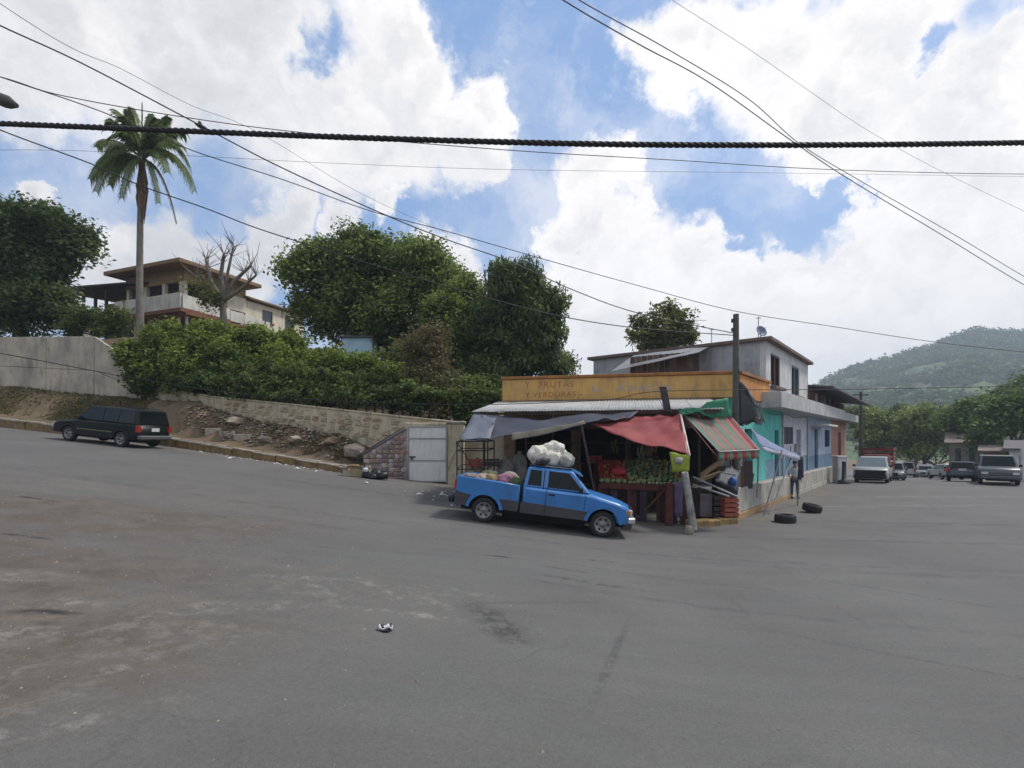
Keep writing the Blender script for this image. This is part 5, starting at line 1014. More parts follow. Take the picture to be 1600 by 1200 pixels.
def sidepoly(nm, poly, y, th, m, root, sgn=-1):
    q = [(x, sgn*y, z) for x, z in poly]; q2 = [(x, sgn*(y-th), z) for x, z in poly]; n = len(q); mb = MB()
    mb.add(q+q2, [tuple(range(n)), tuple(range(n, 2*n))[::-1]]+[(i, (i+1) % n, (i+1) % n+n, i+n) for i in range(n)]); return mb.build(nm, m, root)
def arc(xc, r, a0, a1, n=10, zc=.34): return [(xc+r*math.cos(R(a0+(a1-a0)*k/n)), zc+r*math.sin(R(a0+(a1-a0)*k/n))) for k in range(n+1)]
# ------------- blue extended-cab pickup
XR, XF = -1.58, 1.64; Wd = 1.74
ptr = Vector((.83, 14.65, 0)); ptr.z = (H(ptr.x-1.6)+H(ptr.x+1.6))/2
trk = thing('blue_pickup_truck', 'bright blue extended-cab pickup with dusty grey lower sides parked in front of the fruit stall', 'pickup truck', tuple(ptr), (0, math.atan((H(ptr.x-1.6)-H(ptr.x+1.6))/3.2), R(-5)))
top = [(2.40, .52), (2.42, .70), (2.36, .86), (2.05, .96), (1.5, 1.05), (1.28, 1.10), (-.55, 1.13), (-.62, 1.13)]
mb = MB(); loft(mb, outline(-.62, 2.40, .40, [(XF, .44)], top), Wd, plan=.10); mb.build('body', mblu, trk)
top = [(-.66, 1.13), (-1.3, 1.17), (-2.40, 1.20)]
for s in (-1, 1):
    mb = MB(); loft(mb, outline(-2.42, -.66, .42, [(XR, .44)], top), .12, ins=(.03, .008, 0), ys=(0, .015, .04)); o = mb.build('bed_side', mblu, trk); o.location = (0, s*(Wd/2-.06), 0)
mb = MB(); mb.box(-2.44, -2.39, -Wd/2+.14, Wd/2-.14, .62, 1.18); mb.build('tailgate', mblu, trk, bevel=.01)
mb = MB(); mb.box(-2.38, -.67, -Wd/2+.13, Wd/2-.13, .60, .68); mb.build('bed_floor', mund, trk)
for s in (-1, 1):
    mb = MB(); mb.box(-2.3, 2.1, s*.42-.05, s*.42+.05, .38, .5); mb.build('chassis_rail', mund, trk)
mb = MB(); mb.box(-2.25, 2.15, -.66, .66, .30, .44); mb.box(-1.1, 1.2, -.5, .5, .19, .299); mb.build('underbody', mund, trk)  # lowered centre box also hides lit ground, standing in for shade under the truck
mb = MB(); mb.tube([(XR, -.75, .34), (XR, .75, .34)], .05, 8); mb.tube([(XF, -.75, .34), (XF, .75, .34)], .04, 8); mb.lathe([(.0, -.15), (.14, -.1), (.16, 0), (.14, .1), (0, .15)], 'y', (XR, 0, .34), 10); mb.build('axle', mund, trk)
cab, side, end = ghouse(trk, mblu, 1.09, 1.66, -.58, 1.27, -.50, .72, 1.66, 1.34)
for sg in (-1, 1):
    side('quarter_window', [(-.47, .14), (-.10, .14), (-.12, .86), (-.42, .86)], mveh, sgn=sg)
    side('door_window', [(.08, .12), (1.00, .12), (.98, .22), (.62, .88), (.09, .88)], mveh, sgn=sg)
    for (x0, x1, sl_) in ((-.10, -.075, 0), (.03, .05, 0)):
        side('pillar_gap', [(x0+.05, -.02), (x1+.05, -.02), (x1+.05, .93), (x0+.05, .93)], mund, off=.004, sgn=sg)
    # lower cladding: greyish dark band with arches
    yy = Wd/2+.006
    sidepoly('lower_cladding', [(-.60, .40)]+[(1.16, .40)]+arc(XF, .47, 172, 150, 4)+[(1.2, .64), (-.60, .70)], yy, .03, mgryl, trk, sg)
    sidepoly('bed_cladding', [(-1.10, .42), (-.68, .42), (-.68, .70), (-1.17, .70)], yy, .03, mgryl, trk, sg)
    sidepoly('rear_cladding', [(-2.40, .42), (-2.04, .42), (-2.02, .60), (-1.96, .72), (-2.40, .80)], yy, .03, mgryl, trk, sg)
    for xc in (XR, XF):
        o_ = arc(xc, .52, 8, 172, 14); i_ = arc(xc, .43, 172, 8, 14)
        sidepoly('wheel_flare', o_+i_, Wd/2+.045, .05, mblu, trk, sg)
        ap = arc(xc, .445, 0, 180, 14); q = [(x_, sg*(Wd/2-.03), z_) for x_, z_ in ap]+[(x_, sg*(Wd/2-.42), z_) for x_, z_ in ap]; mb = MB(); mb.add(q, [(i, i+1, i+16, i+15) for i in range(14)]+[tuple(range(15, 30))], True); mb.build('wheel_well', mund, trk)
    sidepoly('cab_bed_gap', [(-.665, .42), (-.625, .42), (-.625, 1.14), (-.665, 1.14)], Wd/2-.03, .04, mund, trk, sg)
    sidepoly('door_seam', [(.055, .42), (.067, .42), (.067, 1.10), (.055, 1.10)], Wd/2+.008, .01, mund, trk, sg)
    sidepoly('door_seam', [(1.10, .66), (1.112, .66), (1.112, 1.07), (1.10, 1.07)], Wd/2+.003, .01, mund, trk, sg)
    mb = MB(); mb.box(.12, .30, sg*(Wd/2+.005)-.012, sg*(Wd/2+.005)+.012, .955, .995); mb.build('door_handle', mund, trk, bevel=.005)
    mb = MB(); mb.box(.92, 1.02, sg*(Wd/2+.10)-.08, sg*(Wd/2+.10)+.08, 1.12, 1.26); mb.build('mirror', mund, trk, bevel=.02)
    mb = MB(); mb.box(2.30, 2.395, sg*.66-.13, sg*.66+.13, .66, .80); mb.build('headlight', mhl, trk, bevel=.015)
    mb = MB(); mb.box(2.22, 2.33, sg*.82-.045, sg*.82+.045, .66, .79); mb.build('indicator', mat('indicator_amber', (.45,.16,.03), .3, .1, 3), trk, bevel=.01)
    mb = MB(); mb.box(-2.45, -2.35, sg*.79-.075, sg*.79+.085, .82, 1.10); mb.build('tail_light', mtl, trk, bevel=.01)
end('windshield', -.90, .90, .06, .94, mveh); end('rear_window', -.80, .80, .2, .88, mveh, front=False)
mb = MB(); mb.hexa([(.70, -.60, 1.655), (.98, -.70, 1.53), (.98, .70, 1.53), (.70, .60, 1.655), (.70, -.60, 1.685), (1.0, -.70, 1.56), (1.0, .70, 1.56), (.70, .60, 1.685)]); mb.build('sun_visor', mblu, trk, bevel=.008)
mb = MB(); mb.box(2.37, 2.425, -.5, .5, .64, .83); mb.build('grille', mund, trk, bevel=.01)
mb = MB(); mb.hexa([(2.30, -.88, .44), (2.50, -.74, .44), (2.50, .74, .44), (2.30, .88, .44), (2.28, -.88, .60), (2.51, -.74, .60), (2.51, .74, .60), (2.28, .88, .60)]); mb.build('front_bumper', mchr, trk, bevel=.03)
mb = MB(); mb.hexa([(2.18, -.80, .26), (2.42, -.68, .26), (2.42, .68, .26), (2.18, .80, .26), (2.18, -.82, .438), (2.45, -.70, .438), (2.45, .70, .438), (2.18, .82, .438)]); mb.build('front_valance', mgryl, trk, bevel=.02)
mb = MB(); mb.box(-2.58, -2.43, -.85, .85, .46, .60); mb.build('rear_bumper', mund, trk, bevel=.02)
for x in (XR, XF):
    for s in (-1, 1): wheel(trk, x, s*(Wd/2-.10), .345, .22)
mb = MB(); mb.tube([(-.45, -.62, 1.70), (.65, -.62, 1.70), (.65, .62, 1.70), (-.45, .62, 1.70), (-.45, -.62, 1.70)], .02, 6)
for k in range(5): mb.tube([(-.4+k*.25, -.62, 1.70), (-.4+k*.25, .62, 1.70)], .014, 5)
mb.build('roof_rack', MATS['dark_iron'], trk)
TM = trk.matrix_basis.copy(); TM = Matrix.LocRotScale(trk.location, trk.rotation_euler, trk.scale)
def ontruck(p): return TM @ Vector(p)
def lump(name, label, cat, p, s, m, seed, group=None, pole=True):
    r = random.Random(seed); bm = bmesh.new(); bmesh.ops.create_icosphere(bm, subdivisions=4, radius=.5); ph = [r.uniform(0, 6) for _ in range(4)]
    for v in bm.verts:
        c = v.co.normalized(); k = 1+.06*math.sin(5*c.x+ph[0])*math.sin(4*c.z+ph[1])+.07*math.sin(9*c.y+ph[2])+.03*math.sin(14*c.x+9*c.z+ph[3])+.012*math.sin(23*c.z-17*c.y+ph[0]); v.co = Vector((c.x*s[0], c.y*s[1], c.z*s[2]))*.5*k
    for f in bm.faces: f.smooth = True
    me = bpy.data.meshes.new(name); bm.to_mesh(me); bm.free(); me.materials.append(m); o = bpy.data.objects.new(name, me); COL.objects.link(o); o.location = ontruck(p); o.rotation_euler = (r.uniform(-.2, .2), r.uniform(-.2, .2)+.1, r.uniform(0, 3)); return tag(o, label, cat, group)
msk = mat('white_sack', (.70,.67,.58), .9, .18, 22, .4, 40, c2=(.46,.43,.36))
lump('sack', 'full whitish sack at the left of the heap on the pickup roof', 'sack', (-.28, -.20, 1.98), (.68, .62, .54), msk, 1)
lump('sack', 'highest whitish sack on top of the pickup roof heap', 'sack', (.12, -.02, 2.14), (.72, .62, .54), msk, 2)
lump('sack', 'small whitish sack wedged in the middle front of the roof heap', 'sack', (.10, -.30, 1.93), (.52, .42, .46), msk, 3)
lump('sack', 'greyish sack slumped at the right end of the roof heap', 'sack', (.44, -.08, 1.90), (.60, .64, .44), mat('grey_white_sack', (.38,.37,.33), .9, .25, 9, 1.0, 26), 4)
lump('sack', 'whitish sack behind the others on the pickup roof', 'sack', (.25, .38, 2.0), (.62, .5, .52), msk, 5)
lump('sack', 'flat dark grey sack underneath the left of the roof heap', 'sack', (-.12, -.28, 1.80), (.85, .5, .20), mat('dark_sack', (.10,.10,.11), .9, .25, 6, .5, 20), 6)
mpk_ = mat('pink_bag', (.30,.12,.19), .6, .25, 7, .6, 20); mon = mat('onion_white', (.32,.26,.22), .8, .2, 8, .5, 20); mgn = mat('greens', (.09,.12,.06), .8, .3, 9, .8, 30); myl = mat('yellow_sack', (.27,.19,.09), .8, .2, 6, .5, 20)
for i, (x, y, s, m_, lb, nm) in enumerate(((-1.15, -.25, (.62, .5, .42), mpk_, 'pink produce bag sticking up from the middle of the pickup bed', 'pink_bag'), (-1.52, -.35, (.34, .4, .36), myl, 'yellow sack left of the pink bag in the pickup bed', 'yellow_sack'), (-1.80, -.3, (.5, .5, .28), mon, 'pale sack near the tail of the pickup bed', 'pale_sack'),
        (-2.12, -.3, (.5, .55, .24), mat('rose_sack', (.24,.17,.16), .8, .2, 7, .5, 20), 'rosy pale sack at the very tail of the pickup bed', 'pale_sack'), (-.82, -.3, (.5, .5, .30), mgn, 'green leafy sack against the cab in the pickup bed', 'green_sack'), (-1.05, .35, (.6, .6, .46), mon, 'pale sack on the far side of the bed by the cab', 'pale_sack'), (-1.75, .35, (.7, .6, .36), mgn, 'green leafy sack on the far side near the tail', 'green_sack'))):
    lump(nm, lb, 'sack', (x, y, 1.14), s, m_, 20+i)
mb = MB(); mb.box(-2.35, -.7, -.7, .7, 0, .4); o = mb.build('bed_load', mat('load_brown', (.12,.09,.07), .9, .3, 4), None, bevel=.06); o.location = ontruck((0, 0, .682)); o.rotation_euler = trk.rotation_euler; tag(o, 'brown covered load filling the bottom of the pickup bed under the sacks', 'load')
# ------------- generic vehicles
def make_suv(name, label, cat, loc, rot, body, L_=4.5, Wd=1.75, Hh=1.65, belt=1.02, wr=.34, hood=True, rear_slope=.12, tailc=None, trim=None, face=None, glass=mveh, pick=False, bumper=None, rack=False, wb=2.65, hoodz=.95, wsx=.62, roof_f=.25):
    t = thing(name, label, cat, loc, rot); x0, x1 = -L_/2, L_/2; xr, xf = -wb/2-.08, wb/2-.02; bp = bumper or body
    top = [(x1, .50), (x1+.01, .68), (x1-.08, hoodz-.12), (x1-.35, hoodz-.03), (x1-1.15, hoodz+.04), (x1-1.25, belt), (x0+.04, belt+.02), (x0, .55)]
    if pick: top = top[:-2]+[(x0+1.75, belt+.02), (x0+1.7, belt-.04), (x0+.05, belt-.03), (x0, .55)]
    mb = MB(); loft(mb, outline(x0+.02, x1, .36, [(xr, wr+.07), (xf, wr+.07)], top), Wd, plan=.10); mb.build('body', body, t)
    xb0 = x0+1.75 if pick else x0+.05; xt0 = xb0+.1 if pick else x0+.05+rear_slope
    cabn, side, end = ghouse(t, body, belt-.01, Hh, xb0, x1-1.2, xt0, x1-1.2-wsx, Wd-.08, Wd-.38)
    xe = x1-1.2-wsx; n_ = 2 if pick else 3; a, b2 = xt0+.12, xe-.05
    for sg in (-1, 1):
        for k in range(n_):
            p, q = a+(b2-a)*k/n_+.03, a+(b2-a)*(k+1)/n_-.03
            if k == n_-1: side('side_window', [(p, .12), (xe+wsx*.72, .12), (q-.02, .86), (p, .86)], glass, sgn=sg)
            elif k == 0 and not pick: side('side_window', [(p-.05, .12), (q, .12), (q, .86), (p, .86)], glass, sgn=sg)
            else: side('side_window', [(p, .12), (q, .12), (q, .86), (p, .86)], glass, sgn=sg)
            if k: sidepoly('door_seam', [(p-.045, .45), (p-.033, .45), (p-.033, belt-.02), (p-.045, belt-.02)], Wd/2+.004, .01, mund, t, sg)
            mb = MB(); mb.box(p+.04, p+.18, sg*(Wd/2)-.012, sg*(Wd/2)+.014, belt-.17, belt-.13)
            if k: mb.build('door_handle', mund, t)
        mb = MB(); mb.box(xe+.35, xe+.44, sg*(Wd/2+.07)-.08, sg*(Wd/2+.07)+.08, belt+.02, belt+.16); mb.build('mirror', mund, t, bevel=.02)
        if trim: sidepoly('side_trim', [(xr+.45, .60), (xf-.45, .60), (xf-.45, .64), (xr+.45, .64)], Wd/2+.012, .015, trim, t, sg); sidepoly('sill_trim', [(xr+.42, .36), (xf-.42, .36), (xf-.42, .50), (xr+.42, .50)], Wd/2+.01, .02, mund, t, sg)
        for xc in (xr, xf): sidepoly('wheel_flare', arc(xc, wr+.12, 8, 172, 12, wr)+arc(xc, wr+.05, 172, 8, 12, wr), Wd/2+.02, .03, mund if trim else body, t, sg)
        mb = MB(); mb.box(x1-.06, x1+.012, sg*(Wd/2-.26)-.15, sg*(Wd/2-.26)+.15, .66, .80); mb.build('headlight', mhl, t, bevel=.01)
        mb = MB(); mb.box(x0-.015, x0+.12, sg*(Wd/2-.09)-.085, sg*(Wd/2-.09)+.085, .72, 1.0 if not pick else .95); mb.build('tail_light', tailc or mtl, t, bevel=.01)
    end('windshield', -.88, .88, .08, .92, glass); end('rear_window', -.84, .84, .10, .86, glass, front=False)
    mb = MB(); mb.box(x1-.02, x1+.015, -.45, .45, .62, .82); mb.build('grille', face or mund, t, bevel=.01)
    mb = MB(); mb.box(x1-.12, x1+.09, -Wd/2+.06, Wd/2-.06, .40, .58); mb.build('front_bumper', bp, t, bevel=.04)
    mb = MB(); mb.box(x0-.10, x0+.08, -Wd/2+.05, Wd/2-.05, .40, .58); mb.build('rear_bumper', bp, t, bevel=.04)
    mb = MB(); mb.box(x0-.02, x0-.003, -.20, .20, .76, .92); mb.build('number_plate', mat('plate_white', (.60,.60,.58), .5, .1, 8), t)
    for x in (xr, xf):
        for s in (-1, 1): wheel(t, x, s*(Wd/2-.11), wr, .21)
    mb = MB(); mb.box(x0+.3, x1-.4, -Wd/2+.35, Wd/2-.35, .25, .38); mb.build('chassis', mund, t)
    if rack:
        for s in (-1, 1): mb = MB(); mb.tube([(xt0+.1, s*.55, Hh), (xt0+.15, s*.55, Hh+.06), (xe-.1, s*.55, Hh+.06), (xe-.05, s*.55, Hh)], .015, 6); mb.build('roof_rail', mund, t)
    return t
mdg = mat('dark_green_paint', (.004,.009,.007), .35, .1, 2, spec=.25); mgld = mat('gold_trim', (.16,.13,.07), .5, .1, 3); mtg2 = mat('tinted_glass_light', (.006,.01,.012), .10, .1, 2, spec=.4)
cx, cy = -18.2, 23.25; cz = (H(cx-1.3)+H(cx+1.3))/2
suv = make_suv('dark_green_wagon', 'dark green four-door wagon with gold side trim parked against the orange kerb', 'car', (cx, cy, cz), (0, -math.atan((H(cx-1.3)-H(cx+1.3))/2.6), R(170)), mdg, 4.5, 1.78, 1.68, 1.02, .34, trim=mgld, glass=mtg2, rack=True, bumper=mat('bumper_grey', (.09,.09,.095), .6, .1, 3))
def street(px, py, Y, x=None): p = P(px, py, Y); return p.x, p.y, H(p.x, p.y)
aw = math.degrees(math.atan2(DS.y, DS.x))
slp = math.atan(.064*.77)
mwp = mat('white_car_paint', (.34,.35,.34), .3, .08, 2, spec=.6); mgp = mat('dark_grey_paint', (.06,.065,.075), .35, .1, 2, spec=.6); mslv = mat('silver_paint', (.32,.33,.35), .35, .1, 2, metal=.4)
make_suv('white_pickup_truck', 'white pickup with a dark open nose facing the junction beside the terrace', 'pickup truck', street(1365, 752, 34.5), (0, 0, R(aw+180)), mwp, 4.9, 1.85, 1.72, 1.05, .36, face=mund, glass=mat('pale_glass', (.18,.22,.22), .1, .1, 2, spec=1.0), pick=True, bumper=mund, hoodz=1.05)
t = [o for o in bpy.data.objects if o.name.startswith('white_pickup_truck')][0]
mb = MB(); mb.hexa([(2.40, -.84, .42), (2.50, -.80, .42), (2.50, .80, .42), (2.40, .84, .42), (2.36, -.84, .90), (2.475, -.78, .92), (2.475, .78, .92), (2.36, .84, .90)]); mb.build('nose_panel', mund, t, bevel=.02)
make_suv('dark_grey_pickup', 'dark grey pickup with a pale bumper parked at the right of the far street', 'pickup truck', street(1557, 756, 32.8), (0, 0, R(aw+180)), mgp, 5.0, 1.9, 1.78, 1.08, .37, pick=True, bumper=mat('bumper_grey', (.09,.09,.095)), face=mat('bumper_grey', (.09,.09,.095)), hoodz=1.08)
make_suv('grey_hatchback', 'small dark grey car parked just left of the dark grey pickup', 'car', street(1502, 748, 37.5), (0, slp, R(aw)), mgp, 4.0, 1.65, 1.42, .9, .3, wb=2.4)
make_suv('white_compact', 'white low car nosing out behind the dark grey pickup', 'car', street(1477, 747, 46), (0, slp, R(aw+20)), mwp, 3.8, 1.62, 1.38, .88, .29, wb=2.3)
make_suv('silver_sedan', 'silver car driving in the middle of the far street', 'car', street(1446, 746, 64), (0, slp, R(aw+180)), mslv, 4.3, 1.7, 1.45, .92, .31)
make_suv('white_van', 'white van parked by the trees farther down the street', 'van', street(1417, 738, 62), (0, slp, R(aw)), mwp, 4.4, 1.75, 1.85, 1.0, .32, rear_slope=.02, hoodz=.95)
make_suv('dark_car', 'dark car behind the white pickup at the end of the row', 'car', street(1395, 742, 42), (0, slp, R(aw+180)), mgp, 4.3, 1.7, 1.45, .92, .31)
# red stake truck behind the white pickup
x, y, z = street(1372, 742, 41)
t = thing('red_stake_truck', 'dark red stake-sided truck parked behind the white pickup', 'truck', (x, y, z), (0, 0, R(aw+180)))
mrs = mat('dark_red_stakes', (.17,.03,.03), .7, .25, 3); mb = MB(); mb.box(.9, 2.4, -.95, .95, .5, 1.45); mb.build('cab_body', mrs, t, bevel=.06)
cb, side, end = ghouse(t, mrs, 1.44, 2.1, .9, 2.1, 1.0, 1.8, 1.8, 1.6); end('windshield', -.88, .88, .1, .9, mveh)
for k in range(5):
    for s in (-1, 1): mb = MB(); mb.box(-2.8, .8, s*1.0-.02, s*1.0+.02, .95+k*.36, 1.17+k*.36); mb.build('stake_board', mrs, t)
    mb = MB(); mb.box(.78, .82, -.97, .97, .95+k*.36, 1.17+k*.36); mb.build('stake_board', mrs, t)
for k in range(4):
    for s in (-1, 1): mb = MB(); mb.box(-2.7+k*1.1, -2.6+k*1.1, s*.97-.02 if s > 0 else -.975, s*.97+.005 if s > 0 else -.95, .9, 2.8); mb.build('stake_post', mund, t)
mb = MB(); mb.box(-2.8, .8, -1.0, 1.0, .8, .94); mb.build('bed_floor', mund, t)
for xx in (-1.7, 1.7):
    for s in (-1, 1): wheel(t, xx, s*.85, .42, .25)
# ================================================================ PERSON by the terrace wall
def skin(name, verts, edges, radii, m, parent, root=0, sub=1):
    me = bpy.data.meshes.new(name); me.from_pydata(verts, edges, []); o = link(name, me, m, parent)
    md = o.modifiers.new('Skin', 'SKIN'); md.use_smooth_shade = True
    if not me.skin_vertices: return o
    for v, r in zip(me.skin_vertices[0].data, radii): v.radius = r if isinstance(r, tuple) else (r, r)
    me.skin_vertices[0].data[root].use_root = True
    sb = o.modifiers.new('Sub', 'SUBSURF'); sb.levels = sub; sb.render_levels = sub; return o
pw = P(1242, 776, 24.3); pz = H(pw.x, pw.y)
per = thing('person', 'person in a light shirt and dark blue jeans standing by the terrace wall', 'person', (pw.x, pw.y, pz), (0, 0, R(-20)))
V_ = [(0,0,.92), (0,0,1.10), (0,-.01,1.32), (0,0,1.44), (0,-.02,1.52), (0,-.02,1.60), (0,-.01,1.68),
      (.10,0,.88), (.12,-.03,.50), (.12,.02,.10), (.12,-.13,.04), (-.10,0,.88), (-.14,-.05,.50), (-.13,.0,.10), (-.14,-.15,.04),
      (.19,0,1.40), (.25,.02,1.13), (.25,-.08,.90), (-.19,0,1.40), (-.26,.02,1.13), (-.22,-.12,.92)]
E_ = [(0,1),(1,2),(2,3),(3,4),(4,5),(5,6),(0,7),(7,8),(8,9),(9,10),(0,11),(11,12),(12,13),(13,14),(3,15),(15,16),(16,17),(3,18),(18,19),(19,20)]
R_ = [(.15,.10),(.13,.09),(.15,.10),(.08,.07),.055,(.075,.09),(.075,.09),.085,.058,.04,(.04,.03),.085,.058,.04,(.04,.03),.055,.04,.03,.055,.04,.03]
for s, w in ((1, 17), (-1, 20)):
    b0 = V_[w]; V_.append((b0[0], b0[1]-.02, b0[2]-.08)); E_.append((w, len(V_)-1)); R_.append((.035, .018)); pm = len(V_)-1
    for k, (dx, ln) in enumerate(((-.03, .07), (-.01, .085), (.01, .08), (.03, .06))):
        V_.append((b0[0]+dx*.5, b0[1]-.02+dx, b0[2]-.08-ln*.55)); E_.append((pm, len(V_)-1)); R_.append(.009); V_.append((b0[0]+dx*.5-.01*s, b0[1]-.03+dx, b0[2]-.08-ln)); E_.append((len(V_)-2, len(V_)-1)); R_.append(.008)
    V_.append((b0[0]-.02*s, b0[1]-.06, b0[2]-.09)); E_.append((pm, len(V_)-1)); R_.append(.01)
mskn = mat('skin_tone', (.26,.14,.09), .6, .1, 5); skin('body', V_, E_, R_, mskn, per)
skin('shirt', [(0,0,.95), (0,0,1.12), (0,-.01,1.32), (0,0,1.43), (.19,0,1.40), (.245,.02,1.18), (-.19,0,1.40), (-.25,.02,1.18)], [(0,1),(1,2),(2,3),(3,4),(4,5),(3,6),(6,7)], [(.17,.125),(.16,.115),(.175,.125),(.09,.08),.075,.06,.075,.06], mat('light_shirt', (.45,.46,.48), .9, .15, 4), per)
skin('jeans', [(0,0,.93), (.10,0,.84), (.12,-.03,.50), (.12,.02,.12), (-.10,0,.84), (-.14,-.05,.50), (-.13,.0,.12)], [(0,1),(1,2),(2,3),(0,4),(4,5),(5,6)], [(.165,.12),.105,.078,.06,.105,.078,.06], mat('blue_jeans', (.05,.065,.12), .9, .2, 5), per)
mb = MB(); mb.lathe([(.0, .115), (.06, .10), (.09, .05), (.1, .0), (.088, -.05), (.0, -.06)], 'z', (0, .015, 1.69), 14); mb.build('hair', mat('black_hair', (.012,.010,.009), .6, .2, 6), per)
for s in (-1, 1):
    mb = MB(); mb.box(.125*s-.05 if s > 0 else -.185, .125*s+.05 if s > 0 else -.085, -.2, .07, 0, .09); mb.build('shoe', mund, per, bevel=.03)
    mb = MB(); mb.box(.03*s-.012, .03*s+.012, -.118, -.108, 1.645, 1.655); mb.build('eye', mund, per)
mb = MB(); mb.hexa([(-.012, -.125, 1.60), (.012, -.125, 1.60), (.012, -.10, 1.60), (-.012, -.10, 1.60), (-.006, -.112, 1.64), (.006, -.112, 1.64), (.006, -.1, 1.64), (-.006, -.1, 1.64)]); mb.build('nose', mskn, per)
# ================================================================ FAR STREET SETTING
def gable(name, label, px0, px1, py_e, py_r, Y, depth, m, mr, door=True):
    c = P((px0+px1)/2, 700, Y); ux = (px1-px0)/800*Y; br = math.atan2(c.x, c.y); w = ux*math.cos(br)*.98; ze = P(0, py_e, Y).z; zr = P(0, py_r, Y).z; z0 = H(c.x, Y)-1
    t = thing(name, label, 'house', (c.x, c.y, z0), (0, 0, -br)); he, hr = ze-z0, zr-z0
    mb = MB(); mb.box(-w/2, w/2, 0, depth, 0, he); mb.build('wall', m, t)
    for (y0, y1, za, zb_) in ((-.4, depth/2, he, hr), (depth/2+.002, depth+.4, hr, he)):
        mb = MB(); mb.hexa([(-w/2-.4, y0, za), (w/2+.4, y0, za), (w/2+.4, y1, zb_), (-w/2-.4, y1, zb_), (-w/2-.4, y0, za+.12), (w/2+.4, y0, za+.12), (w/2+.4, y1, zb_+.12), (-w/2-.4, y1, zb_+.12)]); mb.build('roof', mr, t)
    for k in range(2):
        xx = -w/2+w*(.2+.45*k); mb = MB(); mb.box(xx, xx+w*.18, -.03, -.002, 2.0, he-.5); mb.build('window', mglass, t)
    return t
gable('grey_roadside_house', 'grey tin-roofed house under the trees across the far street', 1482, 1532, 693, 676, 56, 8, mat('grey_block_wall', (.26,.25,.24), .9, .25, .6, grime=.5), mat('brown_tin', (.20,.15,.13), .8, .25, 1))
gable('brown_roadside_house', 'low brown house behind the dark grey pickup', 1536, 1572, 706, 697, 48, 7, mat('brown_wall', (.22,.15,.11), .9, .25, .6), mat('brown_tin', (.2, .15, .13)))
gable('white_edge_house', 'white house behind the right end of the dark grey pickup', 1575, 1660, 703, 690, 44, 7, mwhite, mtin)
gable('white_far_house', 'small white house among the far trees beyond the white pickup', 1340, 1366, 703, 694, 75, 8, mwhite, mtin)
for (px, y1, Y, lb) in ((1345, 612, 47, 'slim dark utility pole standing past the coral house'), (1598, 700, 34, 'short white post right of the dark grey pickup')):
    p = P(px, y1, Y); z0 = H(p.x, p.y)-.1; t = thing('street_pole', lb, 'pole', (p.x, p.y, z0)); mb = MB(); mb.tube([(0, 0, 0), (0, 0, p.z-z0)], [.16, .11], 8); mb.build('shaft', mat('dark_pole', (.06,.06,.055), .9, .2, 2) if px < 1500 else mwhite, t)
    if px < 1500: mb = MB(); mb.box(-.7, .7, -.05, .05, p.z-z0-.35, p.z-z0-.25); mb.build('cross_arm', MATS['dark_pole'], t)
# streetlight poking in at the upper left
t = thing('street_lamp', 'dark street lamp head poking in at the upper left', 'street lamp', (-14.5, 12.0, 1.8))
hp = P(26, 165, 11.5); base = P(-30, 143, 11.7)
mb = MB(); d_ = (hp-base); mb.tube([base, base+d_*.15, base+d_*.75, hp], [.06, .13, .14, .05], 8); o = mb.build('lamp_head', mat('lamp_dark', (.05,.05,.04), .6, .2, 3), t, world=True); 
mb = MB(); mb.tube([(-14.5, 12, 1.5), (-14.5, 12, 9.6), (-14.0, 11.95, 10.3), base], [.13, .09, .05, .04], 8); mb.build('pole', MATS['galv_pole'], t, world=True)
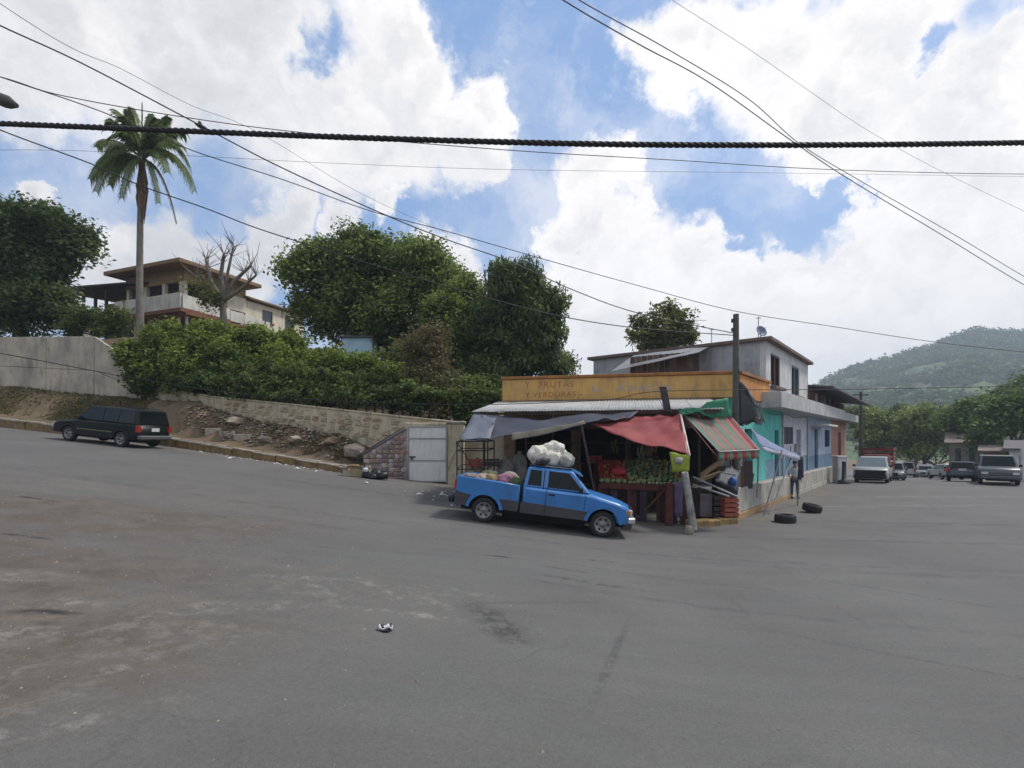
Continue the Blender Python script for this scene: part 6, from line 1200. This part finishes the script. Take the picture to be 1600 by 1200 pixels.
# ================================================================ WIRES
mwire = mat('wire_black', (.02,.02,.022), .6, .1, 3)
def spline(pts, n=60):
    pts = [pts[0]*2-pts[1]]+pts+[pts[-1]*2-pts[-2]]; out = []
    m = len(pts)-3; k = max(4, n//m)
    for i in range(m):
        a, b2, c, d = pts[i:i+4]
        for j in range(k):
            t_ = j/k; out.append(.5*((2*b2)+(c-a)*t_+(2*a-5*b2+4*c-d)*t_**2+(3*b2-a-3*c+d)*t_**3))
    out.append(pts[-2]); return out
WR = [
 ([(-200,-55),(0,40),(130,100),(315,197),(440,262),(600,335),(700,375),(800,410),(900,455),(1000,490),(1148,521)], 9, 18, .016, 'black wire with a knot sloping past the palm to the utility pole'),
 ([(-200,-130),(85,60),(190,108),(300,165),(400,205),(560,300),(700,365)], 11, 30, .009, 'thin faint wire above the palm, sloping to the big trees'),
 ([(-200,70),(0,120),(100,150),(300,185),(500,210),(800,235),(1050,250),(1300,265),(1600,272),(1900,270)], 12, 20, .013, 'thin wire crossing from above the thick cable at the left to below it'),
 ([(-200,50),(0,120),(160,175),(300,235),(440,280),(580,330),(700,362),(860,408),(1000,447),(1148,486),(1300,510),(1450,533),(1600,550),(1800,568)], 12, 26, .015, 'black wire crossing behind the palm crown and touching the top of the utility pole'),
 ([(-200,120),(0,203),(140,255),(220,290),(320,325),(400,356),(500,388),(620,425),(760,465),(880,495),(1000,513),(1148,524)], 12, 18, .016, 'lowest sloping black wire below the palm crown to the utility pole'),
 ([(-200,240),(100,235),(520,255),(800,265),(1200,270),(1600,276),(1900,280)], 16, 22, .006, 'very thin level wire under the thick twisted cable'),
 ([(700,-120),(880,0),(1000,70),(1110,130),(1240,222),(1330,282),(1480,372),(1600,445),(1800,560)], 8, 22, .013, 'left of the two black wires falling to the right edge'),
 ([(720,-120),(905,0),(1040,75),(1170,155),(1250,225),(1345,283),(1490,366),(1600,432),(1800,550)], 8.4, 22, .011, 'upper one of the two black wires falling to the right edge'),
 ([(900,-100),(1050,0),(1160,70),(1250,132),(1350,200),(1460,262),(1600,330)], 12, 24, .006, 'faint thin wire high in the right clouds'),
 ([(-200,520),(0,552),(150,580),(205,590),(400,618),(700,632),(940,625),(1040,611),(1340,608),(1600,603),(1900,595)], 13, 17, .012, 'low black wire sagging across the concrete wall, hedge and shop parapet'),
]
for i, (pp, Ya, Yb, r_, lb) in enumerate(WR):
    n = len(pp); pts = [P(x, y, Ya+(Yb-Ya)*k/(n-1)) for k, (x, y) in enumerate(pp)]
    pts = spline(pts, 90); mb = MB(); mb.tube(pts, r_, 5); o = mb.build('overhead_wire', mwire, None); tag(o, lb, 'wire')
# splice with knot on the first wire
k0 = P(315, 198, 9+9*3/10); t = thing('wire_splice', 'lumpy black splice on the sloping wire beside the palm', 'wire splice', tuple(k0))
mb = MB(); dv = (P(440, 262, 12.6)-P(130, 100, 10.8)).normalized(); mb.tube([-dv*.14, -dv*.05, dv*.06, dv*.16], [.02, .05, .045, .02], 7); mb.build('clamp', mwire, t); mb = MB(); mb.tube([(0, 0, .02), (-.04, 0, .09), (-.07, 0, .12)], [.03, .04, .02], 6); mb.build('tie', mwire, t)
# thick twisted cable close to the camera
cp = spline([P(-260, 184, 4.6), P(0, 193, 4.5), P(250, 203, 4.4), P(500, 213, 4.35), P(750, 221, 4.3), P(1000, 226, 4.3), P(1300, 226.5, 4.35), P(1600, 223, 4.45), P(1900, 217, 4.6)], 1700)
t = thing('twisted_cable', 'thick black twisted cable running level right across the view', 'cable', tuple(cp[0]))
for s in range(3):
    vs = []; L_ = 0; out = []
    for i, p in enumerate(cp):
        if i: L_ += (p-cp[i-1]).length
        a = L_*2*math.pi/.17+s*2*math.pi/3; out.append(p+Vector((0, math.cos(a), math.sin(a)))*.0118)
    mb = MB(); mb.tube(out, .0125, 6); mb.build('strand', mwire, t, world=True)
# ================================================================ VEGETATION
lm = {'broad': leafmat('leaf_broad', (.042,.078,.020), (.31,.37,.09)), 'dark': leafmat('leaf_dark', (.028,.055,.020), (.19,.25,.08)), 'shrub': leafmat('leaf_shrub', (.040,.085,.016), (.30,.37,.07)),
      'hedge': leafmat('leaf_hedge', (.030,.065,.016), (.22,.27,.07)), 'dry': leafmat('leaf_dry', (.08,.075,.032), (.28,.24,.12)), 'far': leafmat('leaf_far', (.035,.075,.018), (.17,.25,.06)), 'olive': leafmat('leaf_olive', (.05,.065,.018), (.26,.27,.08))}
mbark = mat('bark', (.19,.17,.14), .95, .3, 4, .6, 15); mbarkd = mat('bark_dark', (.06,.05,.04), .95, .3, 4, .6, 15)
def limbs(mb, base, blobs, r0, seed, frac=.8):
    r = random.Random(seed); base = Vector(base)
    top = sum((Vector(b[:3]) for b in blobs), Vector())/len(blobs); fork = base.lerp(top, .35)+Vector((r.uniform(-.3, .3), 0, 0))
    mb.tube([base-Vector((0, 0, .3)), base.lerp(fork, .5)+Vector((r.uniform(-.15, .15), r.uniform(-.1, .1), 0)), fork], [r0*1.3, r0, r0*.8], 8)
    for b in blobs:
        c = Vector(b[:3]); m_ = fork.lerp(c, .5)+Vector((r.uniform(-.4, .4), r.uniform(-.4, .4), r.uniform(-.2, .4))); mb.tube([fork, m_, c], [r0*.6, r0*.38, r0*.15], 6)
        for _ in range(3):
            e = c+Vector((r.gauss(0, 1)*b[3], r.gauss(0, 1)*b[4], r.gauss(.3, .8)*b[5]))*.7; mb.tube([c, c.lerp(e, .5)+Vector((0, 0, .15)), e], [r0*.15, r0*.1, .015], 5)
def tree(name, label, cat, base, blobs, n, size, lk, seed, r0=.25, csize=.5, droop=0, bark=None, inner=.22, group=None, per=28, aspect=.5):
    t = thing(name, label, cat, tuple(base), group=group)
    mb = MB(); limbs(mb, base, blobs, r0, seed); mb.build('trunk', bark or mbarkd, t, world=True)
    pts, tint, out = crown(blobs, n, seed, csize, per, inner); leafobj('crown', pts, size, lm[lk], t, seed, tint, out, aspect=aspect, droop=droop); return t
def gb(px, Y): x = (px-800)/800*Y; return Vector((x, Y, G(x, Y)))
tree('broadleaf_tree', 'large spreading dark green tree at the middle of the hillside', 'tree', gb(560, 36), [B(498,445,36,42), B(478,425,36,24), B(560,420,36.5,46), B(575,398,36.5,24), B(505,405,36.5,20), B(617,430,37,44), B(665,435,36,38), B(560,490,37,52), B(625,495,36,55), B(700,475,36,45), B(500,500,37,40), B(650,550,37,45), B(600,415,36,30), B(655,412,37,22)], 95000, .27, 'broad', 1, .42, .55)
tree('leafy_tree', 'mid green leafy tree filling the hollow in front of the drooping dark tree', 'tree', gb(700, 33), [B(700,505,33,40), B(725,460,33.5,24), B(735,520,32.5,32), B(690,560,32.5,34), B(640,575,32,30), B(600,590,32,26), B(740,570,33,30)], 36000, .23, 'broad', 2, .25, .42)
tree('drooping_tree', 'tall drooping dark green tree just left of the yellow shop', 'tree', gb(815, 31), [B(785,450,31,30), B(825,445,31,28), B(855,475,31,20), B(790,505,31,42), B(840,520,31,36), B(800,560,31.5,46), B(762,600,31,36), B(845,575,32,34), B(818,475,31,36), B(770,540,32,36)], 70000, .30, 'dark', 3, .25, .36, droop=1.1, aspect=.28)
tree('left_edge_tree', 'big dense dark tree at the left edge above the concrete wall', 'tree', Vector((-32.5, 34, G(-32.5, 34))), [B(20,375,34,45), B(65,365,34,38), B(98,380,34.5,34), B(118,388,34.5,15), B(10,440,34,50), B(58,445,34,38), B(-50,400,35,70), B(30,495,33.5,45), B(82,490,33.5,32), B(-30,480,34,60), B(100,410,34.5,16)], 80000, .27, 'dark', 4, .4, .5)
tree('roof_line_tree', 'small olive green tree showing above the tin roofed shed', 'tree', Vector((12.3, 42, -.4)), [B(1008,525,42,22), B(1037,505,42,22), B(1068,505,42,17), B(1030,545,42,30), B(1078,535,42,14), B(1055,530,42,22), B(995,505,42,10), B(1045,485,42,8)], 6500, .34, 'olive', 5, .2, .40, per=16, inner=.35)
tree('sapling', 'wispy sapling rising behind the left of the yellow parapet', 'tree', Vector((4.0, 36, -.3)), [B(890,572,36,11), B(900,580,36,9), B(884,562,36,5)], 700, .22, 'olive', 6, .06, .3)
sh = [('flowering_shrub', 'bright green shrub at the foot of the palm', [B(225,560,30,24), B(250,540,30.5,20), B(262,520,31,13), B(245,580,30,26)], 'shrub', 16000), ('leafy_shrub', 'dense bright green shrub below the villa corner', [B(300,551,30.5,32), B(330,530,31,24), B(290,578,29.5,28), B(350,564,30,32)], 'shrub', 26000),
      ('leafy_shrub', 'broad green shrub below the villa right wing', [B(400,553,31,32), B(440,553,31,29), B(380,575,30,32), B(430,580,29.5,30), B(470,572,31,24)], 'shrub', 28000), ('leafy_shrub', 'green shrub in front of the pale blue shed', [B(505,575,30.5,28), B(535,580,30,24), B(480,595,29.5,24), B(570,590,29.5,26), B(600,595,29,24)], 'shrub', 22000),
      ('dark_shrub', 'shady shrub hanging over the concrete wall end below the palm', [B(212,560,30.4,16), B(215,590,30.2,13), B(225,610,29.8,12)], 'hedge', 7000)]
for i, (nm, lb, bl, lk, n) in enumerate(sh):
    p = Vector(bl[0][:3]); p.z = G(p.x, p.y); tree(nm, lb, 'shrub', p, bl, n, .19, lk, 40+i, .07, .30)
hb = []
for px in range(262, 790, 14):
    Y = interp(px, [220, 340, 500, 640, 800], [30.0, 28.2, 26.6, 25.2, 25.2]); top = interp(px, [262, 400, 520, 640, 720, 790], [588, 596, 606, 612, 614, 620]); hb.append(B(px, top+16, Y, 21, 1.3, 1.0)); hb.append(B(px, top-2, Y+.8, 20))
t = thing('hedge', 'long dark clipped-looking hedge leaning over the stone retaining wall', 'hedge', (-10, 27, 4))
pts, tint, out = crown(hb, 70000, 60, .20, 24, .25); leafobj('foliage', pts, .15, lm['hedge'], t, 60, tint*.85, out)
mb = MB(); r = random.Random(3)
for b in hb[::2]: mb.tube([(b[0], b[1]+.2, G(b[0], b[1]+.2)-.1), (b[0]+r.uniform(-.2, .2), b[1]+.1, b[2])], [.05, .03], 5)
mb.build('stems', mbarkd, t, world=True)
tree('dry_shrub', 'tall dry brownish shrub leaning over the wall behind the white gate', 'shrub', gb(690, 26.5), [B(655,555,27,24), B(680,530,27,16), B(672,590,26.5,26), B(700,615,26,28), B(725,632,25.5,20), B(688,550,27,16), B(655,625,25.8,22), B(690,645,25,16)], 13000, .15, 'dry', 70, .08, .34, per=18)
tree('green_gate_bush', 'green bush above the pale pillar by the gate', 'shrub', gb(745, 25.8), [B(745,620,25.8,22), B(765,632,25.5,16), B(725,655,25,14)], 9000, .15, 'hedge', 71, .06, .28)
# bare pollarded tree with twigs
bt = Vector(P(350, 512, 34)); t = thing('bare_tree', 'pale bare tree with stubby cut limbs and thin twigs in front of the villa', 'tree', tuple(bt)); mb = MB(); r = random.Random(11)
fork = P(348, 470, 34); mb.tube([bt-Vector((0, 0, 1.5)), bt, fork], [.27, .22, .2], 9)
tips = []
for (a, b2, rr_) in (((330, 440), (322, 405), .2), ((345, 430), (350, 398), .2), ((365, 440), (392, 415), .18), ((372, 455), (400, 430), .14), ((325, 450), (303, 430), .15), ((356, 425), (365, 385), .13)):
    m_, e = P(*a, 34+r.uniform(-.5, .5)), P(*b2, 34+r.uniform(-1, 1)); mb.tube([fork, m_, e], [.17, rr_*.7, rr_*.5], 7); tips.append(e); tips.append(m_.lerp(e, .6))
mb.build('trunk', mbark, t, world=True); mb = MB()
for e in tips:
    for _ in range(7):
        d_ = Vector((r.gauss(0, .5), r.gauss(0, .5), r.uniform(.4, 1.2))); q = e+d_*r.uniform(.8, 1.6); mb.tube([e, e.lerp(q, .5)+Vector((r.uniform(-.15, .15), 0, 0)), q], [.03, .018, .008], 4)
mb.build('twigs', mbark, t, world=True)
pts, tint, out = crown([B(320,450,34,15), B(330,472,33.5,12)], 1000, 77, .4, 18, .4); leafobj('crown', pts, .18, lm['olive'], t, 77, tint, out)
# palm
pb = P(219, 520, 33); pc = P(222, 244, 33); t = thing('coconut_palm', 'tall slender palm with drooping fronds and a brown skirt below its crown', 'palm tree', (pb.x, pb.y, G(pb.x, pb.y)))
mb = MB(); mb.tube([(pb.x, pb.y, G(pb.x, pb.y)-.5), tuple(P(218, 440, 33)), tuple(P(219, 350, 33)), tuple(P(221, 290, 33)), tuple(pc)], [.26, .2, .18, .17, .2], 9); mb.build('trunk', mat('palm_trunk', (.20,.18,.155), .95, .25, 3, .5, 12), t, world=True)
r = random.Random(8); msk2 = mat('dry_sheath', (.22,.135,.075), .95, .35, 5, .4, 15)
mb = MB()
for k in range(70):
    a = r.uniform(0, 6.28); rr_ = r.uniform(.12, .27); q0 = P(222, 262+r.uniform(-8, 22), 33); q1 = P(222, 340+r.uniform(-40, 12), 33); c, s = math.cos(a)*rr_, math.sin(a)*rr_
    mb.tube([q0+Vector((c*.5, s*.5, 0)), q0.lerp(q1, .4)+Vector((c*1.1, s, 0)), q1+Vector((c*.5, s*.5, 0))], [.06, .07, .012], 4)
mb.build('dead_skirt', msk2, t, world=True)
lmp = leafmat('leaf_palm', (.045,.08,.022), (.22,.26,.09)); lmo = leafmat('leaf_palm_old', (.07,.06,.03), (.17,.14,.07))
def frond(tip, rise, dy, m, n=46, wl=1.0, seed=0, w=.055):
    g = random.Random(seed); p0 = Vector(P(222, 250, 33)); p3 = P(*tip, 33+dy); ctl = p0.lerp(p3, .45)+Vector((0, 0, rise)); ctl2 = p0.lerp(p3, .8)+Vector((0, 0, rise*.75))
    bz = lambda t_: p0*(1-t_)**3+ctl*3*t_*(1-t_)**2+ctl2*3*t_*t_*(1-t_)+p3*t_**3
    ln = (p3-p0).length+abs(rise)*.5; mb = MB(); mb.tube([bz(k/10) for k in range(11)], [.05*(1-k/11)+.008 for k in range(11)], 5)
    for k in range(n):
        t_ = .12+.88*k/n; q = bz(t_); d_ = (bz(min(1, t_+.02))-bz(t_-.02)).normalized(); sd_ = d_.cross(Vector((0, 0, 1))); sd_ = sd_.normalized() if sd_.length > .05 else Vector((1, 0, 0))
        for s in (-1, 1):
            L_ = wl*(1.0 if t_ < .7 else 1.0-(t_-.7)*1.6)*g.uniform(.75, 1.15); e1 = q+(sd_*s*.55+d_*.4+Vector((0, 0, -.15)))*L_*.5; e2 = q+(sd_*s*.85+d_*.75+Vector((0, 0, -.45-.6*g.random())))*L_*.62
            wv = d_*w; mb.add([q-wv*.6, q+wv*.6, e1+wv, e1-wv], [(0,1,2,3)]); mb.add([e1-wv, e1+wv, e2], [(0,1,2)])
    o = mb.build('frond', m, t, world=True)
    at = o.data.attributes.new('tint', 'FLOAT', 'FACE'); at.data.foreach_set('value', [min(1, max(0, g.uniform(.1, .8))) for _ in range(len(o.data.polygons))]); return o
FRN = [((140,280),1.6,-.6,0,1.1), ((160,262),1.9,1.0,0,1.0), ((168,190),.9,-1.2,0,1.1), ((182,172),.5,1.2,0,1.0), ((200,172),.3,-.8,0,.9), ((305,300),2.4,-.5,0,1.1), ((298,262),2.2,1.2,0,1.0), ((285,230),1.4,-1.5,0,1.05), ((262,205),.7,1.2,0,1.0),
       ((276,350),2.0,.4,1,.55), ((190,310),1.6,-1.4,0,.9), ((248,318),1.6,-1.6,0,.5), ((245,185),.3,-1.4,0,.8), ((235,178),.2,.9,0,.7), ((222,160),.1,0,0,.10), ((262,270),1.5,-2.3,0,.9), ((290,210),1.2,2.0,0,.9), ((150,230),1.2,2.0,0,.9), ((206,168),.3,1.5,0,.8), ((262,182),.5,.2,0,.9), ((172,215),1.2,-1.6,0,.9), ((275,212),1.1,1.4,0,.9), ((150,300),2.0,1.0,0,.8), ((300,285),1.9,1.8,0,.8), ((172,290),1.4,.6,0,.8), ((192,182),.6,-2.2,0,.8), ((258,188),.8,-2.0,0,.8)]
for i, (tip, rise, dy, old, wl) in enumerate(FRN): frond(tip, rise, dy, lmo if old else lmp, seed=i, wl=wl*1.15)
# small palm frond shrub by the villa
t0 = gb(196, 33.5); t = thing('young_palm', 'small yellowish young palm beside the tall palm trunk', 'palm tree', tuple(t0)); c0 = P(196, 512, 33.5)
for i, (dx, dz) in enumerate(((-1.1, .9), (-.7, 1.5), (-.1, 1.8), (.5, 1.4), (.9, .8), (-1.3, .3), (.2, 1.2))):
    mb = MB(); q0, q1 = c0, c0+Vector((dx, r.uniform(-.6, .6), dz)); ctl = q0.lerp(q1, .6)+Vector((0, 0, .5))
    bz = lambda s: q0*(1-s)**2+ctl*2*s*(1-s)+q1*s*s
    mb.tube([bz(k/6) for k in range(7)], .02, 4)
    for k in range(18):
        s_ = .2+.8*k/18; q = bz(s_)
        for sg in (-1, 1): mb.add([q-Vector((.03, 0, 0)), q+Vector((.03, 0, 0)), q+Vector((sg*.25+dx*.12, sg*.2, -.15))], [(0,1,2)])
    o = mb.build('frond', lm['olive'], t, world=True); o.data.attributes.new('tint', 'FLOAT', 'FACE').data.foreach_set('value', [r.uniform(.4, 1) for _ in o.data.polygons])
# trees behind the villa side + terrace of brush above the left wall
tree('bank_shrub', 'low rounded shrub on top of the concrete wall under the veranda', 'shrub', gb(150, 32.5), [B(140,508,32.5,18), B(165,512,32.5,14), B(110,518,32.5,14), B(180,500,33,12)], 8000, .18, 'hedge', 80, .06, .3)
# far street trees
FT = [('street_tree', 'round dark tree just past the slim utility pole', [B(1372,672,75,26), B(1395,680,75,22), B(1355,690,75,18), B(1380,695,75,22)], 'broad', (1372, 75)), ('street_tree', 'yellow-green tree behind the slim utility pole', [B(1352,662,95,20), B(1335,655,95,14), B(1400,655,95,18)], 'far', (1352, 95)),
      ('street_tree', 'tall dark green tree in the middle of the far street end', [B(1432,668,70,24), B(1455,655,70,18), B(1445,690,70,28), B(1470,690,70,22), B(1425,700,70,20)], 'broad', (1445, 70)), ('street_tree', 'pale dusty tree between the dark street trees', [B(1410,668,85,16), B(1440,650,85,14), B(1470,665,85,18)], 'olive', (1425, 85)),
      ('street_tree', 'bright green tree above the grey roadside house', [B(1505,655,60,22), B(1530,650,60,20), B(1490,668,60,18), B(1545,670,60,20)], 'far', (1515, 60)), ('street_tree', 'broad green tree above the dark grey pickup', [B(1560,665,52,30), B(1590,655,52,34), B(1615,640,52,30), B(1540,685,52,20)], 'far', (1580, 52)),
      ('street_tree', 'dark tall tree at the right edge of the far street', [B(1585,625,62,22), B(1605,610,62,20), B(1560,635,62,16), B(1610,650,62,30)], 'dark', (1595, 62)), ('street_tree', 'low dark tree over the middle of the road end', [B(1460,705,95,22), B(1490,700,95,22), B(1420,700,100,24), B(1385,700,100,22), B(1520,700,95,22)], 'dark', (1470, 95))]
for i, (nm, lb, bl, lk, (px, Y)) in enumerate(FT): tree(nm, lb, 'tree', Vector(((px-800)/800*Y, Y, H((px-800)/800*Y, Y))), bl, 11000, .40, lk, 90+i, .3, .65, group='trees along the far street')
# roadside dry grass on the bank: fine tufts, nobody could count them
g = np.random.default_rng(31); n = 45000; X = g.uniform(-46, -6.5, n); K_ = np.array([Kf(x) for x in X]); W_ = np.array([Wf(x) for x in X]); Y_ = K_+1.3+(W_-K_-1.5)*g.random(n)
gm = vnoise(X+60, Y_, 2.2, 77)+.35*vnoise(X+60, Y_, .7, 78); keep = g.random(n) < np.clip((gm-np.where(X < -20, .25, .8))*2.2, 0.03, .9); X, Y_ = X[keep], Y_[keep]
C = np.stack([X, Y_, [G(a, b2)+.04 for a, b2 in zip(X, Y_)]], -1)
o = leafobj('dry_grass', C, .15, leafmat('leaf_grass', (.10,.10,.035), (.26,.23,.10)), None, 9, aspect=.3, kind='stuff', droop=-1.5); tag(o, 'patchy dry yellowish grass on the bank between pavement and walls', 'grass')
# litter scraps
r = random.Random(2); LB = [(-9.2, 21.9), (-8.3, 21.75), (-12.5, 22.7), (-2.6, 18.9), (-2.1, 18.8), (-1.8, 19.1), (-5.6, 19.7), (-3.3, 18.2)]
LT = ['white paper scrap against the kerb below the boulders', 'small white scrap left of the kerb end stone', 'pale scrap lying behind the dark wagon', 'pale scrap on the asphalt left of the pickup tail', 'second pale scrap nearest the pickup tail', 'pale scrap farthest behind the pickup tail', 'tiny white scrap on the road before the rubbish bag', 'tiny pale scrap on the open road left of the pickup']
for (x, y), lb in zip(LB, LT):
    mb = MB(); s = r.uniform(.07, .13); mb.add([(-s, -s*.6, 0), (s*.8, -s*.7, .02), (s, s*.6, .0), (-s*.7, s*.7, .04), (0, 0, .07)], [(0,1,4), (1,2,4), (2,3,4), (3,0,4), (3,2,1,0)]); o = mb.build('paper_scrap', mpl, None); o.location = (x, y, H(x, y)+.006); o.rotation_euler = (0, 0, r.uniform(0, 6)); tag(o, lb, 'litter')
r = random.Random(21); mb = MB()
for i in range(170):
    x = r.choice([r.uniform(-15, -6.5), r.gauss(-11, 1.5), r.gauss(-2.2, .8)]); y = Kf(x)+r.gauss(-.25, .18) if x < -4 else r.gauss(19, .9); z = H(x, y)
    if x < -4 and y > Kf(x)-.04: y = Kf(x)+r.uniform(1.4, 2.8); z = G(x, y)+.03
    s = r.uniform(.02, .07); mb.cur = r.choice([0, 0, 1, 2]); a = r.uniform(0, 6); c, d = math.cos(a)*s, math.sin(a)*s
    mb.add([(x+c, y+d, z+.01), (x-d, y+c, z+.01), (x-c, y-d, z+.02), (x+d*.8, y-c*.8, z+.01), (x, y, z+s*.7)], [(0,1,4), (1,2,4), (2,3,4), (3,0,4)])
tag(mb.build('litter', [mpl, mrub[2], mat('card_pale', (.48,.40,.30))]), 'bits of litter and pale grit along the foot of the kerb', 'litter', kind='stuff')
# gravel and grit swept to the left of the junction
r = random.Random(14); mb = MB()
for i in range(2600):
    x = r.uniform(-13, 9) if r.random() < .35 else r.gauss(-6.5, 2.6); y = r.uniform(2.8, 13); s = r.uniform(.004, .014)*(2 if r.random() < .05 else 1); z = H(x, y)
    mb.cur = r.choice([0, 1, 1, 2]); a = r.uniform(0, 3); c, d = math.cos(a)*s, math.sin(a)*s
    mb.add([(x+c, y+d, z), (x-d, y+c, z), (x-c, y-d, z), (x+d, y-c, z), (x, y, z+s*.9)], [(0,1,4), (1,2,4), (2,3,4), (3,0,4)])
tag(mb.build('gravel', mrub), 'fine grit and small stones scattered over the left of the asphalt', 'gravel', kind='stuff')
# ================================================================ AIR
hz = bpy.data.materials.new('haze_air'); hz.use_nodes = True; n = hz.node_tree.nodes; n.clear(); pv = n.new('ShaderNodeVolumePrincipled'); pv.inputs['Density'].default_value = 0.00065; pv.inputs['Color'].default_value = (.74, .86, 1, 1); pv.inputs['Anisotropy'].default_value = .2
ou = n.new('ShaderNodeOutputMaterial'); hz.node_tree.links.new(pv.outputs[0], ou.inputs['Volume'])
mb = MB(); mb.box(-1300, 1300, -1300, 1300, -12, 190); o = mb.build('haze', hz, None); o['kind'] = 'stuff'; tag(o, 'thin pale haze filling the valley air', 'haze')
